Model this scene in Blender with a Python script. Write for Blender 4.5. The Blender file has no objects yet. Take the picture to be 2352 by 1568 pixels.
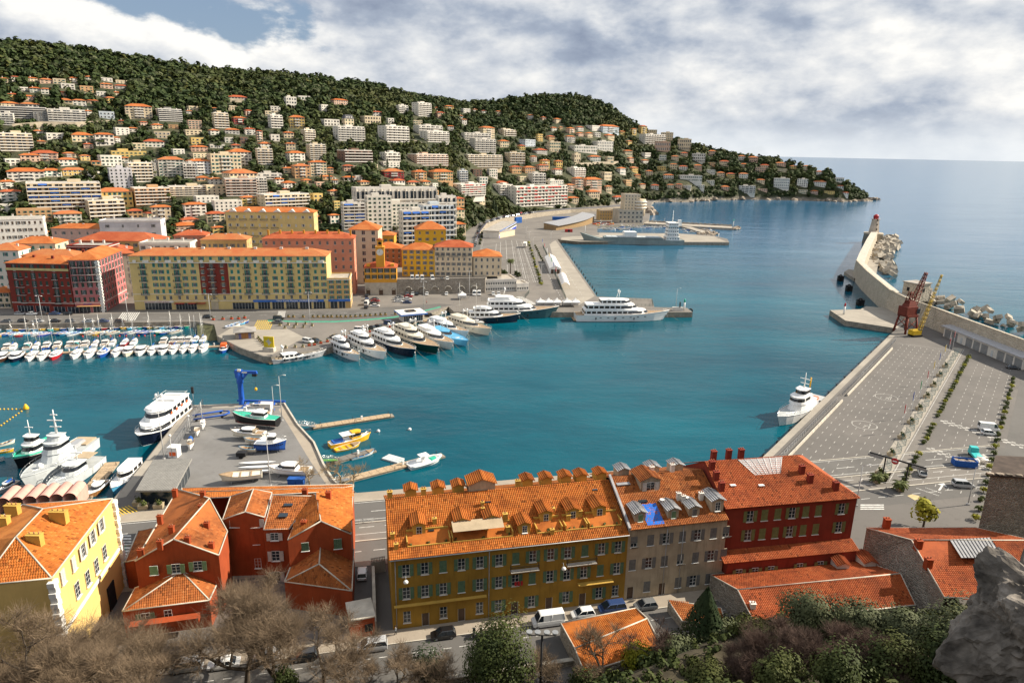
import bpy,math,random
import numpy as np
from math import sin,cos,radians,pi,atan2,hypot
RND=random.Random(7)
S=bpy.context.scene
COL=S.collection
F=1568.0;CX=1176.0;CY=784.0;EYE=75.0
ROLL=radians(1.15);PITCH=math.atan(437.6/1568*cos(ROLL))
cam=bpy.data.cameras.new('camera');camo=bpy.data.objects.new('camera',cam);COL.objects.link(camo)
cam.sensor_width=36;cam.lens=24;cam.clip_start=0.5;cam.clip_end=200000
from mathutils import Matrix,Vector,noise as mnoise
camo.matrix_world=Matrix.Translation((0,0,EYE))@Matrix.Rotation(pi/2-PITCH,4,'X')@Matrix.Rotation(ROLL,4,'Z')
S.camera=camo
SUN_EL=radians(34);SUN_AZ=radians(13.5)
SUND=Vector((cos(SUN_EL)*cos(SUN_AZ),cos(SUN_EL)*sin(SUN_AZ),sin(SUN_EL)))
sl=bpy.data.lights.new('sun','SUN');sl.energy=5.0;sl.angle=radians(0.53);sl.color=(1.0,0.90,0.74)
so=bpy.data.objects.new('sun',sl);COL.objects.link(so);so.location=(200,50,300)
so.rotation_euler=(-SUND).to_track_quat('-Z','Y').to_euler()
S.view_settings.view_transform='Standard';S.view_settings.look='None'
S.view_settings.gamma=1;S.view_settings.use_curve_mapping=False
S.view_settings.exposure=0.8
W=bpy.data.worlds.new('World');S.world=W;W.use_nodes=True
class NT:
 def __init__(s,tree):s.t=tree;s.n=tree.nodes;s.l=tree.links
 def new(s,t,**k):
  n=s.n.new(t)
  for a,v in k.items():setattr(n,a,v)
  return n
 def put(s,sock,v):
  if isinstance(v,bpy.types.NodeSocket):s.l.new(v,sock)
  elif v is not None:
   if sock.type=='RGBA' and len(v)==3:v=(*v,1)
   sock.default_value=v
 def math(s,op,a,b=None,c=None,clamp=False):
  n=s.new('ShaderNodeMath',operation=op,use_clamp=clamp)
  for i,v in enumerate((a,b,c)):
   if v is not None:s.put(n.inputs[i],v)
  return n.outputs[0]
 def vmath(s,op,a,b=None):
  n=s.new('ShaderNodeVectorMath',operation=op);s.put(n.inputs[0],a)
  if b is not None:s.put(n.inputs[1],b)
  return n.outputs[0]
 def noise(s,vec,scale,detail=4,rough=.55,dist=0.0):
  n=s.new('ShaderNodeTexNoise');s.put(n.inputs['Vector'],vec)
  n.inputs['Scale'].default_value=scale;n.inputs['Detail'].default_value=detail
  n.inputs['Roughness'].default_value=rough;n.inputs['Distortion'].default_value=dist
  return n.outputs['Fac']
 def ramp(s,f,stops):
  n=s.new('ShaderNodeValToRGB');s.put(n.inputs[0],f);e=n.color_ramp.elements
  while len(e)<len(stops):e.new(.5)
  for q,(p,c)in zip(e,stops):
   q.position=p;q.color=(*c,1)if hasattr(c,'__len__')else(c,c,c,1)
  return n.outputs[0]
 def mix(s,f,a,b,blend='MIX'):
  n=s.new('ShaderNodeMix',data_type='RGBA',blend_type=blend)
  s.put(n.inputs[0],f);s.put(n.inputs[6],a);s.put(n.inputs[7],b);return n.outputs[2]
 def mapr(s,v,a,b,c=0.,d=1.,smooth=False):
  n=s.new('ShaderNodeMapRange');n.interpolation_type='SMOOTHSTEP' if smooth else 'LINEAR'
  for i,q in enumerate((v,a,b,c,d)):s.put(n.inputs[i],q)
  return n.outputs[0]
def build_world():
 g=NT(W.node_tree);g.n.clear()
 out=g.new('ShaderNodeOutputWorld');bg=g.new('ShaderNodeBackground');bg.inputs[1].default_value=0.1
 sky=g.new('ShaderNodeTexSky',sky_type='NISHITA',sun_disc=False,sun_elevation=SUN_EL,sun_rotation=pi/2-SUN_AZ,altitude=80,air_density=1.0,dust_density=1.2)
 d=g.new('ShaderNodeTexCoord').outputs['Generated']
 sp=g.new('ShaderNodeSeparateXYZ');g.put(sp.inputs[0],d);z=sp.outputs[2]
 zc=g.math('MAXIMUM',z,0.0)
 h=g.math('DIVIDE',1.0,g.math('ADD',zc,0.30))
 cb=g.new('ShaderNodeCombineXYZ');g.put(cb.inputs[0],g.math('MULTIPLY',sp.outputs[0],h));g.put(cb.inputs[1],g.math('MULTIPLY',sp.outputs[1],h));g.put(cb.inputs[2],g.math('MULTIPLY',g.math('POWER',zc,.75),6.0))
 p=g.vmath('ADD',cb.outputs[0],(5.3,1.9,2.0))
 pd=g.vmath('ADD',g.vmath('MULTIPLY',d,(1,1,2.0)),(2.2,.7,.3))
 def dens(v,w):
  a=g.noise(v,0.62,2,.5);b=g.noise(w,4.2,9,.52);e=g.noise(w,15,6,.6)
  return g.math('ADD',g.math('ADD',g.math('MULTIPLY',a,.36),g.math('MULTIPLY',b,.62)),g.math('MULTIPLY',e,.16))
 d0=dens(p,pd);d1=dens(g.vmath('ADD',p,(0.03,-0.01,0.10)),g.vmath('ADD',pd,(.018,-.005,.034)))
 cover=g.mapr(d0,.46,.51,0,1,True)
 lit=g.mapr(g.math('SUBTRACT',d0,d1),-0.085,0.085,0,1)
 thick=g.mapr(d0,.50,.70,1,0,True)
 br=g.math('ADD',g.math('MULTIPLY',lit,.66),g.math('MULTIPLY',thick,.34))
 ccol=g.ramp(br,[(0.08,(1.45,1.75,2.4)),(0.32,(2.35,2.7,3.3)),(0.52,(3.8,4.0,4.3)),(0.82,(6.0,5.9,5.65))])
 clear=g.mix(.35,g.vmath('MULTIPLY',sky.outputs[0],(.45,.45,.45)),(2.5,3.4,4.9))
 c=g.mix(cover,clear,ccol)
 veil=g.mapr(z,0.0,0.07,1,0,True)
 c=g.mix(g.math('MULTIPLY',veil,.8),c,(5.0,5.25,5.45))
 below=g.mapr(z,-0.03,0.0,1,0)
 c=g.mix(below,c,(.9,1.4,1.7))
 g.put(bg.inputs[0],c);g.l.new(bg.outputs[0],out.inputs[0])
build_world()
S.render.engine='CYCLES'
try:W.cycles.sampling_method='MANUAL';W.cycles.sample_map_resolution=512
except Exception:pass
def ray(x,y):
 u=x-CX;v=y-CY;c,s=cos(ROLL),sin(ROLL);u,v=u*c+v*s,-u*s+v*c
 return(u/F,cos(PITCH)-v/F*sin(PITCH),-sin(PITCH)-v/F*cos(PITCH))
Q=2.5
def P(x,y,z=Q):
 d=ray(x,y);t=(z-EYE)/d[2];return Vector((d[0]*t,d[1]*t,z))
def at(x,y,Y):
 d=ray(x,y);t=Y/d[1];return Vector((d[0]*t,Y,EYE+d[2]*t))
def zat(p,y):
 lo,hi=-5.,140.
 for _ in range(30):
  m=(lo+hi)/2
  if pxl(p[0],p[1],m)[1]>y:lo=m
  else:hi=m
 return lo
def pxl(X,Y,Z):
 Z-=EYE;zc=Y*cos(PITCH)-Z*sin(PITCH);v=-(Y*sin(PITCH)+Z*cos(PITCH))
 u=X/zc*F;v=v/zc*F;c,s=cos(ROLL),sin(ROLL)
 return(CX+u*c-v*s,CY+u*s+v*c)
MATS={}
def srgb(*c):
 if len(c)==1:c=c[0]
 return tuple(((v/255)/12.92 if v/255<=.04045 else((v/255+.055)/1.055)**2.4)for v in c)
def mat(key,col,rough=.8,var=.12,scale=.6,metal=0.,spec=.3,bump=0.,bscale=8.,coat=0.,alpha=None,dirt=0.,trans=0.):
 if key in MATS:return MATS[key]
 m=bpy.data.materials.new(key);m.use_nodes=True;MATS[key]=m
 g=NT(m.node_tree);b=g.n['Principled BSDF']
 b.inputs['Roughness'].default_value=rough;b.inputs['Metallic'].default_value=metal
 b.inputs['Specular IOR Level'].default_value=spec;b.inputs['Coat Weight'].default_value=coat
 m.diffuse_color=(*col,1)
 if var or dirt or bump:
  geo=g.new('ShaderNodeNewGeometry').outputs['Position']
  c=(*col,1)
  n1=g.noise(geo,scale,3,.6)
  dk=tuple(v*(1-var*1.5)for v in col);lt=tuple(min(1,v*(1+var))for v in col)
  c=g.mix(g.mapr(n1,.3,.7),(*dk,1),(*lt,1))
  if dirt:
   st=g.noise(g.vmath('MULTIPLY',geo,(2.2,2.2,.22)),1.0,5,.65)
   c=g.mix(g.math('MULTIPLY',g.mapr(st,.5,.72),dirt),c,tuple(v*.45 for v in col))
  g.put(b.inputs['Base Color'],c)
  if bump:
   bn=g.new('ShaderNodeBump');bn.inputs['Strength'].default_value=bump;bn.inputs['Distance'].default_value=.05
   g.put(bn.inputs['Height'],g.noise(geo,bscale,4,.6));g.l.new(bn.outputs[0],b.inputs['Normal'])
 else:b.inputs['Base Color'].default_value=(*col,1)
 if trans:b.inputs['Transmission Weight'].default_value=trans
 return m
def glass(key='window_glass',col=(.02,.03,.04)):
 return mat(key,col,rough=.08,var=0,spec=.6)
def tiles(key,c1,c2,c3,scale=1.0,axis=None):
 if key in MATS:return MATS[key]
 m=bpy.data.materials.new(key);m.use_nodes=True;MATS[key]=m;m.diffuse_color=(*c1,1)
 g=NT(m.node_tree);b=g.n['Principled BSDF'];b.inputs['Roughness'].default_value=.85;b.inputs['Specular IOR Level'].default_value=.15
 geo=g.new('ShaderNodeNewGeometry').outputs['Position']
 v=g.new('ShaderNodeTexVoronoi');v.inputs['Scale'].default_value=2.6*scale;g.put(v.inputs['Vector'],geo)
 sp=g.new('ShaderNodeSeparateColor');g.put(sp.inputs[0],v.outputs['Color'])
 c=g.mix(sp.outputs[0],c1,c2)
 c=g.mix(g.mapr(g.noise(geo,.16*scale,4,.65),.42,.68),c,c3)
 g.put(b.inputs['Base Color'],c)
 return m
def foliage(key,a,b_,c_=None,scale=.5):
 if key in MATS:return MATS[key]
 m=bpy.data.materials.new(key);m.use_nodes=True;MATS[key]=m;m.diffuse_color=(*a,1)
 g=NT(m.node_tree);b=g.n['Principled BSDF'];b.inputs['Roughness'].default_value=.7;b.inputs['Specular IOR Level'].default_value=.15
 geo=g.new('ShaderNodeNewGeometry');n=g.noise(geo.outputs['Position'],scale,3,.6)
 c=g.mix(g.mapr(n,.35,.65),a,b_)
 if c_:c=g.mix(g.mapr(g.noise(geo.outputs['Position'],scale*.23,2,.5),.52,.66),c,c_)
 c=g.mix(g.math('MULTIPLY',geo.outputs['Random Per Island'],.5),c,tuple(v*1.5 for v in b_))
 g.put(b.inputs['Base Color'],c)
 return m
class MB:
 def __init__(s):s.v=[];s.f=[];s.m=[];s.sm=[]
 def add(s,vs,fs,mi=0,sm=False):
  o=len(s.v);s.v+=[tuple(q)for q in vs]
  for f in fs:s.f.append(tuple(i+o for i in f));s.m.append(mi);s.sm.append(sm)
  return s
 def box(s,c,d,rz=0.,mi=0,taper=1.0,ty=None,z0=None):
  x,y,z=c;a,b,h=d[0]/2,d[1]/2,d[2];ty=taper if ty is None else ty
  cs,sn=cos(rz),sin(rz);vs=[]
  for k,zz in((1,0),(0,h)):
   tx=1 if k else taper;t2=1 if k else ty
   for(px_,py_)in((-a,-b),(a,-b),(a,b),(-a,b)):
    X,Y=px_*tx,py_*t2;vs.append((x+X*cs-Y*sn,y+X*sn+Y*cs,z+zz))
  return s.add(vs,[(3,2,1,0),(4,5,6,7),(0,1,5,4),(1,2,6,5),(2,3,7,6),(3,0,4,7)],mi)
 def prism(s,poly,z0,z1,mi=0,mtop=None,bottom=True):
  n=len(poly);A=sum(poly[i][0]*poly[(i+1)%n][1]-poly[(i+1)%n][0]*poly[i][1]for i in range(n))
  if A<0:poly=poly[::-1]
  vs=[(p[0],p[1],z0)for p in poly]+[(p[0],p[1],z1)for p in poly]
  s.add(vs,[tuple(range(n,2*n))],mi if mtop is None else mtop)
  o=len(s.v)-2*n
  for i in range(n):
   j=(i+1)%n;s.f.append((o+i,o+j,o+n+j,o+n+i));s.m.append(mi);s.sm.append(False)
  if bottom:s.f.append(tuple(o+i for i in range(n-1,-1,-1)));s.m.append(mi);s.sm.append(False)
  return s
 def tube(s,pts,r,n=6,mi=0,r1=None,cap=True,sm=True):
  pts=[Vector(p)for p in pts];r1=r if r1 is None else r1;rings=[];o=len(s.v);k=len(pts)
  for i,p in enumerate(pts):
   t=(pts[min(i+1,k-1)]-pts[max(i-1,0)]).normalized()
   a=t.orthogonal().normalized();b=t.cross(a);rr=r+(r1-r)*i/max(1,k-1)
   if isinstance(r,(list,tuple)):rr=r[i]
   s.v+=[tuple(p+(a*cos(2*pi*j/n)+b*sin(2*pi*j/n))*rr)for j in range(n)]
  for i in range(k-1):
   for j in range(n):
    q=(j+1)%n;s.f.append((o+i*n+j,o+i*n+q,o+(i+1)*n+q,o+(i+1)*n+j));s.m.append(mi);s.sm.append(sm)
  if cap:
   s.f.append(tuple(o+j for j in range(n-1,-1,-1)));s.m.append(mi);s.sm.append(False)
   s.f.append(tuple(o+(k-1)*n+j for j in range(n)));s.m.append(mi);s.sm.append(False)
  return s
 def lathe(s,prof,n=12,c=(0,0,0),mi=0,sm=True,cap=True):
  o=len(s.v);k=len(prof)
  for r,z in prof:s.v+=[(c[0]+r*cos(2*pi*j/n),c[1]+r*sin(2*pi*j/n),c[2]+z)for j in range(n)]
  for i in range(k-1):
   for j in range(n):
    q=(j+1)%n;s.f.append((o+i*n+j,o+i*n+q,o+(i+1)*n+q,o+(i+1)*n+j));s.m.append(mi);s.sm.append(sm)
  if cap:
   s.f.append(tuple(o+j for j in range(n-1,-1,-1)));s.m.append(mi);s.sm.append(False)
   s.f.append(tuple(o+(k-1)*n+j for j in range(n)));s.m.append(mi);s.sm.append(False)
  return s
 def loft(s,rings,mi=0,cap=True,sm=False,close=True):
  n=len(rings[0]);o=len(s.v)
  for r in rings:s.v+=[tuple(p)for p in r]
  for i in range(len(rings)-1):
   for j in range(n if close else n-1):
    q=(j+1)%n;s.f.append((o+i*n+j,o+i*n+q,o+(i+1)*n+q,o+(i+1)*n+j));s.m.append(mi);s.sm.append(sm)
  if cap:
   s.f.append(tuple(o+j for j in range(n-1,-1,-1)));s.m.append(mi);s.sm.append(False)
   s.f.append(tuple(o+(len(rings)-1)*n+j for j in range(n)));s.m.append(mi);s.sm.append(False)
  return s
 def mesh(s,name,mats):
  me=bpy.data.meshes.new(name);me.from_pydata(s.v,[],s.f)
  for m in(mats if isinstance(mats,(list,tuple))else[mats]):me.materials.append(m)
  me.polygons.foreach_set('material_index',s.m);me.polygons.foreach_set('use_smooth',s.sm);me.update()
  return me
 def build(s,name,mats,parent=None,**k):return obj(name,s.mesh(name,mats),parent,**k)
def obj(name,me,parent=None,loc=None,rz=None,label=None,cat=None,group=None,kind=None,rot=None,scale=None):
 o=bpy.data.objects.new(name,me);COL.objects.link(o)
 if parent:o.parent=parent
 if loc is not None:o.location=loc
 if rz is not None:o.rotation_euler=(0,0,rz)
 if rot is not None:o.rotation_euler=rot
 if scale is not None:o.scale=scale if hasattr(scale,'__len__')else(scale,)*3
 if label:o['label']=label
 if cat:o['category']=cat
 if group:o['group']=group
 if kind:o['kind']=kind
 return o
def thing(name,label,cat,loc=(0,0,0),rz=0.,group=None):return obj(name,None,None,loc,rz,label,cat,group)
def clone(o,loc,rz=0.,label=None,parent=None,scale=None):
 c=o.copy();COL.objects.link(c);c.location=loc
 if rz is not None:c.rotation_euler=(0,0,rz)
 if scale:c.scale=(scale,)*3
 if parent:c.parent=parent
 if label:c['label']=label
 for ch in o.children:
  d=ch.copy();COL.objects.link(d);d.parent=c
  for gch in ch.children:
   e=gch.copy();COL.objects.link(e);e.parent=d
 return c
def npmesh(name,V,Fq,mats,mi=None,sm=False):
 me=bpy.data.meshes.new(name);k=Fq.shape[1]
 me.vertices.add(len(V));me.vertices.foreach_set('co',V.astype(np.float32).ravel())
 me.loops.add(Fq.size);me.loops.foreach_set('vertex_index',Fq.astype(np.int32).ravel())
 me.polygons.add(len(Fq));me.polygons.foreach_set('loop_start',np.arange(0,Fq.size,k,dtype=np.int32))
 me.polygons.foreach_set('loop_total',np.full(len(Fq),k,dtype=np.int32))
 for m in(mats if isinstance(mats,(list,tuple))else[mats]):me.materials.append(m)
 if mi is not None:me.polygons.foreach_set('material_index',mi.astype(np.int32))
 if sm:me.polygons.foreach_set('use_smooth',np.ones(len(Fq),dtype=bool))
 me.update(calc_edges=True);return me
def lerp(a,b,t):return a+(b-a)*t
def interp(x,pts):
 for(a,va),(b,vb)in zip(pts,pts[1:]):
  if x<=b:return va+(vb-va)*max(0,(x-a)/(b-a))
 return pts[-1][1]
ORD=['first','second','third','fourth','fifth','sixth','seventh','eighth','ninth','tenth','eleventh','twelfth','thirteenth','fourteenth','fifteenth','sixteenth','seventeenth','eighteenth','nineteenth','twentieth']
def ordinal(i):
 if i<20:return ORD[i]
 t=['twenty','thirty','forty','fifty','sixty','seventy','eighty','ninety'][(i+1)//10-2];r=(i+1)%10
 return{'twenty':'twentieth','thirty':'thirtieth','forty':'fortieth','fifty':'fiftieth','sixty':'sixtieth'}.get(t,t)if r==0 else t+'-'+ORD[r-1]
PEND=[]
def want(o,look,place,key):PEND.append((o,look,place,key));return o
def settle_labels():
 d={}
 for o,l,p,k in PEND:d.setdefault((l,p),[]).append((k,o))
 for(l,p),a in d.items():
  a.sort(key=lambda t:t[0])
  for i,(k,o)in enumerate(a):
   if len(a)==1:o['label']=l+' '+p
   elif len(a)==2:o['label']='%s %s, %s of two'%(l,p,('left','right')[i])
   else:o['label']='%s %s, %s from left'%(l,p,ordinal(i))
# ================================================================== sea, land, quays
def sea():
 m=bpy.data.materials.new('sea_water');m.use_nodes=True;g=NT(m.node_tree);b=g.n['Principled BSDF']
 pos=g.new('ShaderNodeNewGeometry').outputs['Position']
 sp=g.new('ShaderNodeSeparateXYZ');g.put(sp.inputs[0],pos)
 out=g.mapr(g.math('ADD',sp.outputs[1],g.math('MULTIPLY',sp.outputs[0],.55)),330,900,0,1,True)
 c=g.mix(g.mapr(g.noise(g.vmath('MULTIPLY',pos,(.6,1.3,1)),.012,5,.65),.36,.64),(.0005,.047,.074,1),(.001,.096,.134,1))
 c=g.mix(out,c,(.028,.110,.205,1))  # open-water blue, with the far sky reflection also painted into this base colour
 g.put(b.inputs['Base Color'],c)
 b.inputs['Roughness'].default_value=.13;b.inputs['IOR'].default_value=1.33;b.inputs['Specular IOR Level'].default_value=.22
 a=g.noise(g.vmath('MULTIPLY',pos,(.55,1.0,1)),.42,5,.62,.4)
 a2=g.noise(g.vmath('MULTIPLY',pos,(.35,1.0,1)),.055,4,.6,.3)
 calm=g.mapr(g.noise(g.vmath('MULTIPLY',pos,(.5,1.6,1)),.012,3,.55),.38,.62,.35,1.0)
 hgt=g.math('ADD',g.math('MULTIPLY',a,calm),g.math('MULTIPLY',a2,2.2))
 bn=g.new('ShaderNodeBump');bn.inputs['Strength'].default_value=.36;bn.inputs['Distance'].default_value=.55
 g.put(bn.inputs['Height'],hgt);g.l.new(bn.outputs[0],b.inputs['Normal'])
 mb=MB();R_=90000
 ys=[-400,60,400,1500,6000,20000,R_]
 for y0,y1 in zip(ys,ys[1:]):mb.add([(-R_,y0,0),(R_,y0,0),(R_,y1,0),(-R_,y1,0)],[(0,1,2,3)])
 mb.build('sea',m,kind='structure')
sea()
SKY=[(-260,78),(0,88),(100,95),(200,108),(330,128),(480,152),(600,161),(720,173),(850,188),(960,215),(1080,232),(1150,228),(1220,218),(1330,215),(1400,238),(1460,282),(1500,302),(1560,318),(1600,332),(1660,347),(1720,355),(1790,364),(1850,380),(1900,392),(1940,416),(1990,448),(2012,457)]
RIDGE=[(-260,980),(0,1000),(600,1080),(960,1180),(1150,1300),(1330,1400),(1600,1400),(1790,1400),(1940,1370),(2012,1465)]
FOOT=[(-260,620),(0,625),(250,600),(500,610),(760,600),(900,585),(1055,548),(1095,518),(1150,502),(1200,494),(1270,487),(1350,480),(1430,471),(1490,463),(1590,462.5),(1651,458),(1736,457.5),(1850,459),(1940,462),(2012,460)]
HA=[]
for x in range(-260,2013,8):
 ys=interp(x,SKY);rr=interp(x,RIDGE);yf=interp(x,FOOT)
 d=ray(x,ys);az=atan2(d[0],d[1]);zt=EYE+d[2]/hypot(d[0],d[1])*rr-6
 p=P(x,yf,1.5);HA.append((az,hypot(p[0],p[1]),rr,zt,x))
HAZ=np.array([h[0]for h in HA]);HRB=np.array([h[1]for h in HA]);HRR=np.array([h[2]for h in HA]);HZT=np.array([h[3]for h in HA])
def hz(X,Y):
 az=atan2(X,Y);r=hypot(X,Y)
 if az>HAZ[-1]:return-6.
 rb=float(np.interp(az,HAZ,HRB));rr=float(np.interp(az,HAZ,HRR));zt=float(np.interp(az,HAZ,HZT))
 if r<=rb:return 1.5 if az<0.2 else-6+6*max(0,1-(rb-r)/8)
 cliff=float(np.interp(az,[0.17,0.24],[0,1]))
 if r<rr:
  s=(r-rb)/max(1.,rr-rb)
  b=1-math.exp(-(r-rb)/14.)
  z=lerp(lerp(s,s**.92,.5),.12*b+.88*(s**(.8)),cliff)*(zt-1.5)+1.5
  n=mnoise.noise((X*.008,Y*.008,3.))*7+mnoise.noise((X*.03,Y*.03,9.))*2.2
  return z+n*min(1,s*4)*min(1.,(1-s)*5+.25)*min(1.,zt/60)
 return zt-.30*(r-rr)
def hillpt(x,y,dz=0.):
 d=ray(x,y);k=hypot(d[0],d[1]);r=250.
 while r<1700:
  X,Y=d[0]/k*r,d[1]/k*r;zr=EYE+d[2]/k*r
  if zr<=hz(X,Y)+dz:return Vector((X,Y,hz(X,Y)))
  r+=3.
 return None
def hill():
 m=bpy.data.materials.new('hillside_earth');m.use_nodes=True;g=NT(m.node_tree);b=g.n['Principled BSDF'];b.inputs['Roughness'].default_value=.95
 pos=g.new('ShaderNodeNewGeometry').outputs['Position'];sp=g.new('ShaderNodeSeparateXYZ');g.put(sp.inputs[0],pos)
 c=g.mix(g.mapr(g.noise(pos,.03,5,.6),.4,.62),(.024,.034,.012,1),(.058,.058,.025,1))
 c=g.mix(g.math('MULTIPLY',g.mapr(g.noise(pos,.055,6,.7),.6,.68),.8),c,(.26,.22,.17,1))
 lim=g.mapr(g.math('ADD',sp.outputs[2],g.math('MULTIPLY',g.noise(pos,.06,4,.6),16)),9,15,1,0)
 lim=g.math('MULTIPLY',lim,g.mapr(sp.outputs[1],900,1000))
 rk=g.mix(g.noise(pos,.22,6,.7),(.09,.075,.06,1),(.38,.33,.27,1))
 g.put(b.inputs['Base Color'],g.mix(lim,c,rk))
 bn=g.new('ShaderNodeBump');bn.inputs['Strength'].default_value=1;bn.inputs['Distance'].default_value=2.0
 g.put(bn.inputs['Height'],g.noise(pos,.25,5,.65));g.l.new(bn.outputs[0],b.inputs['Normal'])
 na,nr=320,110;V=[];azs=np.linspace(HAZ[0],HAZ[-1]+.004,na)
 for a in azs:
  rb=float(np.interp(a,HAZ,HRB))-14;rr=float(np.interp(a,HAZ,HRR))+350
  for r in np.linspace(0,1,nr):
   R_=rb+(rr-rb)*(r**1.25);X,Y=sin(a)*R_,cos(a)*R_;z=hz(X,Y)
   if z<14 and a>.17:z+=mnoise.noise((X*.07,Y*.07,1))*3.2+mnoise.noise((X*.2,Y*.2,4))*1.5
   V.append((X,Y,z))
 V=np.array(V);i,j=np.meshgrid(np.arange(na-1),np.arange(nr-1),indexing='ij');k=(i*nr+j).ravel()
 obj('hill',npmesh('hill',V,np.stack([k,k+1,k+nr+1,k+nr],1)[:,::-1],m,sm=True),kind='structure')
hill()
def ground_mat(key,c1,c2,c3,s=.05):
 m=bpy.data.materials.new(key);m.use_nodes=True;MATS[key]=m;g=NT(m.node_tree);b=g.n['Principled BSDF'];b.inputs['Roughness'].default_value=.9;b.inputs['Specular IOR Level'].default_value=.2
 pos=g.new('ShaderNodeNewGeometry').outputs['Position']
 c=g.mix(g.mapr(g.noise(pos,s,5,.65),.38,.62),(*c1,1),(*c2,1))
 v=g.new('ShaderNodeTexVoronoi');v.inputs['Scale'].default_value=s*1.1;g.put(v.inputs['Vector'],pos)
 sc=g.new('ShaderNodeSeparateColor');g.put(sc.inputs[0],v.outputs['Color'])
 c=g.mix(g.math('MULTIPLY',g.mapr(sc.outputs[0],.55,.6),.5),c,(*c3,1))
 c=g.mix(g.math('MULTIPLY',g.mapr(g.noise(pos,s*9,5,.7),.56,.75),.45),c,tuple(q*.5 for q in c1)+(1,))
 c=g.mix(.25,c,g.mix(g.noise(pos,6,3,.7),(*(q*.7 for q in c1),1),(*(min(1,q*1.3)for q in c2),1)))
 g.put(b.inputs['Base Color'],c);return m
ASPH=ground_mat('worn_asphalt',(.145,.133,.121),(.215,.195,.174),(.175,.16,.145))
CONC=ground_mat('quay_concrete',(.26,.235,.20),(.36,.325,.275),(.30,.27,.23),.08)
STONE=mat('quay_stone',(.30,.265,.215),.9,.25,.7,dirt=.6,bump=.6,bscale=1.5)
PALE=mat('pale_kerb_stone',(.50,.46,.39),.85,.15,.5)
ROAD=ground_mat('road_asphalt',(.105,.100,.095),(.145,.138,.130),(.125,.118,.112))
PAVE=ground_mat('pavement_slabs',(.28,.24,.19),(.36,.31,.25),(.32,.27,.22),.2)
PAINT=mat('white_road_paint',(.62,.61,.58),.8,.2,1.5)
GREENP=mat('green_road_paint',(.06,.30,.20),.8,.2,1.0)
YELP=mat('yellow_road_paint',(.62,.42,.05),.8,.2,1.0)
def poly(pts,z=Q):return[P(x,y,z).xy[:]for x,y in pts]
def slab(name,pts,z1=Q,z0=-3.,mats=None,world=None,**k):
 pl=world or poly(pts,z1)
 return MB().prism(pl,z0,z1,0,1).build(name,mats or[STONE,ASPH],kind='structure',**k)
COAST=[(1497,470),(1496,463),(1588,463),(1651,458),(1736,457),(1850,459),(1940,463),(2000,461)]
far=poly([(-260,749),(0,745),(450,738),(492,745),(499,771),(550,798),(605,818),(623,819),(745,801),(920,745),(973,724),(1030,704),(1043,716),(1298,717),(1591,717),(1578,707),(1503,705),(1498,686),(1371,681),(1280,549),(1329,554),(1675,557),(1671,549),(1640,541),(1560,536),(1372,534),(1372,519),(1478,513),(1490,506)])
far+=[P(x,y,0).xy[:]for x,y in COAST[:1]]+[(260,1250),(100,1300),(-900,1300),(-900,300)]
slab('quay_ground',None,world=far)
near=poly([(-300,1178),(0,1168),(200,1152),(260,1145),(335,1055),(370,1010),(435,930),(555,926),(654,925),(686,976),(723,1016),(740,1053),(745,1067),(769,1104),(780,1114),(820,1131),(1745,1057),(2044,768),(2064,751),(2110,745),(2190,745),(2260,765),(2400,812),(2700,900)])
near+=[(330,120),(330,40),(-260,40),(-260,P(-300,1178)[1])]
slab('harbour_ground',None,world=near,mats=[STONE,ground_mat('dark_asphalt',(.112,.105,.099),(.165,.152,.141),(.132,.123,.115),.035)])
def strip(pl,pr,z0,z1,name,mats,**k):
 return MB().prism(list(pl)+list(reversed(pr)),z0,z1,0,1).build(name,mats,**k)
def ribbon(center,w0,w1,z):
 L,R=[],[]
 for i,c in enumerate(center):
  a=center[max(0,i-1)];b=center[min(len(center)-1,i+1)];t=(Vector(b[:2])-Vector(a[:2])).normalized();n=Vector((-t.y,t.x))
  c=Vector(c[:2]);L.append((c+n*w0)[:]);R.append((c+n*w1)[:])
 return L,R
def sheet(name,pts,dz,m,z=Q,world=None,**k):
 pl=world or poly(pts,z);n=len(pl);A=sum(pl[i][0]*pl[(i+1)%n][1]-pl[(i+1)%n][0]*pl[i][1]for i in range(n))
 if A<0:pl=pl[::-1]
 mb=MB();mb.add([(p[0],p[1],z+dz)for p in pl],[tuple(range(n))]);k.setdefault('kind','structure')
 return mb.build(name,m,**k)
def nz(X,Y):
 foot=77+.10*X+max(0,min(1,(X-8)/26))*13
 d=foot-Y
 if d<=0:return Q-.6
 return Q-.6+.82*d+mnoise.noise((X*.06,Y*.06,2))*min(3,d*.2)
def sz(X,Y):
 z=min(nz(X,Y),max(73.5-.9*Y,11));xr=.78*(Y*.963+(75-z)*.269)+6
 if X>xr and Y<88:z=min(62-max(0,Y-70)*1.5,z+(X-xr)*2.6+mnoise.noise((X*.15,Y*.15,5))*3)
 return z
def nearhill():
 m=mat('slope_earth',(.075,.062,.038),.95,.4,.35,bump=1,bscale=1.2)
 V=[];na,nb=150,60
 for i in range(na):
  for j in range(nb):
   X=-150+300*i/(na-1);Y=12+88*j/(nb-1);z=sz(X,Y)
   V.append((X,Y,z))
 i,j=np.meshgrid(np.arange(na-1),np.arange(nb-1),indexing='ij');k=(i*nb+j).ravel()
 obj('castle_slope',npmesh('castle_slope',np.array(V),np.stack([k,k+nb,k+nb+1,k+1],1),m,sm=True),kind='structure')
nearhill()
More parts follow.
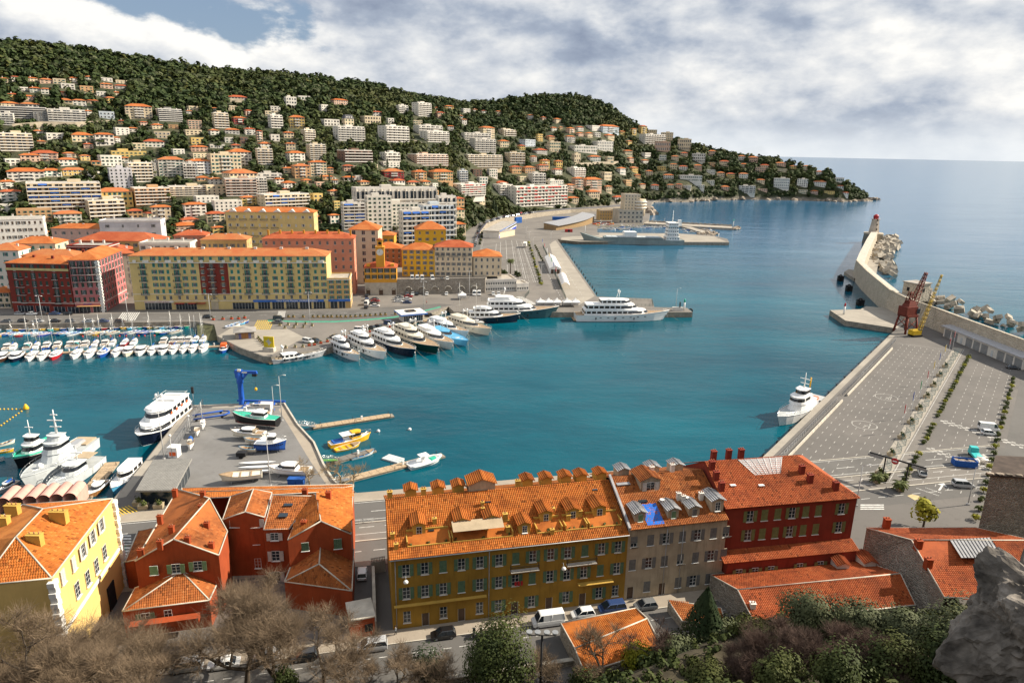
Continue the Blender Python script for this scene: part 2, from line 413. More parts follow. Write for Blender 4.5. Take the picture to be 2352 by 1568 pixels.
# ================================================================== builders
WOODW=mat('white_window_paint',(.70,.69,.66),.6,.08)
GLASS=glass()
IRON=mat('black_iron',(.02,.02,.022),.6,.1)
ZINC=mat('zinc_sheet',(.36,.36,.37),.5,.15,.8,metal=.3)
STUCW=mat('white_render',(.70,.66,.60),.85,.08,.25,dirt=.25)
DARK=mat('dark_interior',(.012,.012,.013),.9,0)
METALG=mat('grey_metal',(.30,.31,.32),.5,.1,metal=.4)
WHITEM=mat('white_paint',(.78,.78,.76),.45,.06)
RUBBER=mat('black_rubber',(.015,.015,.015),.85,.1)
SHUT={'g':mat('green_shutter_paint',(.095,.165,.10),.7,.15,2),'t':mat('teal_shutter_paint',(.035,.20,.17),.7,.15,2),'y':mat('olive_shutter_paint',(.17,.19,.075),.7,.15,2),'b':mat('grey_shutter_paint',(.17,.165,.16),.75,.15,2),'w':mat('pale_shutter_paint',(.52,.50,.46),.7,.1,2),'d':mat('dark_green_shutter_paint',(.03,.06,.045),.7,.15,2),'l':mat('light_green_shutter_paint',(.16,.27,.15),.7,.12,2),'n':mat('brown_shutter_paint',(.10,.065,.045),.7,.15,2)}
MESHC={}
def cached(key,fn):
 if key not in MESHC:MESHC[key]=fn()
 return MESHC[key]
def frame_mesh(w,h,kind):
 def f():
  m=MB();t=.055;y=.10;q=.06
  m.box((-w/2+t/2,y,0),(t,q,h));m.box((w/2-t/2,y,0),(t,q,h));m.box((0,y,0),(w-2*t,q,t));m.box((0,y,h-t),(w-2*t,q,t))
  if kind!='door':
   m.box((0,y-.003,t),(t,q,h-2*t))
   for k in(1,2):m.box((0,y,h*k/3),(w-2*t,q*.8,.028))
  m.box((0,-.02,-.09),(w+.16,.26,.08))
  return m.mesh('window_frame',WOODW)
 return cached(('fr',round(w,2),round(h,2),kind),f)
def pane_mesh(w,h,mt=None):
 return cached(('pa',round(w,2),round(h,2),(mt or GLASS).name),lambda:MB().box((0,.15,.02),(w-.05,.02,h-.04)).mesh('pane',mt or GLASS))
def shutter_mesh(w,h,c):
 def f():
  m=MB();t=.07
  m.box((0,0,0),(w,.03,h));m.box((-w/2+t/2,-.02,0),(t,.03,h));m.box((w/2-t/2,-.02,0),(t,.03,h))
  for z in(0,h*.5-t/2,h-t):m.box((0,-.021,z),(w-2*t,.03,t))
  n=max(3,int(h/.22))
  for k in range(n):m.box((0,-.012,(k+.5)*h/n),(w-2*t,.02,.05))
  return m.mesh('shutter',SHUT[c])
 return cached(('sh',round(w,2),round(h,2),c),f)
def window(par,x,y,z,rz,w,h,kind='s',sh='g',name='window'):
 W_=obj(name,frame_mesh(w,h,'door' if kind=='d' else 'win'),par,(x,y,z),rz)
 if kind=='d':obj('door_leaf',pane_mesh(w,h,SHUT['n']),W_);return W_
 obj('pane',pane_mesh(w,h),W_)
 if kind=='s':
  for s_ in(-1,1):obj('shutter',shutter_mesh(w/2,h,sh),W_,(s_*(w*.75+.02),-.03,0))
 elif kind in 'ch':
  for s_ in((-1,1)if kind=='c' else(-1,)):obj('shutter',shutter_mesh(w/2-.01,h,sh),W_,(s_*w*.25,.02,0))
  if kind=='h':obj('shutter',shutter_mesh(w/2,h,sh),W_,(w*.75+.02,-.03,0))
 elif kind=='t':
  for s_ in(-1,1):
   obj('shutter',shutter_mesh(w/2-.01,h*.62,sh),W_,(s_*w*.25,.02,h*.38))
   obj('shutter',shutter_mesh(w/2-.01,h*.4,sh),W_,(s_*w*.25,-.3,.02),rot=(.75,0,0))
 return W_
def wallface(mb,a,b,z0,z1,holes=(),rev=.2,mi=0,top=None):
 a=Vector(a[:2]);b=Vector(b[:2]);L=(b-a).length;t=(b-a)/L;n=Vector((-t.y,t.x))
 xs=sorted({0.,L,*[q for h in holes for q in h[:2]]});zs=sorted({z0,z1,*[q for h in holes for q in h[2:4]]})
 xs=[x for x in xs if-1e-6<=x<=L+1e-6];zs=[z for z in zs if z0-1e-6<=z<=z1+1e-6]
 pt=lambda x,z,d=0.:(a.x+t.x*x+n.x*d,a.y+t.y*x+n.y*d,z)
 for x0,x1 in zip(xs,xs[1:]):
  run=None
  for q0,q1 in zip(zs,zs[1:]):
   cx,cz=(x0+x1)/2,(q0+q1)/2
   if any(h[0]<cx<h[1]and h[2]<cz<h[3]for h in holes):continue
   mb.add([pt(x0,q0),pt(x1,q0),pt(x1,q1),pt(x0,q1)],[(0,1,2,3)],mi)
 for h in holes:
  p=[pt(h[0],h[2]),pt(h[1],h[2]),pt(h[1],h[3]),pt(h[0],h[3])];q=[pt(h[0],h[2],rev),pt(h[1],h[2],rev),pt(h[1],h[3],rev),pt(h[0],h[3],rev)]
  mb.add(p+q,[(1,0,4,5),(2,1,5,6),(3,2,6,7),(0,3,7,4)],mi)
def hip(mb,x0,x1,y0,y1,z,h,mi=0,over=.5,inset=None,gable=False,thick=.14):
 x0-=over;x1+=over;y0-=over;y1+=over;w,d=x1-x0,y1-y0
 i=0 if gable else(inset if inset is not None else min(w,d)/2)
 if w>=d:r=[(x0+i,(y0+y1)/2,z+h),(x1-i,(y0+y1)/2,z+h)]
 else:r=[((x0+x1)/2,y0+i,z+h),((x0+x1)/2,y1-i,z+h)]
 b=[(x0,y0,z),(x1,y0,z),(x1,y1,z),(x0,y1,z)];u=[(p[0],p[1],z-thick)for p in b]
 if w>=d:fs=[(0,1,5,4),(1,2,5),(2,3,4,5),(3,0,4)]
 else:fs=[(0,1,4),(1,2,5,4),(2,3,5),(3,0,4,5)]
 mb.add(b+r,fs,mi)
 mb.add(b+u,[(0,4,5,1),(1,5,6,2),(2,6,7,3),(3,7,4,0),(7,6,5,4)],mi);return r
def chimney(par,x,y,z,w=.7,d=.5,h=1.2,m=None,pots=2):
 c=MB().box((x,y,z),(w,d,h)).box((x,y,z+h),(w+.14,d+.14,.1)).build('chimney',m or STUCW,par)
 k=MB()
 for i in range(pots):k.lathe([(.1,0),(.08,.35)],6,(x+(i-(pots-1)/2)*w/max(1,pots),y,z+h+.1))
 k.build('chimney_pot',MATS.get('terracotta_pot')or mat('terracotta_pot',(.32,.14,.08),.9),c)
 return c
def tile_mats(key,c1,c2,c3):
 r=[]
 for kind in('single','field'):
  k=key+'_'+kind
  m=bpy.data.materials.new(k);m.use_nodes=True;g=NT(m.node_tree);b=g.n['Principled BSDF'];b.inputs['Roughness'].default_value=.82;b.inputs['Specular IOR Level'].default_value=.2
  rnd=g.new('ShaderNodeObjectInfo').outputs['Random']if kind=='single' else g.new('ShaderNodeNewGeometry').outputs['Random Per Island']
  pos=g.new('ShaderNodeNewGeometry').outputs['Position']
  c=g.ramp(rnd,[(0,c2),(.12,c1),(.72,c1),(.86,c3),(.93,tuple(v*.7 for v in c1)),(1,tuple(v*.4 for v in c1))])
  c=g.mix(g.math('MULTIPLY',g.mapr(g.noise(pos,.32,5,.65),.45,.7),.75),c,tuple(v*.5 for v in c2)+(1,))
  c=g.mix(g.math('MULTIPLY',g.mapr(g.noise(pos,3.2,4,.7),.55,.75),.35),c,(.07,.05,.035,1))
  g.put(b.inputs['Base Color'],c);r.append(m)
 return r
TW,TL=.31,.43
def tile_geo():
 n=4;v=[];f=[]
 for k,(y,lift,s)in enumerate(((0,.05,1.0),(TL*1.12,.012,.9))):
  for i in range(n+1):
   a=pi*i/n;v.append((-cos(a)*TW*.5*s,y,lift+sin(a)*.075*s))
 v+=[(-TW*.5,0,.0),(TW*.5,0,.0)]
 for i in range(n):f.append((i,i+1,n+2+i,n+1+i))
 return v,f+[(10,11,4,3,2,1,0)]
TGEO=tile_geo()
def tile_roof(par,polys,mats,name='tile',limit=300,under=None,skip=None):
 single=cached(('tile',mats[0].name),lambda:(lambda m:(m.materials.append(mats[0]),m)[1])(_pm('tile',*TGEO)))
 M=par.matrix_basis if par else Matrix();pl=[];ub=MB()
 for P3 in polys:
  P3=[Vector(p)for p in P3];n=Vector((0,0,0))
  for i in range(1,len(P3)-1):n+=(P3[i]-P3[0]).cross(P3[i+1]-P3[0])
  n.normalize()
  if n.z<0:n=-n;P3=P3[::-1]
  u=Vector((0,0,1)).cross(n);u.normalize();v=n.cross(u)
  o=P3[0];uv=[((p-o).dot(u),(p-o).dot(v))for p in P3]
  ub.add([p-n*.02 for p in P3],[tuple(range(len(P3)))])
  v0,v1=min(q[1]for q in uv),max(q[1]for q in uv)
  R_=Matrix((u,v,n)).transposed()
  nv=max(1,int(round((v1-v0)/TL)))
  for r in range(nv):
   vv=v0+r*(v1-v0)/nv;vm=vv+TL*.5;hit=[]
   for(a,b)in zip(uv,uv[1:]+uv[:1]):
    if(a[1]-vm)*(b[1]-vm)<0:hit.append(a[0]+(b[0]-a[0])*(vm-a[1])/(b[1]-a[1]))
   hit.sort()
   for h0,h1 in zip(hit[::2],hit[1::2]):
    nn=int((h1-h0)/TW+.35)
    for c in range(nn):
     q=o+u*(h0+(h1-h0)*(c+.5)/nn)+v*vv
     if skip and skip(q):continue
     pl.append((q,R_))
 ub.build('roof_deck',under or mats[1],par)
 pl.sort(key=lambda t:((M@t[0])-Vector((0,0,EYE))).length)
 for q,R_ in pl[:limit]:
  o=obj(name,single,par);o.rotation_euler=R_.to_euler();o.location=q
 rest=pl[limit:]
 if rest:
  T=np.array(TGEO[0]);nvt=len(T);V=np.concatenate([T@np.array(R_).T+np.array(q)for q,R_ in rest])
  fq=np.array(TGEO[1][:4]);ft=TGEO[1][4]
  quads=np.concatenate([fq+i*nvt for i in range(len(rest))]);tri=np.array([[ft[0],ft[1],ft[2],ft[6]],[ft[2],ft[3],ft[5],ft[6]]])
  quads=np.concatenate([quads]+[tri+i*nvt for i in range(len(rest))])
  obj('tile_field',npmesh('tile_field',V,quads,mats[1]),par,kind='stuff')
def _pm(n,v,f):
 m=bpy.data.meshes.new(n);m.from_pydata(v,[],f);m.update();return m
CARP={'white':(.75,.75,.74),'silver':(.42,.43,.44),'grey':(.16,.165,.17),'black':(.012,.012,.014),'blue':(.03,.06,.16),'red':(.35,.02,.02),'dark green':(.02,.05,.035),'brown':(.09,.06,.045),'turquoise':(.05,.35,.4),'yellow':(.6,.4,.03)}
def car_meshes(kind,colr):
 def f():
  L,Wd,H_,hood,wind,rear,tail={'hatchback':(3.9,1.7,1.48,1.0,.75,.35,.12),'saloon':(4.5,1.76,1.44,1.2,.85,.8,.6),'van':(5.2,1.95,2.25,.75,.6,.12,.04),'minivan':(4.6,1.84,1.72,.85,.95,.25,.08),'offroader':(4.7,1.85,1.85,1.25,.5,.15,.08),'pickup':(5.0,1.85,1.75,1.2,.55,.2,1.6)}[kind]
  p=mat('car_paint_'+colr,CARP[colr],.25,0,coat=.8,spec=.5)
  b=MB();zb=.32;zw=H_*(.56 if kind!='van' else .5)
  def ring(x,w,z0,z1,tum=.97):return[(x,-w/2,z0),(x,-w/2*1.02,(z0+z1)/2),(x,-w/2*tum,z1),(x,w/2*tum,z1),(x,w/2*1.02,(z0+z1)/2),(x,w/2,z0)]
  x0=-L/2;hx=L/2-hood
  b.loft([ring(x0,Wd*.9,zb+.1,zw*.93),ring(x0+.12,Wd*.97,zb,zw),ring(x0+.6,Wd,zb-.08,zw),ring(hx,Wd,zb-.08,zw),ring(L/2-.45,Wd*.97,zb-.05,zw*.86),ring(L/2-.08,Wd*.88,zb,zw*.74),ring(L/2,Wd*.78,zb+.1,zw*.62)],sm=False)
  g=MB();rx0=x0+tail;rx1=rx0+rear;fx1=hx+.15;fx0=fx1-wind;rw=Wd*.80
  q=lambda x,w,z:[(x,-w/2,z),(x,w/2,z)]
  A=q(rx0,Wd*.93,zw)+q(rx1,rw,H_-.05)+q(fx0,rw,H_-.05)+q(fx1,Wd*.90,zw)
  g.add(A,[(0,2,3,1),(4,6,7,5),(0,6,4,2),(1,3,5,7)])
  b.add([(rx1-.08,-rw/2-.02,H_-.06),(fx0+.05,-rw/2-.02,H_-.06),(fx0+.05,rw/2+.02,H_-.06),(rx1-.08,rw/2+.02,H_-.06),(rx1+.05,-rw/2+.1,H_),(fx0-.12,-rw/2+.1,H_),(fx0-.12,rw/2-.1,H_),(rx1+.05,rw/2-.1,H_)],[(4,5,6,7),(0,1,5,4),(1,2,6,5),(2,3,7,6),(3,0,4,7)])
  for s_ in(-1,1):
   for(xa,xb)in((rx0,rx1),(fx1,fx0),((rx0+fx1)/2,(rx1+fx0)/2)):
    b.tube([(xa,s_*Wd*.462,zw),(xb,s_*(rw/2+.01),H_-.05)],.045,4)
   if kind=='van':b.add([(rx0,s_*Wd*.47,zw),(hx-.9,s_*Wd*.47,zw),(hx-.9,s_*(rw/2+.02),H_-.06),(rx1,s_*(rw/2+.02),H_-.06)],[(0,1,2,3)])
  wh=MB();wh.tube([(0,-.1,0),(0,.1,0)],.32,10);rim=MB().tube([(0,-.112,0),(0,.112,0)],.19,8)
  lt=MB().box((0,0,0),(.06,.32,.14))
  return dict(L=L,W=Wd,hx=L/2,body=b.mesh('body',p),glass=g.mesh('window_glass',GLASS),wheel=wh.mesh('wheel',RUBBER),rim=rim.mesh('rim',METALG),head=lt.mesh('headlight',mat('lamp_glass',(.7,.7,.68),.2,0)),tail=lt.mesh('tail_light',mat('tail_lamp_red',(.3,.01,.01),.3,0)),wx=(-L/2+.75,L/2-.8),zl=zw*.78)
 return cached(('car',kind,colr),f)
def car(kind,colr,p,rz,place,near=False,cat='car',key=None,z=Q):
 c=car_meshes(kind,colr);name={'van':'parked_van','pickup':'pickup_truck'}.get(kind,'parked_car')
 o=thing(name,'','van' if kind=='van' else 'car',(p[0],p[1],z+.015),rz,'cars '+place)
 obj('body',c['body'],o);obj('window_glass',c['glass'],o)
 for wx in c['wx']:
  for s_ in(-1,1):
   w=obj('wheel',c['wheel'],o,(wx,s_*(c['W']/2-.1),.32))
   if near:obj('rim',c['rim'],w)
 if near:
  for s_ in(-1,1):
   obj('headlight',c['head'],o,(c['hx']-.1,s_*c['W']*.33,c['zl']*.72));obj('tail_light',c['tail'],o,(-c['hx']+.03,s_*c['W']*.38,c['zl']*.85))
 want(o,colr+' '+{'saloon':'saloon car','hatchback':'hatchback car','offroader':'off-road car','pickup':'pickup truck','van':'delivery van','minivan':'people carrier'}[kind],place,key if key is not None else pxl(p[0],p[1],z)[0])
 return o
def hullform(L,B,fb,fs,draft=.6,transom=.85,flare=.82,n=11,full=.0):
 st=[]
 for i in range(n):
  s_=i/(n-1);x=-L/2+L*s_
  if s_<.5:bb=transom+(1-transom)*sin(pi/2*min(1,s_/.42))
  else:bb=max(0.012,(1-((s_-.5)/.5)**(2.3+full)))
  wl=bb*(flare+.13*(1-s_));xk=x
  zd=fb+(fs-fb)*(max(0,s_-.25)/.75)**1.8
  st.append((x,bb*B/2,wl*B/2,zd))
 return st
def hull_mb(st,draft=.6,rake=.06,boot=None):
 m=MB();L=st[-1][0]-st[0][0];rings=[]
 for i,(x,bd,bw,zd)in enumerate(st):
  s_=(x-st[0][0])/L;xr=x-rake*L*max(0,s_-.8)/.2
  rings.append([(x,-bd,zd),(x*.35+xr*.65 if s_>.8 else x,-bd*.45-bw*.55,zd*.45),(xr,-bw,.12),(xr,-bw*.93,-.05),(xr,-bw*.3,-draft),(xr,bw*.3,-draft),(xr,bw*.93,-.05),(xr,bw,.12),(x*.35+xr*.65 if s_>.8 else x,bd*.45+bw*.55,zd*.45),(x,bd,zd)])
 for i in range(len(rings)-1):
  a,b=rings[i],rings[i+1]
  for j in range(9):m.add([a[j],a[j+1],b[j+1],b[j]],[(0,1,2,3)],1 if j in(2,6)and boot else 0,True)
 m.add(rings[0],[tuple(range(10))],0)
 return m
def deck_mb(st,dz=-.06,ins=.985,x0=-9e9,x1=9e9):
 m=MB();q=[s for s in st if x0<=s[0]<=x1]
 for a,b in zip(q,q[1:]):m.add([(a[0],-a[1]*ins,a[3]+dz),(b[0],-b[1]*ins,b[3]+dz),(b[0],b[1]*ins,b[3]+dz),(a[0],a[1]*ins,a[3]+dz)],[(0,1,2,3)])
 return m
def beam_at(st,x):
 for a,b in zip(st,st[1:]):
  if a[0]<=x<=b[0]:
   t=(x-a[0])/(b[0]-a[0]);return a[1]+(b[1]-a[1])*t,a[3]+(b[3]-a[3])*t
 return st[-1][1],st[-1][3]
GEL=mat('white_gelcoat',(.80,.80,.79),.28,.04,.4,spec=.5)
CREAMG=mat('cream_gelcoat',(.72,.66,.54),.3,.04,.4,spec=.5)
TEAK=mat('teak_deck',(.36,.25,.15),.75,.2,3)
TINT=mat('tinted_glass',(.012,.014,.017),.07,0,spec=.7)
STEEL=mat('polished_steel',(.6,.6,.6),.25,0,metal=.8)
HULLC={'white':GEL,'cream':CREAMG,'navy':mat('navy_hull',(.008,.012,.03),.2,0,spec=.6),'darkgreen':mat('dark_green_hull',(.006,.05,.04),.25,0,spec=.5),'teal':mat('slate_teal_hull',(.045,.10,.115),.25,.05,spec=.5),'red':mat('red_hull',(.42,.02,.025),.3,.05),'blue':mat('royal_blue_hull',(.02,.08,.33),.3,.05),'skyblue':mat('sky_blue_hull',(.10,.38,.62),.3,.06),'grey':mat('silver_grey_hull',(.33,.34,.36),.3,.06),'navygrey':mat('naval_grey',(.52,.55,.56),.45,.08,.5),'black':mat('black_hull',(.012,.013,.015),.35,0),'orange':mat('lifeboat_orange',(.75,.13,.03),.4,.05),'seagreen':mat('emerald_boat_paint',(.03,.42,.28),.4,.06),'yellow':mat('yellow_boat_paint',(.75,.42,.02),.45,.06),'wood':mat('varnished_wood',(.30,.14,.05),.35,.2,3),'ship':mat('grey_green_ship',(.22,.27,.27),.5,.12,.2,dirt=.5),'oxide':mat('red_oxide_antifouling',(.20,.03,.025),.7,.15,.8),'beige':mat('sand_canvas',(.42,.33,.22),.8,.1),'brown':mat('dark_brown_hull',(.06,.03,.02),.35,.1),'purple':mat('violet_blue_paint',(.08,.08,.38),.4,.06),'turq':mat('turquoise_paint',(.05,.45,.45),.4,.06)}
BLUEC=mat('blue_canvas',(.02,.10,.38),.8,.12,1.5)
def tier(x0,x1,w,z,h,rf=.9,rr=.15,taper=.9,bow=.55,win=(.35,.82),over=.25):
 b,g,r=MB(),MB(),MB();n=7
 def ring(zz,t,grow=0.):
  k=zz/h;xa=x0+rr*k*h-grow;xb=x1-rf*k*h+grow;hw=(w/2)*lerp(1,taper,k)+grow;out=[(xa,-hw),]
  xs=xb-(x1-x0)*.28
  for i in range(n):
   a=-pi/2+pi*i/(n-1);out.append((xs+(xb-xs)*cos(a),hw*(bow+(1-bow)*abs(sin(a)))*(1 if abs(sin(a))>.99 else 1)*(sin(a)if abs(sin(a))>.05 else 0)))
  out.append((xa,hw));return[(p[0],p[1],z+zz)for p in out]
 b.loft([ring(0,0),ring(h,1)],sm=False)
 if win:g.loft([ring(h*win[0],0,.02),ring(h*win[1],1,.02)],cap=False)
 if win and x1-x0>6:
  n_=int((x1-x0)*.7/2.6)
  for i in range(n_+1):
   k=(win[0]+win[1])/2;hw=(w/2)*lerp(1,taper,k)-.12;b.box((lerp(x0+rr*h+.5,x0+(x1-x0)*.68-rf*h*k,i/max(1,n_)),-hw,z+h*win[0]),(.5,.42,h*(win[1]-win[0])));b.box((lerp(x0+rr*h+.5,x0+(x1-x0)*.68-rf*h*k,i/max(1,n_)),hw,z+h*win[0]),(.5,.42,h*(win[1]-win[0])))
 if over is not None:
  q0=ring(h,1,over);q1=[(p[0],p[1],p[2]+.12)for p in ring(h,1,over*.8)];r.loft([q0,q1])
 return b,g,r
def vessel(name,label,cat,p,rz,st,hullc,tiers,deck=None,draft=.8,boot=None,group=None,z=0.,rail=True,mast=None,supc=None,rails=None):
 o=thing(name,label,cat,(p[0],p[1],z),rz,group);sup=supc or GEL
 h=hull_mb(st,draft,boot=boot).build('hull',[HULLC[hullc],boot or HULLC['oxide']],o)
 deck_mb(st).build('deck',deck or GEL,o)
 gw=MB()
 for s_ in(-1,1):gw.tube([(a[0],s_*a[1],a[3])for a in st],.07+.002*st[-1][0],4)
 gw.build('rubbing_strake',sup if hullc!='wood' else TEAK,h)
 for t in tiers:
  b,g,r=tier(*t[:5],**(t[5]if len(t)>5 else{}));bo=b.build('deckhouse',sup,o)
  if g.v:g.build('window_band',TINT,bo)
  if r.v:r.build('roof',sup,bo)
 if rail:
  m=MB();L=st[-1][0]
  for s_ in(-1,1):
   pts=[(a[0],s_*a[1]*.96,a[3]+.9)for a in st[5:]];m.tube(pts,.035,4)
   for a in st[5:]:m.tube([(a[0],s_*a[1]*.96,a[3]),(a[0],s_*a[1]*.96,a[3]+.9)],.03,4)
  m.build('bow_rail',STEEL,o)
 return o
def radar_mast(o,x,z,h=2.2,w=1.6,dome=True):
 m=MB();m.tube([(x-.5,-w/2,z),(x,-w*.3,z+h),(x,w*.3,z+h),(x-.5,w/2,z)],.13,5);m.box((x,0,z+h),(.5,w*.9,.12));m.tube([(x,0,z+h),(x,0,z+h+1.4)],.05,5)
 q=m.build('radar_arch',GEL,o)
 if dome:
  for s_ in(-1,1):MB().lathe([(.02,0),(.3,.05),(.42,.3),(.38,.6),(.2,.8),(.02,.86)],8,(x,s_*w*.32,z+h+.1)).build('radar_dome',GEL,q)
def mooring(a,b,o,sag=.6):
 a=Vector(a);b=Vector(b);m=MB();m.tube([a,(a+b)/2-Vector((0,0,sag)),b],.035,3);return m.build('mooring_line',mat('rope',(.35,.3,.22),.9),o)
# ================================================================== hillside town
WALLC={'w':(.70,.65,.57),'c':(.66,.54,.37),'y':(.62,.44,.16),'p':(.60,.40,.29),'o':(.55,.33,.17),'r':(.30,.06,.05),'g':(.30,.29,.27),'b':(.55,.60,.64),'d':(.09,.08,.075),'n':(.20,.12,.09),'l':(.56,.54,.56),'m':(.34,.05,.05)}
WALLN={'w':'white','c':'cream','y':'yellow','p':'pink','o':'ochre','r':'red','g':'grey','b':'pale blue','d':'dark','n':'brown','l':'pale lilac','m':'deep red'}
def wm(c):return mat('render_'+WALLN[c].replace(' ','_'),WALLC[c],.88,.1,.15,dirt=.2)
ROOFT=[tiles('far_roof_orange',(.43,.125,.032),(.35,.09,.025),(.47,.17,.055)),tiles('far_roof_red',(.37,.085,.033),(.30,.065,.028),(.42,.12,.05)),tiles('far_roof_sand',(.45,.18,.07),(.38,.14,.05),(.40,.11,.04))]
FLATR=mat('flat_roof_gravel',(.36,.33,.29),.9,.2,.4)
AWN={'u':BLUEC,'e':mat('red_awning',(.45,.04,.03),.8,.1)}
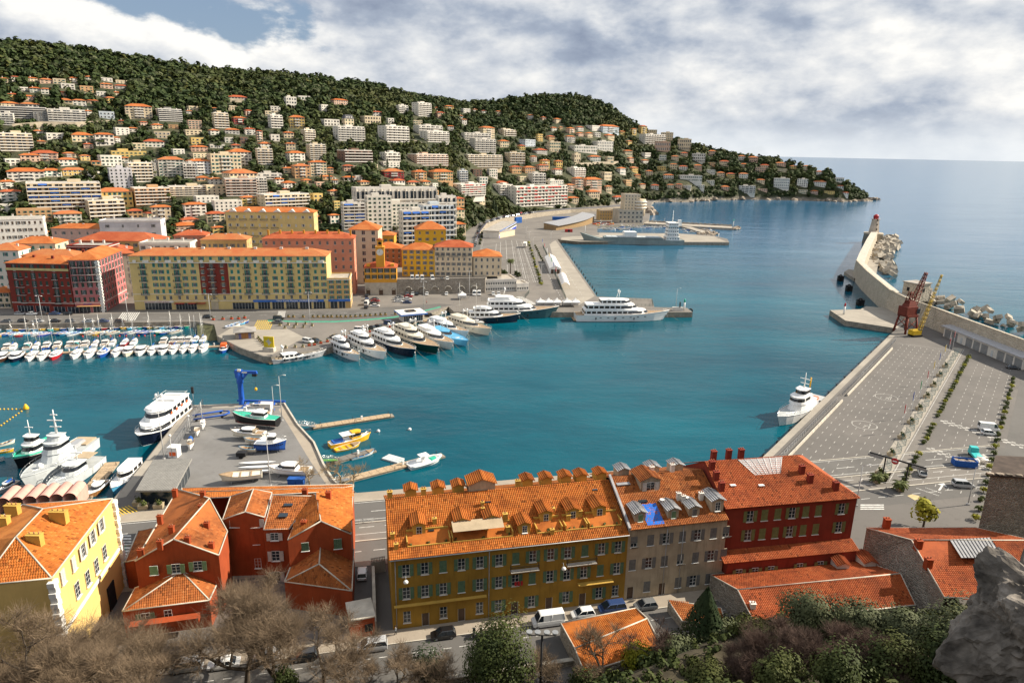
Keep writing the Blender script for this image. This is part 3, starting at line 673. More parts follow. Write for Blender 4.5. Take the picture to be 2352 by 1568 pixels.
TOWN="""
R1 0 57.4
0 70 490 540 v c 2;105 170 475 520 v w 2;240 335 487 525 v c 2;362 480 502 545 v p 2;495 600 500 550 f c 2;632 710 487 545 v c 3;780 870 484 505 v w 1;915 1025 460 520 f w 3;1055 1190 462 540 f c 3;920 1030 543 590 v p 2;1058 1165 558 597 v w 2;565 680 545 597 f w 2;150 250 577 617 f w 2;275 365 580 622 v w 2;382 475 588 640 v w 2;520 640 625 660 v p 2;735 850 567 620 f o 2;885 975 617 665 f w 2;1035 1120 620 652 v c 2;960 1065 670 722 v y 2
70 160 635 695 v y 2;205 320 655 700 v p 2;0 155 720 756 v c 2;195 360 745 772 v w 1;670 785 693 745 v w 2;805 900 694 735 v p 2;530 660 700 727 v c 1;0 395 758 862 A d 5;330 555 805 902 f g 5;460 770 782 915 A w 6;0 125 817 932 A w 5;770 840 790 850 v w 3;915 1045 802 866 f b 2;1155 1390 747 872 h c 5;1435 1660 777 892 A g 6;1710 1765 790 826 v w 2;1715 1835 752 792 f c 2;1925 2005 765 800 v w 2;2085 2175 747 787 f c 2;2240 2320 788 840 v p 3
1955 2095 812 950 A c 6;2130 2255 852 916 v r 3;1720 1850 882 960 f p 4;1550 1635 927 957 f o 2;1050 1180 950 1022 f w 3;1175 1260 948 987 v w 2;1090 1145 888 912 v o 1;1280 1350 893 930 v p 2;1385 1490 918 962 v c 2;2080 2265 662 700 v w 2;1915 2010 968 1012 v w 2;2065 2195 963 1007 v w 2;2240 2340 955 1012 v w 3;2060 2145 1040 1092 f w 2;2200 2275 1037 1097 f n 2;1745 1865 1042 1096 f y 2;1420 1560 985 1050 f c 2;1690 1845 970 1012 f c 2
0 280 1000 1166 A c 6;420 600 1000 1052 f w 2;640 845 1010 1077 v c 2;875 1040 1006 1112 v w 3;1030 1100 1034 1087 v w 3;1215 1330 1092 1152 f c 2;1315 1500 1070 1132 v w 2;310 515 1176 1257 v p 3;190 355 1196 1262 v p 2;590 690 1180 1237 v c 3;530 695 1236 1302 v w 2;835 920 1262 1292 v o 1;905 1105 1206 1306 f w 3;1015 1325 1166 1226 f y 2;1110 1180 1220 1272 v w 2;40 175 1237 1302 f w 2;80 385 1346 1442 v w 3;370 550 1337 1402 v w 2;555 775 1332 1387 v y 2
1010 1215 1322 1512 f l 6;1165 1390 1272 1457 A c 6;1395 1465 1266 1402 f g 5;1465 1690 1236 1402 h w 6;1690 1795 1277 1412 A w 5;1720 1930 1250 1392 h b 5;1735 1930 1187 1227 f c 2;1910 2205 1192 1367 H c 5;2075 2305 1166 1312 h w 5;1745 1900 1120 1172 v p 2;1575 1690 1147 1192 f w 2;1920 2060 1117 1142 f w 1;2120 2210 1115 1142 v c 1;2040 2352 1362 1502 h c 4;1910 2040 1415 1472 v w 2;1800 1915 1405 1442 v o 1
R5 0 402
310 900 78 332 A c 7 u;900 1205 152 292 v y 3;1215 1545 126 282 A o 5;0 130 60 132 v w 3;20 185 152 252 v w 3;180 460 322 432 f o 3;515 740 356 462 v w 3;800 1125 237 412 A c 5;1325 1490 350 452 v c 3;1400 1570 294 442 v c 4;1690 1890 270 402 v w 4;1640 1810 410 452 v p 2;1580 1815 470 512 v p 2;1895 2065 355 452 v c 3;1545 1880 112 202 A c 4;1865 2070 102 192 f c 3;2065 2352 42 202 A p 6;1780 2000 202 262 f w 2;1950 2215 242 342 f w 3;2205 2350 205 292 v y 3
R2 588 172.3
260 370 206 302 f w 3;370 495 197 237 f w 1;120 220 292 332 f w 2;70 220 337 382 f c 2;110 235 372 492 A w 5;295 445 388 492 h y 4;575 660 277 347 f w 3;680 835 230 277 v p 2;590 760 412 472 f w 2;785 895 402 467 M c 2;950 1140 382 447 f c 2;1060 1150 340 387 v w 2;1280 1390 282 352 A w 4;1425 1600 257 382 A w 7;1635 1680 300 332 v c 2;1645 1730 345 397 v p 2;1725 1815 284 342 v y 3;1875 1965 312 352 f w 2;1985 2030 314 342 v w 2;2065 2115 329 352 v w 1;2195 2250 334 377 v c 2;1845 1900 374 397 v w 1;1880 1935 409 457 v w 2;1195 1265 402 447 f w 2;1430 1525 422 457 f c 2
700 985 477 612 A w 6;1105 1385 472 617 A w 6;1435 1700 467 560 A w 4;1490 1755 520 622 A w 5;1750 1815 470 512 v w 2;2035 2185 484 592 h c 5;1850 2140 537 642 A w 5;1950 2190 592 712 A w 6;2210 2352 502 557 A c 3;245 345 530 582 v c 2;125 215 552 612 f w 2;415 535 507 612 A c 5;0 60 515 612 v p 4;15 140 630 672 v w 2;0 150 682 827 A c 6;270 360 630 692 v c 2;265 440 716 802 v w 3;460 635 642 782 A c 7;735 1050 697 802 A n 4;1130 1310 717 802 A w 3;1370 1735 732 837 A p 5;1865 2240 737 847 A c 6;1110 1310 802 852 f w 2;240 340 856 907 v c 2;325 495 836 962 h o 4;480 645 801 932 h c 5;650 710 855 907 v p 2;1140 1355 886 957 h m 3;1420 1565 890 967 h o 3;1565 1800 890 982 h o 3;1845 1940 882 992 A b 5
1970 2075 872 942 f n 3;2025 2125 942 1002 f w 2;2115 2215 867 942 f w 3;2145 2240 812 882 f y 2;0 230 912 962 A w 2;0 100 947 1102 A w 6;165 250 955 1007 v w 2;225 360 990 1042 v w 2;700 750 965 1002 v w 1;580 700 936 972 v o 1;410 505 975 1002 v o 1;790 910 940 977 v w 1;905 975 932 977 f w 2;925 1035 990 1017 v c 1;1215 1360 970 1002 v w 1;1360 1495 994 1017 v c 1;1500 1600 980 1012 v c 1;1600 1670 1002 1042 f w 2;1770 2085 1007 1112 A w 5 e;2165 2352 1012 1112 A w 4;2175 2310 990 1014 v o 1;0 465 1102 1232 A c 4 u;655 765 1066 1112 v c 2;235 300 1050 1082 v o 1;100 170 1085 1132 v o 1;705 770 1167 1242 f y 3
R3 1148.4 201
245 305 255 292 v w 2;480 560 290 332 v c 2;370 425 274 302 v p 1;0 140 392 447 A c 3;170 320 482 547 f b 3;325 390 432 502 f y 3;415 500 450 492 v o 2;450 520 370 407 v w 2;535 575 365 392 v y 1;600 685 375 432 v p 3;685 765 365 402 v w 2;590 685 450 512 v w 3;690 765 420 452 v p 2;780 920 352 402 f w 3;870 1080 356 422 h b 4;770 850 420 462 v c 2;850 920 417 457 f w 2;940 1050 440 477 v c 2;1085 1145 404 432 v y 1;1195 1250 380 437 v y 3;1265 1345 355 432 h y 4;1350 1440 392 437 f c 2;1255 1500 432 522 A w 5;1475 1590 417 482 f c 3;1630 1750 477 582 f c 3;1420 1560 502 592 f p 2;1890 2075 497 582 A c 5
620 880 537 602 f w 2;835 1030 497 582 f w 3;655 735 612 692 f c 2;35 220 602 702 A c 4;155 230 535 577 v y 2;295 430 575 617 v w 2;410 550 502 592 f c 3;270 335 635 692 v w 3;355 450 670 762 h y 4;320 440 715 772 v p 2;75 190 730 792 v o 2;195 320 735 792 v o 2;245 410 792 892 A w 4;150 240 822 872 f c 2;385 575 857 912 f w 2;605 775 742 822 A w 4;915 1020 782 852 f c 2;720 925 846 940 h p 4;650 760 836 932 h p 4;585 680 896 972 v p 3;945 1025 910 972 v c 2;0 565 912 1092 A w 6 e;1640 1850 812 867 f w 2;1760 1880 612 692 f w 3;2185 2335 907 992 A w 4
R4 1607.8 229.7
275 325 408 437 v w 2;400 475 492 522 f p 2;435 500 474 497 v c 1;530 640 572 652 f w 4;700 775 577 642 f w 4;820 910 594 642 v w 2;845 905 445 487 v w 2;680 740 430 457 v c 2;960 1055 492 567 f c 4;975 1040 567 597 f w 1
"""
BOXES=[]
def town_block(x0,x1,yt,yb,k,c,fl,awn=None,base=None,yaw=None,place=None,dep=None,roof=None):
 xm=(x0+x1)/2
 b=base or hillpt(xm,yb)
 if b is None:return
 rnd=random.Random(int(x0*7+yb*13));a=radians(rnd.uniform(27,48))if yaw is None else yaw
 if b[1]>1000 and x0>1480:a=-atan2(b[0],b[1])*.8+radians(rnd.uniform(-6,14))
 az=atan2(b[0],b[1]);rel=a+az*.8
 zc=b[1]*cos(PITCH)+(EYE-b[2])*sin(PITCH);vis=(x1-x0)/F*zc
 dr=dep or rnd.uniform(.45,.7);ca,sa=abs(cos(rel)),abs(sin(rel))
 Wd=vis/(ca+dr*sa);D=Wd*dr
 if D>15:D=15.;Wd=(vis-D*sa)/ca
 H_=max(2.8,zat(b,yt)-b[2]);z0=-7.
 rz=a;L2=Wd/2
 off=Vector((cos(rz),sin(rz)))*(-(Wd*ca+D*sa)/2+D*sa)if rel>0 else Vector((cos(rz),sin(rz)))*(-(Wd*ca+D*sa)/2)
 org=Vector((b[0],b[1]))+off
 big=H_>11 or Wd>24
 nm={'v':'hillside_villa','f':'flat_roofed_house','A':'apartment_block','h':'tiled_apartment_house','H':'apartment_block','M':'mansard_villa'}[k]
 o=thing(nm,'','building',(org.x,org.y,b[2]),rz,'buildings on the hillside')
 wall=wm(c);rm=ROOFT[rnd.choice([0,0,1,2])]if roof is None else roof
 w=MB();w.box((L2,D/2,z0),(Wd,D,H_-z0));w.build('wall',wall,o)
 win=MB();fh=H_/fl
 if k=='A':
  nb=max(2,int(round(Wd/6.5)))
  gl=MB();bal=None
  for f in range(fl):
   z=f*fh;gl.box((L2,-.02,z+.25),(Wd-.8,.06,fh*.72))
  gl.build('glazing',GLASS if c!='n' else DARK,o)
  bm=cached(('bal',round(Wd,1),round(fh,1),c),lambda:balcony_band(Wd,fh,nb,wall))
  for f in range(fl):
   obj('balcony',bm,o,(0,0,f*fh))
  if awn:
   for f in range(1,fl):
    for j in range(nb):
     if rnd.random()<.35:MB().add([(Wd*(j+.1)/nb,-.05,f*fh+fh*.98),(Wd*(j+.9)/nb,-.05,f*fh+fh*.98),(Wd*(j+.9)/nb,-1.7,f*fh+fh*.62),(Wd*(j+.1)/nb,-1.7,f*fh+fh*.62)],[(0,1,2,3)]).build('awning',AWN[awn],o)
  for f in range(fl):
   for j in range(2):win.box((-.02,D*(.3+.4*j),f*fh+fh*.3),(.08,1.0,fh*.45));win.box((Wd+.02,D*(.3+.4*j),f*fh+fh*.3),(.08,1.2,fh*.5))
 else:
  nx=max(2,int(round(Wd/(3.1 if k in 'hH' else 3.4))));ny=max(1,int(round(D/3.6)))
  for f in range(fl):
   z=f*fh+fh*.28
   for i in range(nx):
    x=Wd*(i+.5)/nx;win.box((x,-.02,z),(1.05,.08,fh*.5),mi=0)
    if rnd.random()<.75:
     for s_ in(-1,1):win.box((x+s_*.78,-.04,z),(.48,.08,fh*.5),mi=1)
   for i in range(ny):
    y=D*(i+.5)/ny;win.box((-.02,y,z),(.08,1.0,fh*.48));win.box((Wd+.02,y,z),(.08,1.0,fh*.48))
  if fl>=3 and k!='f':
   bm=cached(('sb',round(Wd,0)),lambda:small_bal(Wd*.34,STUCW))
   for f in range(1,fl):obj('balcony',bm,o,(Wd*.5,0,f*fh))
 shc=SHUT[rnd.choice('gtbwnl')]
 if win.v:win.build('windows',[GLASS,shc],o,kind='stuff')
 if k in 'vh':
  r=MB();hip(r,0,Wd,0,D,H_,min(Wd,D)*.5*.42,over=.55);q=r.build('roof',rm,o)
  if k=='h':chimney(o,Wd*.3,D*.4,H_+.6,.9,.6,1.4,STUCW,2);chimney(o,Wd*.75,D*.55,H_+.6,.9,.6,1.4,STUCW,2)
  elif rnd.random()<.6:chimney(o,Wd*rnd.uniform(.25,.75),D*.5,H_+.5,.7,.5,1.3,STUCW,1)
  MB().box((L2,D/2,H_-.5),(Wd+.3,D+.3,.25)).build('cornice',STUCW,o)
 elif k=='M':
  r=MB();r.box((L2,D/2,H_),(Wd+.4,D+.4,4.5),taper=.7);r.build('mansard_roof',mat('slate_roof',(.09,.09,.10),.7,.2),o)
  for i in range(3):MB().box((Wd*(.25+.25*i),.7,H_+.6),(1.3,1.2,1.8)).build('dormer',STUCW,o)
 else:
  r=MB();t=.3;ph=.8
  r.box((L2,D/2,H_),(Wd-.2,D-.2,.12));r.build('flat_roof',FLATR,o)
  e=MB()
  for(cx,cy,sx,sy)in((L2,t/2,Wd+.1,t),(L2,D-t/2,Wd+.1,t),(t/2,D/2,t,D-2*t),(Wd-t/2,D/2,t,D-2*t)):e.box((cx,cy,H_-.02),(sx,sy,ph))
  e.build('parapet',wall if k!='A' else STUCW,o)
  if big or k in 'AH':
   MB().box((Wd*rnd.uniform(.35,.65),D*.55,H_+.1),(min(8,Wd*.3),D*.4,2.4)).build('stair_head',wall,o)
   chimney(o,Wd*.2,D*.5,H_+.1,.8,.6,1.5,STUCW,1);chimney(o,Wd*.85,D*.4,H_+.1,.8,.6,1.5,STUCW,1)
 nice=WALLN[c]
 look={'v':('%s villa with tiled hipped roof','%s tiled house of %s storeys'),'f':('%s flat-roofed house','%s flat-roofed block of %s storeys'),'A':('%s apartment block with balcony bands','%s apartment block of %s balcony rows'),'h':('%s tiled apartment house','%s tiled apartment house of %s storeys'),'H':('%s hotel-like block','%s hotel-like block of %s storeys'),'M':('%s villa with dark mansard roof','%s mansard villa of %s storeys')}[k]
 num=['','one','two','three','four','five','six','seven','eight','nine','ten'][fl]
 look=look[1]%(nice,num)if fl>2 or k=='A' else look[0]%nice
 if place is None:
  ym=(yt+yb)/2
  if xm>1500:place='on the wooded headland'
  else:
   top=interp(xm,SKY);bot=interp(xm,FOOT);q=(ym-top)/(bot-top)
   place='on %s slope%s'%('upper' if q<.42 else 'middle' if q<.66 else 'lower',' far left' if xm<250 else ' at left' if xm<560 else ' left of centre' if xm<860 else ' at centre' if xm<1160 else ' above the terminal')
 want(o,look,place,xm);BOXES.append((x0,x1,yt-8,yb,b[1]));return o
def balcony_band(Wd,fh,nb,wall):
 m=MB();pw=1.0
 m.box((Wd/2,-.75,-.1),(Wd+.2,1.5,.2));m.box((Wd/2,-1.42,.1),(Wd+.2,.14,.85*min(1,fh/2.9)),mi=1)
 for i in range(nb+1):m.box((Wd*i/nb,-.7,.1),(.18,1.3,fh-.22))
 for i in range(nb):m.box((Wd*(i+.5)/nb,-.06,.1),(Wd/nb*.28,.1,fh-.25))
 return m.mesh('balcony',[wall,STUCW])
def small_bal(w,mt):
 m=MB();m.box((0,-.55,-.12),(w,1.1,.14));m.box((0,-1.06,.02),(w,.06,.85))
 for s_ in(-1,1):m.box((s_*(w/2-.03),-.55,.02),(.06,.96,.85))
 return m.mesh('balcony',mt)
def town():
 ox=oy=0;sc=.25
 for i,(pl,h,lab)in enumerate(((((30,299),(100,295),(175,294),(255,291)),5,'long curved pale retaining wall on the upper left slope'),(((785,392),(830,391),(868,389)),4,'pale retaining wall left of the deep red house'),(((1320,384),(1370,380),(1420,379)),5,'retaining wall below the white arcaded villas'),(((460,236),(520,234),(560,236)),4,'short pale wall high on the left slope'))):
  q=[hillpt(x,y)for x,y in pl];o=thing('retaining_wall',lab,'wall',(0,0,0));m=MB()
  for a,b in zip(q,q[1:]):n=Vector((a.x,a.y,0)).normalized()*1.2;m.add([a-Vector((0,0,3)),b-Vector((0,0,3)),b+Vector((0,0,h)),a+Vector((0,0,h)),b+n+Vector((0,0,h)),a+n+Vector((0,0,h))],[(0,1,2,3),(3,2,4,5)])
  m.build('wall',mat('pale_wall_stone',(.46,.39,.29),.9,.15,.2,dirt=.3),o)
 for line in TOWN.strip().split('\n'):
  if line[0]=='R':
   t,ox,oy=line.split();ox,oy=float(ox),float(oy);sc=.3164 if t=='R4' else .25;continue
  for e in line.split(';'):
   q=e.split();x0,x1,y0,y1=[float(v)*sc for v in q[:4]]
   town_block(ox+x0,ox+x1,oy+y0,oy+y1,q[4],q[5],int(q[6]),q[7]if len(q)>7 else None)
 rn=random.Random(12);k=t=0
 while t<6000:
  t+=1;hd=t>4500;x=rn.uniform(1440,1955)if hd else rn.uniform(5,1440);top=interp(x,SKY);bot=interp(x,FOOT);y=lerp(top,bot,rn.uniform(.12,.85)if hd else rn.uniform(.40,.97));s_=.72 if hd else lerp(.75,1.3,(y-250)/300);w,h=rn.uniform(20,34)*s_,rn.uniform(11,17)*s_
  if any(x0-3<x+w/2 and x1+3>x-w/2 and y0-3<y and y1+4>y-h for x0,x1,y0,y1,Y in BOXES):continue
  if 1050<x<1440 and y>470:continue
  if hd and k>140:break
  town_block(x-w/2,x+w/2,y-h,y,rn.choice('vvvf'),rn.choice('wccpoyw'),2);k+=1
town()
# ================================================================== vegetation
NR=np.random.default_rng(5)
FOL_PINE=foliage('pine_foliage',(.016,.030,.010),(.042,.060,.018),(.085,.085,.028),.035)
FOL_OAK=foliage('evergreen_foliage',(.018,.030,.009),(.046,.058,.015),(.08,.078,.02),.25)
FOL_CYP=foliage('cypress_foliage',(.012,.024,.010),(.028,.042,.016))
FOL_PALM=foliage('palm_foliage',(.035,.055,.015),(.085,.095,.028),None,.8)
FOL_YEL=foliage('yellow_green_foliage',(.10,.12,.012),(.24,.23,.02),(.32,.28,.03),.6)
FOL_OLIVE=foliage('olive_grey_foliage',(.035,.045,.022),(.085,.095,.045),None,.7)
BARK=mat('grey_brown_bark',(.10,.078,.058),.95,.3,1.5,bump=.6,bscale=5)
TWIG=mat('bare_twig',(.20,.145,.095),.9,.3,.4)
TWIGR=mat('reddish_twig',(.12,.078,.062),.9,.3,.4)
def quads_cloud(cen,nor,size,spin=None):
 n=len(cen);nor=nor/(np.linalg.norm(nor,axis=1,keepdims=True)+1e-9)
 r=NR.normal(size=(n,3));u=np.cross(nor,r);u/=np.linalg.norm(u,axis=1,keepdims=True)+1e-9;v=np.cross(nor,u)
 s=np.asarray(size).reshape(-1,1)*NR.uniform(.6,1.2,(n,1));a=u*s;b=v*s*NR.uniform(.6,1.,(n,1))
 V=np.stack([cen-a-b*.6,cen+a*.7-b,cen+a+b*.7,cen-a*.6+b],1).reshape(-1,3)
 return V,np.arange(n*4).reshape(-1,4)
def crown_pts(n,rx,ry,rz,lobes=7,fill=.35):
 lc=NR.normal(size=(lobes,3));lc/=np.linalg.norm(lc,axis=1,keepdims=True);lc*=NR.uniform(.35,.68,(lobes,1));lc[:,2]=lc[:,2]*.9
 lr=NR.uniform(.34,.56,lobes);w=NR.integers(0,lobes,n)
 d=NR.normal(size=(n,3));d/=np.linalg.norm(d,axis=1,keepdims=True)
 rad=np.where(NR.random(n)<fill,NR.uniform(.3,.9,n),NR.uniform(.85,1.05,n))
 p=lc[w]+d*(lr[w]*rad)[:,None]
 return p*np.array([rx,ry,rz]),(d+p*.6+np.array([0,0,.35]))*np.array([1,1,1.])
def tree_mesh(name,m,n,r,hz_,size,lobes=7,shape='round'):
 p,d=crown_pts(n,r,r,hz_,lobes)
 if shape=='cone':t=NR.random(n)**.7;a=NR.uniform(0,2*pi,n);rr=r*(1-t)**.8*NR.uniform(.75,1.05,n);p=np.stack([cos_(a)*rr,sin_(a)*rr,(t-.5)*2*hz_],1);d=np.stack([cos_(a),sin_(a),np.full(n,.4)],1)
 if shape=='column':t=NR.random(n);a=NR.uniform(0,2*pi,n);rr=r*np.sin(np.clip(t*.95+.05,0,1)**.55*pi)**.7*NR.uniform(.8,1.05,n);p=np.stack([cos_(a)*rr,sin_(a)*rr,(t-.5)*2*hz_],1);d=np.stack([cos_(a),sin_(a),np.full(n,.3)],1)
 if shape=='umbrella':p[:,2]=np.abs(p[:,2])*.55
 V,Fq=quads_cloud(p,d,size);return V,Fq
def cos_(a):return np.cos(a)
def sin_(a):return np.sin(a)
def hill_wood():
 protos=[]
 for k in range(6):protos.append((tree_mesh('c',None,46,1.,.85,.34,6),0))
 for k in range(3):protos.append((tree_mesh('c',None,40,.9,1.2,.3,5),1))
 for k in range(2):protos.append((tree_mesh('c',None,40,1.2,.8,.34,6,'umbrella'),0))
 for k in range(2):protos.append((tree_mesh('c',None,40,.8,.9,.3,6),2))
 bc=np.array([(b.location.x,b.location.y)for b in[q[0]for q in PEND if q[0].get('category')=='building']])
 bxs=[(x0-2,x1+2,y0,y1,Y)for x0,x1,y0,y1,Y in BOXES]
 Vs,Fs,Ms,off=[],[],[],0;cnt=0
 rr_=random.Random(3);azs=HAZ;tries=0
 while cnt<16500 and tries<80000:
  tries+=1
  a=rr_.uniform(-.74,HAZ[-1]-.004);rb=float(np.interp(a,azs,HRB));rr=float(np.interp(a,azs,HRR))
  s_=rr_.random()**1.05;r=rb+3+(rr+12-rb)*s_;X,Y=sin(a)*r,cos(a)*r
  if X<-760:continue
  z=hz(X,Y)
  if a>.17 and z<3.5:continue
  up=s_>.56-.28*max(0,min(1,(a-.18)/.15))
  dn=mnoise.noise((X*.012,Y*.012,5.))*.5+.5
  if not up and rr_.random()>.6+.4*dn:continue
  h=(2.6+5.2*rr_.random()**1.7)*(1.0 if up else .75)
  x_,y_=pxl(X,Y,z+h*.7)
  if x_<-40:continue
  bad=False
  for x0,x1,y0,y1,Yb in bxs:
   if x0-1<x_<x1+1 and y0<y_<y1+3 and-34<Y-Yb<24:bad=True;break
  if bad:continue
  (V,Fq),mi=protos[rr_.randrange(len(protos))]if up else protos[rr_.choice([0,1,2,3,4,5,6,7,8,11,12,11])]
  t=rr_.uniform(0,2*pi);c,s2=cos(t),sin(t);R_=np.array([[c,-s2,0],[s2,c,0],[0,0,1]])
  Vs.append(V@R_.T*h+np.array([X,Y,z+h*.55]));Fs.append(Fq+off);Ms.append(np.full(len(Fq),mi));off+=len(V);cnt+=1
 o=obj('hillside_wood',npmesh('hillside_wood',np.concatenate(Vs),np.concatenate(Fs),[FOL_PINE,FOL_OAK,FOL_OLIVE],np.concatenate(Ms)),kind='stuff',label='dark green wood and gardens covering the hill above the port',cat='wood')
hill_wood()
def palm_meshes(kind='tall'):
 def f():
  t=MB();h=7.5 if kind=='tall' else 1.6;r=.32 if kind=='tall' else .28
  t.tube([(0,0,-.3),(.05,0,h*.5),(0,.05,h)],r,7,r1=r*.8)
  fr=MB();n=34 if kind=='tall' else 18;Ln=2.7 if kind=='tall' else 1.6;rn=random.Random(4)
  for i in range(n):
   a=2*pi*i*.382;up=1.0-1.5*(i/n);pts=[]
   for k in range(5):
    s_=k/4;rr=Ln*s_*(1-.12*s_);z=h+up*Ln*.62*s_-s_*s_*Ln*.55;pts.append(Vector((cos(a)*rr,sin(a)*rr,z)))
   side=Vector((-sin(a),cos(a),0));wd=[.08,.34,.4,.3,.04]
   for k in range(4):
    for s2 in(-1,1):
     fr.add([pts[k],pts[k+1],pts[k+1]+side*s2*wd[k+1]-Vector((0,0,.16)),pts[k]+side*s2*wd[k]-Vector((0,0,.12))],[(0,1,2,3)])
  return t.mesh('trunk',BARK),fr.mesh('crown',FOL_PALM)
 return cached(('palm',kind),f)
def leafy(kind):
 def f():
  t=MB()
  if kind=='cypress':V,Fq=tree_mesh('c',0,420,1.15,4.2,.3,shape='column');V[:,2]+=4.7;m=FOL_CYP;t.tube([(0,0,-.5),(0,0,5)],.2,6,r1=.08)
  elif kind=='pine':V,Fq=tree_mesh('c',0,420,4.6,3.2,.55,9,'umbrella');V[:,2]+=6.2;m=FOL_PINE;t.tube([(0,0,-.5),(.4,0,3),(0,.3,7)],.35,6,r1=.2);[t.tube([(.2,.1,4.6),(2.2*cos(a),2.2*sin(a),6.9)],.14,5,r1=.06)for a in(0,1.3,2.6,3.9,5.1)]
  elif kind=='broadleaf':V,Fq=tree_mesh('c',0,460,3.2,3.2,.42,10);V[:,2]+=4.6;m=FOL_OAK;t.tube([(0,0,-.5),(.1,0,2),(0,.1,4.5)],.25,6,r1=.12);[t.tube([(0,0,2.4),(1.6*cos(a),1.6*sin(a),4.6)],.1,5,r1=.04)for a in(0,2,4)]
  elif kind=='yellow':V,Fq=tree_mesh('c',0,520,2.6,2.5,.3,11);V[:,2]+=3.3;m=FOL_YEL;t.tube([(0,0,-.5),(.1,0,1.5),(0,.1,3.5)],.2,6,r1=.1);[t.tube([(0,0,1.6),(1.3*cos(a),1.3*sin(a),3.4)],.08,5,r1=.03)for a in(0,2,4)]
  return t.mesh('trunk',BARK),npmesh('crown',V,Fq,m)
 return cached(('leafy',kind),f)
def plant_tree(kind,p,s,place,rz=None):
 nm={'palm':'palm_tree','cypress':'cypress_tree','pine':'umbrella_pine','broadleaf':'evergreen_tree','yellow':'yellow_green_tree'}[kind]
 t,c=palm_meshes()if kind=='palm' else leafy(kind)
 o=thing(nm,'','tree',p,RND.uniform(0,6)if rz is None else rz,nm.replace('_',' ')+'s '+place);o.scale=(s,s,s)
 obj('trunk',t,o);obj('crown',c,o)
 want(o,{'palm':'palm tree with spreading fronds','cypress':'slim dark cypress tree','pine':'umbrella pine with flat crown','broadleaf':'round dark evergreen tree','yellow':'yellow-green leafy tree'}[kind],place,pxl(*p)[0]);return o
def hill_trees():
 T=[('palm',6,566,24),('palm',50,465,22),('palm',58,462,20),('palm',140,408,22),('palm',102,403,18),('palm',88,428,16),('palm',180,366,20),('palm',172,363,16),('palm',358,410,18),('palm',470,412,14),('palm',488,416,14),('palm',700,447,32),('palm',722,445,22),('palm',390,470,26),('palm',400,470,22),('palm',775,322,12),('palm',800,323,10),('palm',880,325,12),('palm',970,330,14),('palm',982,331,12),('palm',1017,329,14),('palm',1026,330,13),('palm',562,478,18),('palm',20,425,18),('palm',1063,470,20),('palm',1078,472,18),('palm',38,437,20),('palm',330,372,12),('palm',552,470,14)]
 T+=[('cypress',311,432,32),('cypress',240,425,24),('cypress',740,428,26),('cypress',757,420,20),('cypress',805,262,22),('cypress',788,258,18),('cypress',762,252,16),('cypress',868,328,20),('cypress',1140,498,30),('cypress',1134,492,34),('cypress',963,228,14),('cypress',969,230,12),('cypress',890,388,22),('cypress',915,375,14),('cypress',548,416,14),('cypress',1250,290,16),('cypress',172,455,26),('cypress',546,448,14),('cypress',808,424,24),('cypress',960,400,14)]
 T+=[('pine',230,345,22),('pine',85,335,24),('pine',500,350,20),('pine',98,325,18),('pine',1258,342,16),('pine',1835,372,14),('pine',1800,362,10),('pine',1660,352,8),('pine',1715,358,8),('pine',1480,302,9),('pine',265,290,14),('broadleaf',740,490,30),('broadleaf',720,480,26),('broadleaf',755,500,26),('broadleaf',770,478,20),('broadleaf',728,508,30),('broadleaf',745,518,30),('broadleaf',230,425,30),('broadleaf',215,410,26),('broadleaf',1085,462,18),('broadleaf',1110,470,18),('broadleaf',1122,478,18),('broadleaf',1078,488,20),('broadleaf',1100,490,18),('broadleaf',1160,470,16),('broadleaf',1350,440,18),('broadleaf',1395,478,20),('broadleaf',1310,470,16),('broadleaf',1420,470,18),('broadleaf',365,545,20)]
 hh={'palm':9.6,'cypress':9,'pine':8.5,'broadleaf':7.8}
 for k,x,y,h in T:
  p=hillpt(x,y)
  if p is None:continue
  zc=p[1]*cos(PITCH)+(EYE-p[2])*sin(PITCH);plant_tree(k,p,h/F*zc/hh[k],'among the hillside houses' if x<1500 else 'on the headland ridge')
hill_trees()
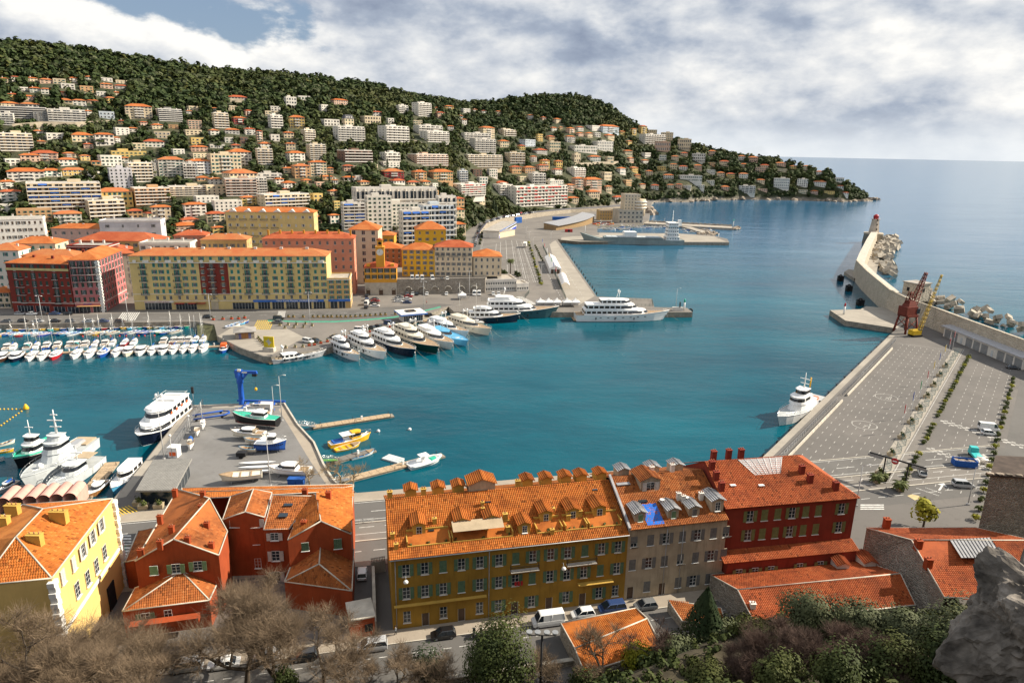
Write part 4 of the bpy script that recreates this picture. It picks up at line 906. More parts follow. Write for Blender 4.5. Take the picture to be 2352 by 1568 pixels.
# ================================================================== houses along the far quay
def gp(x,Y,z=Q):
 y=700.
 for _ in range(8):
  p=at(x,y,Y);q=pxl(p[0],Y,z);y=q[1]
 p=at(x,y,Y);return Vector((p[0],Y,z))
def row_house(name,look,A,B,depth,H_,floors,cols,wall,sh='g',kinds=None,roof='hip',rise=None,rmat=None,g0=None,ww=1.05,wh=1.7,side=(0,0),shop=None,balc=None,trim=True,over=.5,bands=(),rev=.2,z0=None,cat='building',roofname='roof',att=None,shutters='csscs'):
 A=Vector(A);B=Vector(B);L=(B-A).xy.length;rz=atan2(B.y-A.y,B.x-A.x);zb=A.z if z0 is None else z0
 o=thing(name,look,cat,(A.x,A.y,zb),rz);rn=random.Random(int(abs(A.x*31+A.y*17)))
 g0=g0 or H_/floors;fh=(H_-g0)/max(1,floors-1);w=MB();todo=[]
 def holes(Ln,nc,org,ang,front=True):
  hs=[]
  if nc==0:return hs
  xs=nc if hasattr(nc,'__len__')else[Ln*(i+.5)/nc for i in range(nc)]
  for f in range(floors):
   zf=0 if f==0 else g0+(f-1)*fh;hgt=g0 if f==0 else fh
   if f==0 and shop and front:continue
   for i,x in enumerate(xs):
    k=kinds(f,i,front)if kinds else rn.choice(shutters)
    if not k:continue
    ww_,wh_=ww,min(wh,hgt*.62)
    zz=zf+hgt*.25
    if k=='d' and f==0:zz=.02;wh_=min(2.4,hgt*.8)
    if k=='D':zz=zf+.08;wh_=hgt*.78
    hs.append((x-ww_/2,x+ww_/2,zz,zz+wh_));todo.append((org,ang,x,zz,ww_,wh_,{'D':'s'}.get(k,k)))
  return hs
 w_fr=holes(L,cols,(0,0),0.)
 if shop and shop!='none':
  for(x0,x1,zt)in shop:w_fr.append((x0,x1,.02,zt))
 wallface(w,(0,0),(L,0),0,H_,w_fr,rev)
 wallface(w,(L,0),(L,depth),0,H_,holes(depth,side[1],(L,0),pi/2,False),rev)
 wallface(w,(L,depth),(0,depth),0,H_,(),rev)
 wallface(w,(0,depth),(0,0),0,H_,holes(depth,side[0],(0,depth),-pi/2,False),rev)
 w.build('wall',wall,o)
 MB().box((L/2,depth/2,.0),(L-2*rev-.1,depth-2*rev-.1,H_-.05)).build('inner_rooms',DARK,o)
 for org,ang,x,zz,a,b,k in todo:
  window(o,org[0]+cos(ang)*x,org[1]+sin(ang)*x,zz,ang,a,b,k,sh)
 if shop and shop!='none':
  for(x0,x1,zt)in shop:
   s_=MB().box(((x0+x1)/2,.12,.05),(x1-x0-.05,.05,zt-.1)).build('shop_front',GLASS,o);q=MB();n=max(1,int((x1-x0)/1.3))
   for i in range(n+1):q.box((x0+.05+(x1-x0-.1)*i/n,.07,.04),(.08,.06,zt-.08))
   q.build('shop_mullion',WOODW,s_)
 if balc:
  for(x,f,bw)in balc:
   zf=0 if f==0 else g0+(f-1)*fh
   me=cached(('ironbal',round(bw,1)),lambda:iron_balcony(bw))
   obj('balcony',me,o,(x,0,zf))
 if trim:
  t=MB()
  for zc,hh,pr in[(H_-.3,.3,.22)]+[(b,.22,.08)for b in bands]:
   t.box((L/2,depth/2,zc),(L+2*pr,depth+2*pr,hh))
  t.build('cornice',STUCW,o)
 rm=rmat or ROOFT[0]
 if roof in('hip','gable'):
  r=MB();hip(r,0,L,0,depth,H_,rise or min(L,depth)*.2,over=over,gable=roof=='gable')
  r.build(roofname,rm,o)
 elif roof=='flat':
  MB().box((L/2,depth/2,H_),(L-.5,depth-.5,.1)).build('flat_roof',FLATR,o);e=MB()
  for(cx,cy,sx,sy)in((L/2,.1,L+.1,.3),(L/2,depth-.1,L+.1,.3),(.1,depth/2,.3,depth-.5),(L-.1,depth/2,.3,depth-.5)):e.box((cx,cy,H_-.01),(sx,sy,.7))
  e.build('parapet',wall,o)
 return o,L
def iron_balcony(w):
 m=MB();m.box((0,-.45,-.1),(w,.9,.1),mi=1)
 for z in(.1,.95):m.box((0,-.88,z),(w,.04,.05))
 for s_ in(-1,1):m.box((s_*(w/2-.02),-.45,.95),(.04,.84,.05))
 n=max(4,int(w/.16))
 for i in range(n+1):m.box((-w/2+w*i/n,-.88,0),(.03,.03,.95))
 for i in range(1,5):
  for s_ in(-1,1):m.box((s_*(w/2-.02),-.88+i*.17,0),(.03,.03,.95))
 return m.mesh('balcony',[IRON,STUCW])
RED1=mat('harbour_red_render',(.20,.032,.022),.85,.12,.2,dirt=.2);PINK1=mat('rose_render',(.42,.15,.15),.85,.1,.2,dirt=.2)
YEL1=mat('pale_yellow_render',(.62,.47,.20),.85,.08,.2,dirt=.22);TAN1=mat('sand_render',(.55,.36,.15),.85,.1,.2,dirt=.2)
GOLD=mat('golden_render',(.66,.38,.035),.85,.08,.2,dirt=.15);OCH=mat('ochre_orange_render',(.62,.31,.045),.85,.08,.2,dirt=.15)
SALM=mat('salmon_render',(.62,.25,.16),.85,.08,.2,dirt=.15);CREAM1=mat('cream_render',(.64,.53,.38),.85,.08,.2,dirt=.2);RUST=mat('rust_render',(.30,.10,.045),.85,.1,.2,dirt=.2)
WH1=mat('warm_white_render',(.70,.65,.57),.85,.06,.2,dirt=.2);STN=mat('grey_stone_render',(.34,.30,.25),.9,.15,.3,dirt=.35)
RUBBLE=None
def rubble(key,c1,c2,c3,s=1.6):
 m=bpy.data.materials.new(key);m.use_nodes=True;g=NT(m.node_tree);b=g.n['Principled BSDF'];b.inputs['Roughness'].default_value=.95
 pos=g.new('ShaderNodeNewGeometry').outputs['Position'];v=g.new('ShaderNodeTexVoronoi');v.inputs['Scale'].default_value=s;g.put(v.inputs['Vector'],g.vmath('MULTIPLY',pos,(1,1,1.5)))
 sc=g.new('ShaderNodeSeparateColor');g.put(sc.inputs[0],v.outputs['Color'])
 e=g.new('ShaderNodeTexVoronoi');e.feature='DISTANCE_TO_EDGE';e.inputs['Scale'].default_value=s;g.put(e.inputs['Vector'],g.vmath('MULTIPLY',pos,(1,1,1.5)))
 c=g.mix(sc.outputs[0],c1,c2);c=g.mix(g.mapr(e.outputs[0],.02,.09,1,0),c,c3);c=g.mix(g.math('MULTIPLY',g.mapr(g.noise(pos,.25,4,.6),.4,.7),.5),c,tuple(q*.6 for q in c1))
 g.put(b.inputs['Base Color'],c);bn=g.new('ShaderNodeBump');bn.inputs['Distance'].default_value=.15;g.put(bn.inputs['Height'],g.mapr(e.outputs[0],0,.2));g.l.new(bn.outputs[0],b.inputs['Normal']);return m
RUBBLE=rubble('rubble_stone',(.36,.31,.25,1),(.22,.19,.16,1),(.50,.46,.40,1))
RUBP=rubble('pale_rubble_stone',(.42,.36,.28,1),(.30,.25,.19,1),(.50,.45,.37,1),.9)
def facade_x(A,B,xs,yrow):
 A=Vector(A);B=Vector(B);L=(B-A).xy.length;out=[];Z=zat((A+B)/2,yrow)
 for x in xs:
  lo,hi=0.,1.
  for _ in range(24):
   m=(lo+hi)/2;p=A.lerp(B,m)
   if pxl(p.x,p.y,Z)[0]<x:lo=m
   else:hi=m
  out.append(lo*L)
 return out
def quay_row():
 A,B=P(32,716),P(172,719);H_=zat(A,603)-Q;yl=mat('straw_trim',(.55,.44,.20),.8)
 xs=facade_x(A,B,[38,50,63,79,94,108,128,143,157],650);xs=[x for x in xs if 1<x]
 o,L=row_house('red_quay_house','deep red house with cream top storey and green shutters, beside the rose corner house',A,B,14,H_,6,xs,RED1,'d',lambda f,i,fr:None if not fr else('c' if(f*3+i)%3 else 'D'),rise=2.6,g0=4.2,wh=1.9,shop=[(2,9,3),(10,16,3),(18,23,2.8),(24,29,2.8)],balc=[(xs[1],f,2.4)for f in(1,2,3,4)]+[(xs[6],f,2.4)for f in(1,2,3,4)],bands=(4.2,),rmat=ROOFT[0])
 MB().box((L/2,-.1,H_-3.2),(L+.2,.35,1.0)).build('attic_balcony',yl,o);chimney(o,L*.35,5,H_+1,1,.7,1.6,RED1);chimney(o,L*.68,4,H_+.8,1,.7,1.8,RED1)
 txt('KAYA LINE',o,(L*.64,-.12,3.25),.95,IRON)
 A,B=P(175,718.5),P(241,717);H_=zat(A,597)-Q
 o,L=row_house('rose_corner_house','rose pink corner house with white quoins and teal shutters at the side street',A,B,30,H_,7,4,PINK1,'d',lambda f,i,fr:'D' if f>3 else('s' if(f+i)%2 else 'c'),rise=3.2,g0=4.2,wh=1.9,ww=1.1,side=(0,8),shop=[(1.5,6,3),(7,12.5,3)],balc=[(L_*3.4+3,f,3.2)for L_ in(0,1,2)for f in(4,5,6)],bands=(4.2,))
 for k in range(int(H_/.7)):obj('quoin',cached(('qn',k%2),lambda:MB().box((0,.4,0),(1.6 if k%2 else 1.1,1.1,.6)).mesh('quoin',WOODW)),o,(L-.5,-.1,k*.7+.05))
 MB().box((L/2,-.9,3.1),(L*.8,1.8,.12)).build('shop_awning',mat('orange_awning',(.55,.30,.12),.8),o)
 txt('MAGASIN',o,(L*.3,-.14,3.6),.8,mat('blue_sign_paint',(.02,.05,.4),.6));chimney(o,L*.3,8,H_+1.5,1,.7,1.6,RED1)
 A,B=P(311,711.5),P(755,708.5);zt=zat(A,587)-Q;H_=zt
 col=[('b',332),('w',358),('w',374),('n',389),('b',409),('w',427),('w',447),('w',468),('b',489),('w',513),('w',535),('n',550),('b',570),('n',589),('b',610),('w',633),('n',649),('b',668),('n',688),('b',706),('w',726),('w',744)]
 xs=facade_x(A,B,[c[1]for c in col],652)
 def kd(f,i,fr):
  if not fr:return None
  if f==7:return 's' if i%2 else 'c'
  t=col[i][0]
  if f==1:return 'p'
  return 'D' if t=='b' else('c' if(t=='n' or(i*7+f*3)%5==0)else 's')
 bal=[(xs[i],f,3.4)for i,c in enumerate(col)if c[0]=='b' for f in range(2,7)]
 shops=[(xs[0]-1,xs[3],3.3),(xs[4]-2,xs[6],3.1),(xs[10]-1,xs[12]+2,3.1)]+[(xs[13]+i*6.2,xs[13]+i*6.2+5.4,3.3)for i in range(5)]
 o,L=row_house('yellow_quay_terrace','long pale yellow seven-storey terrace with teal shutters and a dark red bay',A,B,15,H_,8,xs,YEL1,'t',kd,rise=2.6,g0=3.9,wh=1.75,ww=1.15,shop=shops,balc=bal,bands=(3.9,7.1),rmat=ROOFT[2])
 fh=(H_-3.9)/7;zr=3.9+fh
 x0,x1=xs[6]+2.6,xs[9]+2.6
 hs=[]
 for f in range(2,7):
  for i in(7,8,9):hs.append((xs[i]-x0-.62,xs[i]-x0+.62,3.9+(f-1)*fh+(.05 if i==8 else fh*.22),3.9+(f-1)*fh+fh*.9))
 rb=MB();wallface(rb,(x0,-.06),(x1,-.06),zr,H_-fh,[(h[0],h[1],h[2],h[3])for h in hs],.06);rb.build('red_bay',RED1,o)
 tp=MB()
 for i in range(18):tp.box((L*(i+.5)/18,-.5,H_-fh),(2.4 if i%2 else 1.2,.9,1.0))
 tp.box((L/2,-.3,H_-fh-.25),(L,1.3,.24));tp.build('terrace_parapet',STUCW,o)
 ar=MB();ar.tube([(xs[8]+1.9*cos(a),-.12,3.6+2.2*sin(a))for a in[pi*k/8 for k in range(9)]],.25,5);ar.box((xs[8],-.04,0),(3.2,.1,3.6));ar.build('carriage_arch',mat('arch_stone',(.5,.42,.3),.85),o)
 bl=mat('shop_sign_blue',(.05,.16,.50),.6);rd=mat('shop_sign_red',(.35,.02,.02),.7)
 MB().box(((xs[13]+L)/2-2,-.25,3.35),(L-xs[13],.35,1.0)).build('shop_sign',bl,o);txt('Nice Yacht Marine  GHIRINGHELLI',o,(xs[15],-.46,3.5),1.25,WHITEM)
 MB().box(((xs[0]+xs[3])/2,-.25,3.3),(xs[3]-xs[0]+2,.3,.8)).build('shop_sign',STUCW,o);txt('RESTAURANT L\'OREE du PORT',o,(xs[0]-1,-.42,3.45),.8,rd)
 for xa in(xs[4]-1,xs[5]+1.5,xs[6]+1):MB().box((xa+1,-1.0,3.0),(4.4,2.0,.1)).build('shop_awning',rd,o)
 for k in range(7):chimney(o,L*(.08+.135*k),6.5,H_+1.2,1.3,.8,1.8,STUCW,3)
 A,B=P(755.5,708.4),P(806,707.5);H_=zat(A,642)-Q
 o,L=row_house('sand_end_house','sand-coloured four-storey house with roof terrace at the end of the yellow terrace',A,B,15,H_,5,3,TAN1,'t',lambda f,i,fr:'s' if fr else 'c',roof='flat',g0=3.9,shop=[(.8,4,3.3),(4.6,7.6,3.3)],side=(0,3),bands=(3.9,))
 MB().box((L/2,-.25,3.35),(L,.35,1.0)).build('shop_sign',bl,o)
 def block(nm,lk,x0,x1,Y,yt,dep,fl,cols,wall,sh='b',yaw=9.,base=Q,**k):
  A=gp(x0,Y,base);c,s_=cos(radians(yaw)),sin(radians(yaw));lo,hi=2.,140.
  for _ in range(30):
   m=(lo+hi)/2
   if pxl(A.x+c*m,A.y+s_*m,zat(A,yt))[0]<x1:lo=m
   else:hi=m
  B=A+Vector((c*lo,s_*lo,0));return row_house(nm,lk,A,B,dep,zat(A,yt)-base,fl,cols,wall,sh,**k)
 o,L=block('salmon_block','large salmon pink block with many tall chimneys behind the yellow terrace',612,812,338,548,14,7,12,SALM,'b',side=(0,2),rmat=ROOFT[1],kinds=lambda f,i,fr:'c' if i%3 else 'p')
 for k in range(8):chimney(o,L*(.05+.13*k),5,26 if False else zat(o.location,548)-Q+1,.9,.9,2.6,OCH,2)
 o,L=block('cream_arched_tower_house','tall cream house with columns of round-arched windows and a broken tiled roof',806,868,372,527,18,8,3,CREAM1,'d',kinds=lambda f,i,fr:'p',ww=1.9,wh=2.2,roof='hip',rise=4,yaw=4,side=(0,2))
 for f in range(7):
  for i in range(3):
   pass
 o,L=block('rust_house','rust brown house with tiled roof behind the clock tower',859,923,385,570,14,6,5,RUST,'n',yaw=5,kinds=lambda f,i,fr:'c')
 block('rust_annex','small orange-roofed house between the cream tower house and the white towers',868,905,420,540,12,4,3,OCH,'g',yaw=3)
 block('ochre_gabled_house','golden yellow house with patterned hipped roof in front of the white towers',957,1024,430,527,16,6,4,GOLD,'b',yaw=12,rise=4.5,side=(2,2))
 A,B=P(839,677.5),P(912,677);H_=zat(A,615)-Q
 o,L=row_house('clock_house','golden customs house with a clock tower on a pale stone ground floor',A,B,12,H_,4,5,OCH,'d',lambda f,i,fr:None if not fr else('d' if f==0 and i in(0,2,4)else None if f<=1 else 's'),g0=4.5,ww=1.3,wh=2.0,rise=2.6,rmat=ROOFT[1],roof='hip')
 MB().box((L/2,5.9,0),(L+.16,12.1,6.4)).build('stone_base',mat('pale_ashlar',(.46,.42,.36),.85,.12,.5,dirt=.3),o)
 for i in(0,2,4):
  x=L*(i+.5)/5;m=MB();m.box((x,-.12,0),(2.0,.1,2.6));m.tube([(x+1.*cos(a),-.12,2.5+1.*sin(a))for a in[pi*k/8 for k in range(9)]],.12,4);m.build('arched_door',SHUT['n'],o)
 zt=zat(A,588)-Q;t=MB().box((L/2,2.2,H_),(4.2,4.0,zt-H_+4.2)).box((L/2,2.2,zt+4.2),(4.8,4.6,.4)).box((L/2,2.2,zt+4.6),(2.6,2.6,3.0)).box((L/2,2.2,zt+7.6),(3.0,3.0,.3)).build('clock_tower',OCH,o)
 MB().tube([(L/2,.17,zt+1.9),(L/2,.12,zt+1.9)],1.7,20).build('clock_face',WOODW,t)
 cl=MB().box((L/2,.09,zt+1.85),(.12,.05,1.4)).box((L/2-.45,.085,zt+1.85),(.9,.05,.1))
 for k in range(12):cl.box((L/2+1.4*cos(k*pi/6),.09,zt+1.82+1.4*sin(k*pi/6)),(.14,.05,.14))
 cl.build('clock_hands',IRON,t);MB().tube([(L/2,.86,zt+6.3),(L/2,.8,zt+6.3)],.8,12).build('belfry_opening',DARK,t)
 MB().lathe([(1.9,0),(1.2,.5),(.1,1.0)],8,(L/2,2.2,zt+7.9)).build('belfry_cap',ROOFT[1],t)
 for s_ in(-1,1):MB().box((L/2+s_*6,1.6,H_+.3),(1.8,1.8,1.6)).build('dormer',OCH,o)
 A,B=P(913,677),P(1114,673);TZ=zat(A,645);L=(B-A).xy.length;rz=atan2(B.y-A.y,B.x-A.x)
 o=thing('arched_quay_wall','long stone retaining wall with dark arched cellars below the yellow terrace houses','wall',A,rz)
 hs=[(L*(.085+.15*i),L*(.085+.15*i)+3.4,.02,3.4)for i in range(6)]
 w=MB();wallface(w,(0,0),(L,0),0,TZ-Q,hs,.8);w.build('wall',RUBBLE,o);MB().box((L/2,1.2,0),(L-.1,.5,TZ-Q-.1)).build('backing',DARK,o)
 for h in hs:MB().tube([((h[0]+h[1])/2+1.75*cos(a),-.06,2.4+1.75*sin(a))for a in[pi*k/8 for k in range(9)]],.3,4).build('arch_ring',PALE,o);MB().box(((h[0]+h[1])/2,.7,.0),(3.2,.1,3.0)).build('cellar_door',SHUT['n'],o)
 MB().box((L/2,.3,TZ-Q),(L,.6,.9)).build('terrace_parapet',RUBBLE,o)
 dirn=(B-A).normalized();nrm=Vector((-dirn.y,dirn.x,0))
 tr=[A+nrm*.5,B+nrm*.5,B+nrm*70+dirn*20,A+nrm*80]
 MB().prism([p[:2]for p in tr],0,TZ-.02,0,1).build('upper_terrace',[RUBBLE,ASPH],kind='structure')
 block('golden_terrace_house','bright golden yellow house with blue shutters on the terrace above the quay wall',924,998,A.y+14,573,13,5,5,GOLD,'b',base=TZ,yaw=3,rise=3,rmat=ROOFT[0],shutters='sssc')
 o,L2=block('cream_terrace_house','long cream house with balconies on the terrace, beside the golden house',999,1085,A.y+15,567,14,6,7,CREAM1,'b',base=TZ,yaw=3,rise=3,rmat=ROOFT[1],kinds=lambda f,i,fr:'p' if f%2 else 's',balc=[(10,4,5),(17,4,5),(3,4,4)])
 block('low_cream_villa','low cream house with hipped tile roof above the white harbour office',1087,1152,A.y+17,589,16,3,5,CREAM1,'b',base=TZ,yaw=6,rise=3.2,rmat=ROOFT[0],kinds=lambda f,i,fr:'p')
 A,B=P(1115,670.5),P(1186,668)
 o,L=row_house('white_harbour_office','low white two-storey harbour office with rows of small dark windows',A,B,14,zat(A,645)-Q,2,13,STUCW,'b',lambda f,i,fr:'p',roof='flat',ww=1.0,wh=1.3,trim=False)
 A,B=P(1187,669.5),P(1214,668)
 row_house('white_office_annex','single-storey white annex with dark windows joined to the harbour office',A,B,10,zat(A,654)-Q,1,5,STUCW,'b',lambda f,i,fr:'p',roof='flat',ww=1.0,wh=1.3,trim=False)
 for a in(('beige_tiled_block','beige house with long tiled roof and two curved gables behind the yellow terrace',472,566,346,550,12,5,8,TAN1,'b',9),('white_terraced_block','white block with roof terraces behind the yellow terrace',334,436,332,560,12,7,7,WH1,'b',9,'flat'),('peach_tall_house','peach house with tiled roof rising behind the white roof terraces',412,472,352,541,12,7,4,SALM,'b',14),('long_tiled_block','long low-lying block under a wide orange roof behind the rose house',187,356,350,552,18,6,10,TAN1,'b',4),('shuttered_cream_house','cream house with teal shutters behind the red corner house',42,126,335,559,14,6,5,CREAM1,'t',9),('pale_shuttered_house','pale house with teal shutters at the left edge behind the red house',-20,41,322,575,14,6,4,WH1,'t',9),('red_rear_house','red house with orange tiled roof just behind the deep red corner house',68,168,309,587,12,7,6,RED1,'d',3),('red_attic_house','red house with flat zinc attic behind the rose corner house',170,244,326,566,13,7,5,RED1,'d',5,'flat'),('grey_stone_house','grey stone house with orange hipped roof across the side street from the rose house',256,306,322,584,24,7,3,STN,'b',30),('rose_long_house','rose house with blue balconies and a long tiled roof below the lilac wall',132,245,400,524,12,5,7,mat('dusty_rose_render',(.55,.36,.30),.85,.1),'b',4),('lilac_blank_block','pale lilac block with a wide blank wall and roof clutter',243,368,396,509,14,6,4,wm('l'),'b',16,'flat'),('white_slab_block','white slab block with many small dark windows at the left edge',-25,98,392,505,12,7,11,STUCW,'n',28,'flat'),('gabled_cream_block','cream block with small white gables and balcony rows below the dark trees',528,720,440,486,14,6,12,YEL1,'w',6),('peach_quay_cottage','small peach house at the left edge beside the deep red house',-30,20,297,672,10,3,4,CREAM1,'d',9)):
  o,L=block(*a[:11],yaw=a[11],roof=a[12]if len(a)>12 else 'hip',side=(2,2),rmat=ROOFT[len(a[0])%3],balc=[(L_*6.5+4,f,4.4)for L_ in range(5)for f in range(1,6)]if a[0].startswith('gabled')else None)
  for k in range(3):chimney(o,L*(.2+.3*k),a[6]*.45,zat(o.location,a[5])-Q+.8,.9,.6,1.5,STUCW,2)
  if a[0].startswith('gabled'):
   for k in range(6):g=MB();x=L*(k+.5)/6;z=zat(o.location,486)-Q;g.add([(x-2.6,-.4,z),(x+2.6,-.4,z),(x,-.4,z+1.8),(x-2.6,4,z),(x+2.6,4,z),(x,4,z+1.8)],[(0,1,2),(0,2,5,3),(1,4,5,2)]);g.build('gable',STUCW,o)
 tb=[(784,838,468,575,'A','w',8),(838,900,452,570,'f','w',9),(868,960,468,578,'f','w',9),(915,985,486,580,'A','w',8),(960,1040,472,578,'A','b',9),(1000,1046,452,560,'A','w',8),(808,1000,433,480,'A','w',4)]
 for i,(x0,x1,yt,yb,k,c,fl)in enumerate(tb):
  town_block(x0,x1,yt,yb,k,c,fl,'u' if i in(0,3,4)else None,yaw=radians(26),place='in the white tower group',dep=.5,base=gp((x0+x1)/2,500+(40 if i==6 else 14*(i%3)),hz(*gp((x0+x1)/2,520).xy)))
def txt(s,par,loc,size,m,rot=(pi/2,0,0),name='lettering',ext=.02,align='LEFT',kind=None):
 c=bpy.data.curves.new(name,'FONT');c.body=s;c.size=size;c.extrude=ext;c.align_x=align;c.materials.append(m);c.resolution_u=2
 o=bpy.data.objects.new(name,c);me=bpy.data.meshes.new_from_object(o);bpy.data.objects.remove(o)
 if not me.materials:me.materials.append(m)
 q=obj(name,me,par,loc,rot=rot);return q
quay_row()
# ================================================================== far quay: surfaces, road marks, furniture, vehicles
def marks(name,quads,m,dz=.012,z=Q,**k):
 mb=MB()
 for q in quads:mb.add([(p[0],p[1],z+dz)for p in q],[tuple(range(len(q)))])
 mb.v=[tuple(v)for v in mb.v]
 for i,f in enumerate(mb.f):
  a,b,c=[Vector(mb.v[j])for j in f[:3]]
  if(b-a).cross(c-b).z<0:mb.f[i]=tuple(reversed(f))
 return mb.build(name,m,kind='structure',**k)
def line(a,b,w=.15):a=Vector(a[:2]);b=Vector(b[:2]);t=(b-a).normalized();n=Vector((-t.y,t.x))*w/2;return[(a+n)[:],(a-n)[:],(b-n)[:],(b+n)[:]]
def dashes(a,b,dash,gap,w=.15):
 a=Vector(a[:2]);b=Vector(b[:2]);L=(b-a).length;t=(b-a)/L;d=0.;out=[]
 while d+dash<L:out.append(line(a+t*d,a+t*(d+dash),w));d+=dash+gap
 return out
def stripes(a,b,c,n,fill=.5):
 a,b,c=Vector(a[:2]),Vector(b[:2]),Vector(c[:2]);out=[]
 for i in range(n):
  p=a.lerp(b,i/n);q=a.lerp(b,(i+fill)/n);out.append([p[:],q[:],(q+c-a)[:],(p+c-a)[:]])
 return out
sheet('quay_road',[(-260,746),(-260,722),(30,721),(172,724),(240,721),(310,716),(806,712),(905,704),(1010,697),(1040,700),(1008,706),(905,729),(760,738),(560,738),(440,736),(0,743)],.006,ROAD)
sheet('esplanade',[(500,772),(548,742),(600,757),(660,755),(700,775),(620,817),(605,816),(550,796)],.006,CONC)
sheet('coast_road_lane',[(1062,640),(1090,640),(1104,560),(1120,520),(1108,512),(1085,545),(1072,590)],.006,ROAD)
sheet('terminal_yard',[(1120,645),(1108,560),(1118,530),(1205,530),(1225,560),(1250,655),(1220,668)],.006,mat('pale_yard_asphalt',(.17,.155,.14),.9,.15,.08))
sheet('ferry_quay',[(1262,560),(1276,552),(1366,680),(1330,700),(1300,700)],.007,CONC)
sheet('pier_deck',[(1288,551),(1330,555),(1668,555),(1640,543),(1560,537),(1376,535),(1376,540),(1290,545)],.007,CONC)
marks('green_cycle_lane',[[P(a[0],a[1]).xy[:],P(b[0],b[1]).xy[:],P(b[0],b[1]+3).xy[:],P(a[0],a[1]+3).xy[:]]for a,b in zip([(615,735),(700,737),(770,737),(850,732),(905,727),(960,716),(1008,704)],[(700,737),(770,737),(850,732),(905,727),(960,716),(1008,704),(1012,703)])],GREENP,.014)
marks('road_paint',dashes(P(-40,734),P(440,728),3,4)+dashes(P(480,727),P(900,716),3,4)+[line(P(-60,741),P(440,735)),line(P(320,718.5),P(800,715))]+stripes(P(268,736),P(312,735.5),P(282,717),9)+stripes(P(636,731),P(654,731),P(640,714),7)+dashes(P(1090,640),P(1118,520),3,4)+stripes(P(1185,682),P(1220,700),P(1200,681),8),PAINT)
marks('yellow_hatching',stripes(P(580,757),P(622,757),P(592,735),9,.45),YELP)
marks('bay_lines',[line(P(x,y),P(x+dx,y2))for x,y,dx,y2 in((1140,560,-6,628),(1150,556,-2,628),(1162,552,4,630),(1175,552,10,628),(1186,553,22,640),(1198,556,32,648))]+[q for x in range(6)for q in dashes(P(1180+7*x,566),P(1196+10*x,650),2.5,3)]+dashes(P(1230,580),P(1296,696),3,4)+dashes(P(1285,600),P(1345,690),2,5),PAINT)
sheet('basin_walkway',None,0,CONC,z=1.1,world=[P(x,y,1.1).xy[:]for x,y in((-260,752),(0,747.5),(450,741),(450,745.5),(0,752.5),(-260,757))])
slab('basin_ledge',None,1.09,-3,[STONE,CONC],world=[P(x,y,1.09).xy[:]for x,y in((-260,751),(0,747),(450,740.5),(450,745.5),(0,752.5),(-260,757))])
mb=MB();a,b,c,d=P(452,741,1.6),P(498,747,2.4),P(512,778,.6),P(455,788,-.6);mb.add([a,b,c,d,a-Vector((0,0,4)),b-Vector((0,0,4)),c-Vector((0,0,4)),d-Vector((0,0,4))],[(3,2,1,0),(0,1,5,4),(1,2,6,5),(2,3,7,6),(3,0,4,7)]);mb.build('slipway',mat('weedy_concrete',(.10,.10,.045),.8,.4,.3),kind='structure')
def coast_road():
 top=[(1092,556),(1104,530),(1118,512),(1150,502),(1190,495),(1225,489.5),(1270,484.5),(1311,481),(1373,478),(1425,474)];base_y=[556,536,524,514,506,500,494,489,485.5,482]
 mb=MB();L=[];T=[];zs=[]
 for(x,y),yb in zip(top,base_y):p=P(x,yb);z=max(Q+.3,zat(p,y));L.append(p);zs.append(z);T.append(P(x-20 if x<1120 else x-6,y-8,z))
 o=thing('coast_road_wall','long curved pale stone retaining wall below the coast road','wall',(0,0,0))
 for i in range(len(L)-1):mb.add([L[i],L[i+1],(L[i+1].x,L[i+1].y,zs[i+1]),(L[i].x,L[i].y,zs[i])],[(0,1,2,3)])
 mb.build('wall',RUBP,o)
 r=MB()
 for i in range(len(L)-1):
  a,b=Vector((L[i].x,L[i].y,zs[i])),Vector((L[i+1].x,L[i+1].y,zs[i+1]));r.tube([a+Vector((0,0,.9)),b+Vector((0,0,.9))],.12,4);r.tube([a,a+Vector((0,0,.9))],.06,4)
 r.build('railing',mat('blue_grey_railing',(.12,.12,.25),.6),o)
 rd=MB();pts=[]
 for i in range(len(L)):
  a=Vector((L[i].x,L[i].y));n=a.normalized();pts.append((a+n*.05,a+n*24,zs[i]-.04))
 for(a,b,z),(c,d,z2)in zip(pts,pts[1:]):rd.add([(a.x,a.y,z),(c.x,c.y,z2),(d.x,d.y,z2),(b.x,b.y,z)],[(3,2,1,0)]if False else[(0,1,2,3)])
 rd.build('coast_road',ROAD,kind='structure')
 cols=['white','silver','black','grey','white','blue','red','white','black','silver'];k=0
 for i in range(2,len(L)-1):
  a,b=L[i].xy,L[i+1].xy;n=int((b-a).length/4.1);ang=atan2((b-a).y,(b-a).x)
  for j in range(n):
   for row,off in((0,3.0),(1,11.)):
    if(k*7+row)%5==4 or k>60:k+=1;continue
    p=a.lerp(b,(j+.5)/n);p=p+p.normalized()*off;z=lerp(zs[i],zs[i+1],(j+.5)/n)
    car('hatchback' if k%3 else 'van' if k%9==0 else 'saloon',cols[(k*3+row)%10],p,ang+(1.2 if row==0 else 0),'on the raised coast road',z=z);k+=1
 for k in range(14):
  t=k/13;p=P(lerp(1103,1090,t),lerp(514,566,t));car('hatchback',cols[k%10],p,1.9,'in the line along the sloping coast lane',z=Q)
  if k%2==0:shrub((p.x+4,p.y+2,Q),1.8,'along the sloping coast lane',FOL_OAK)
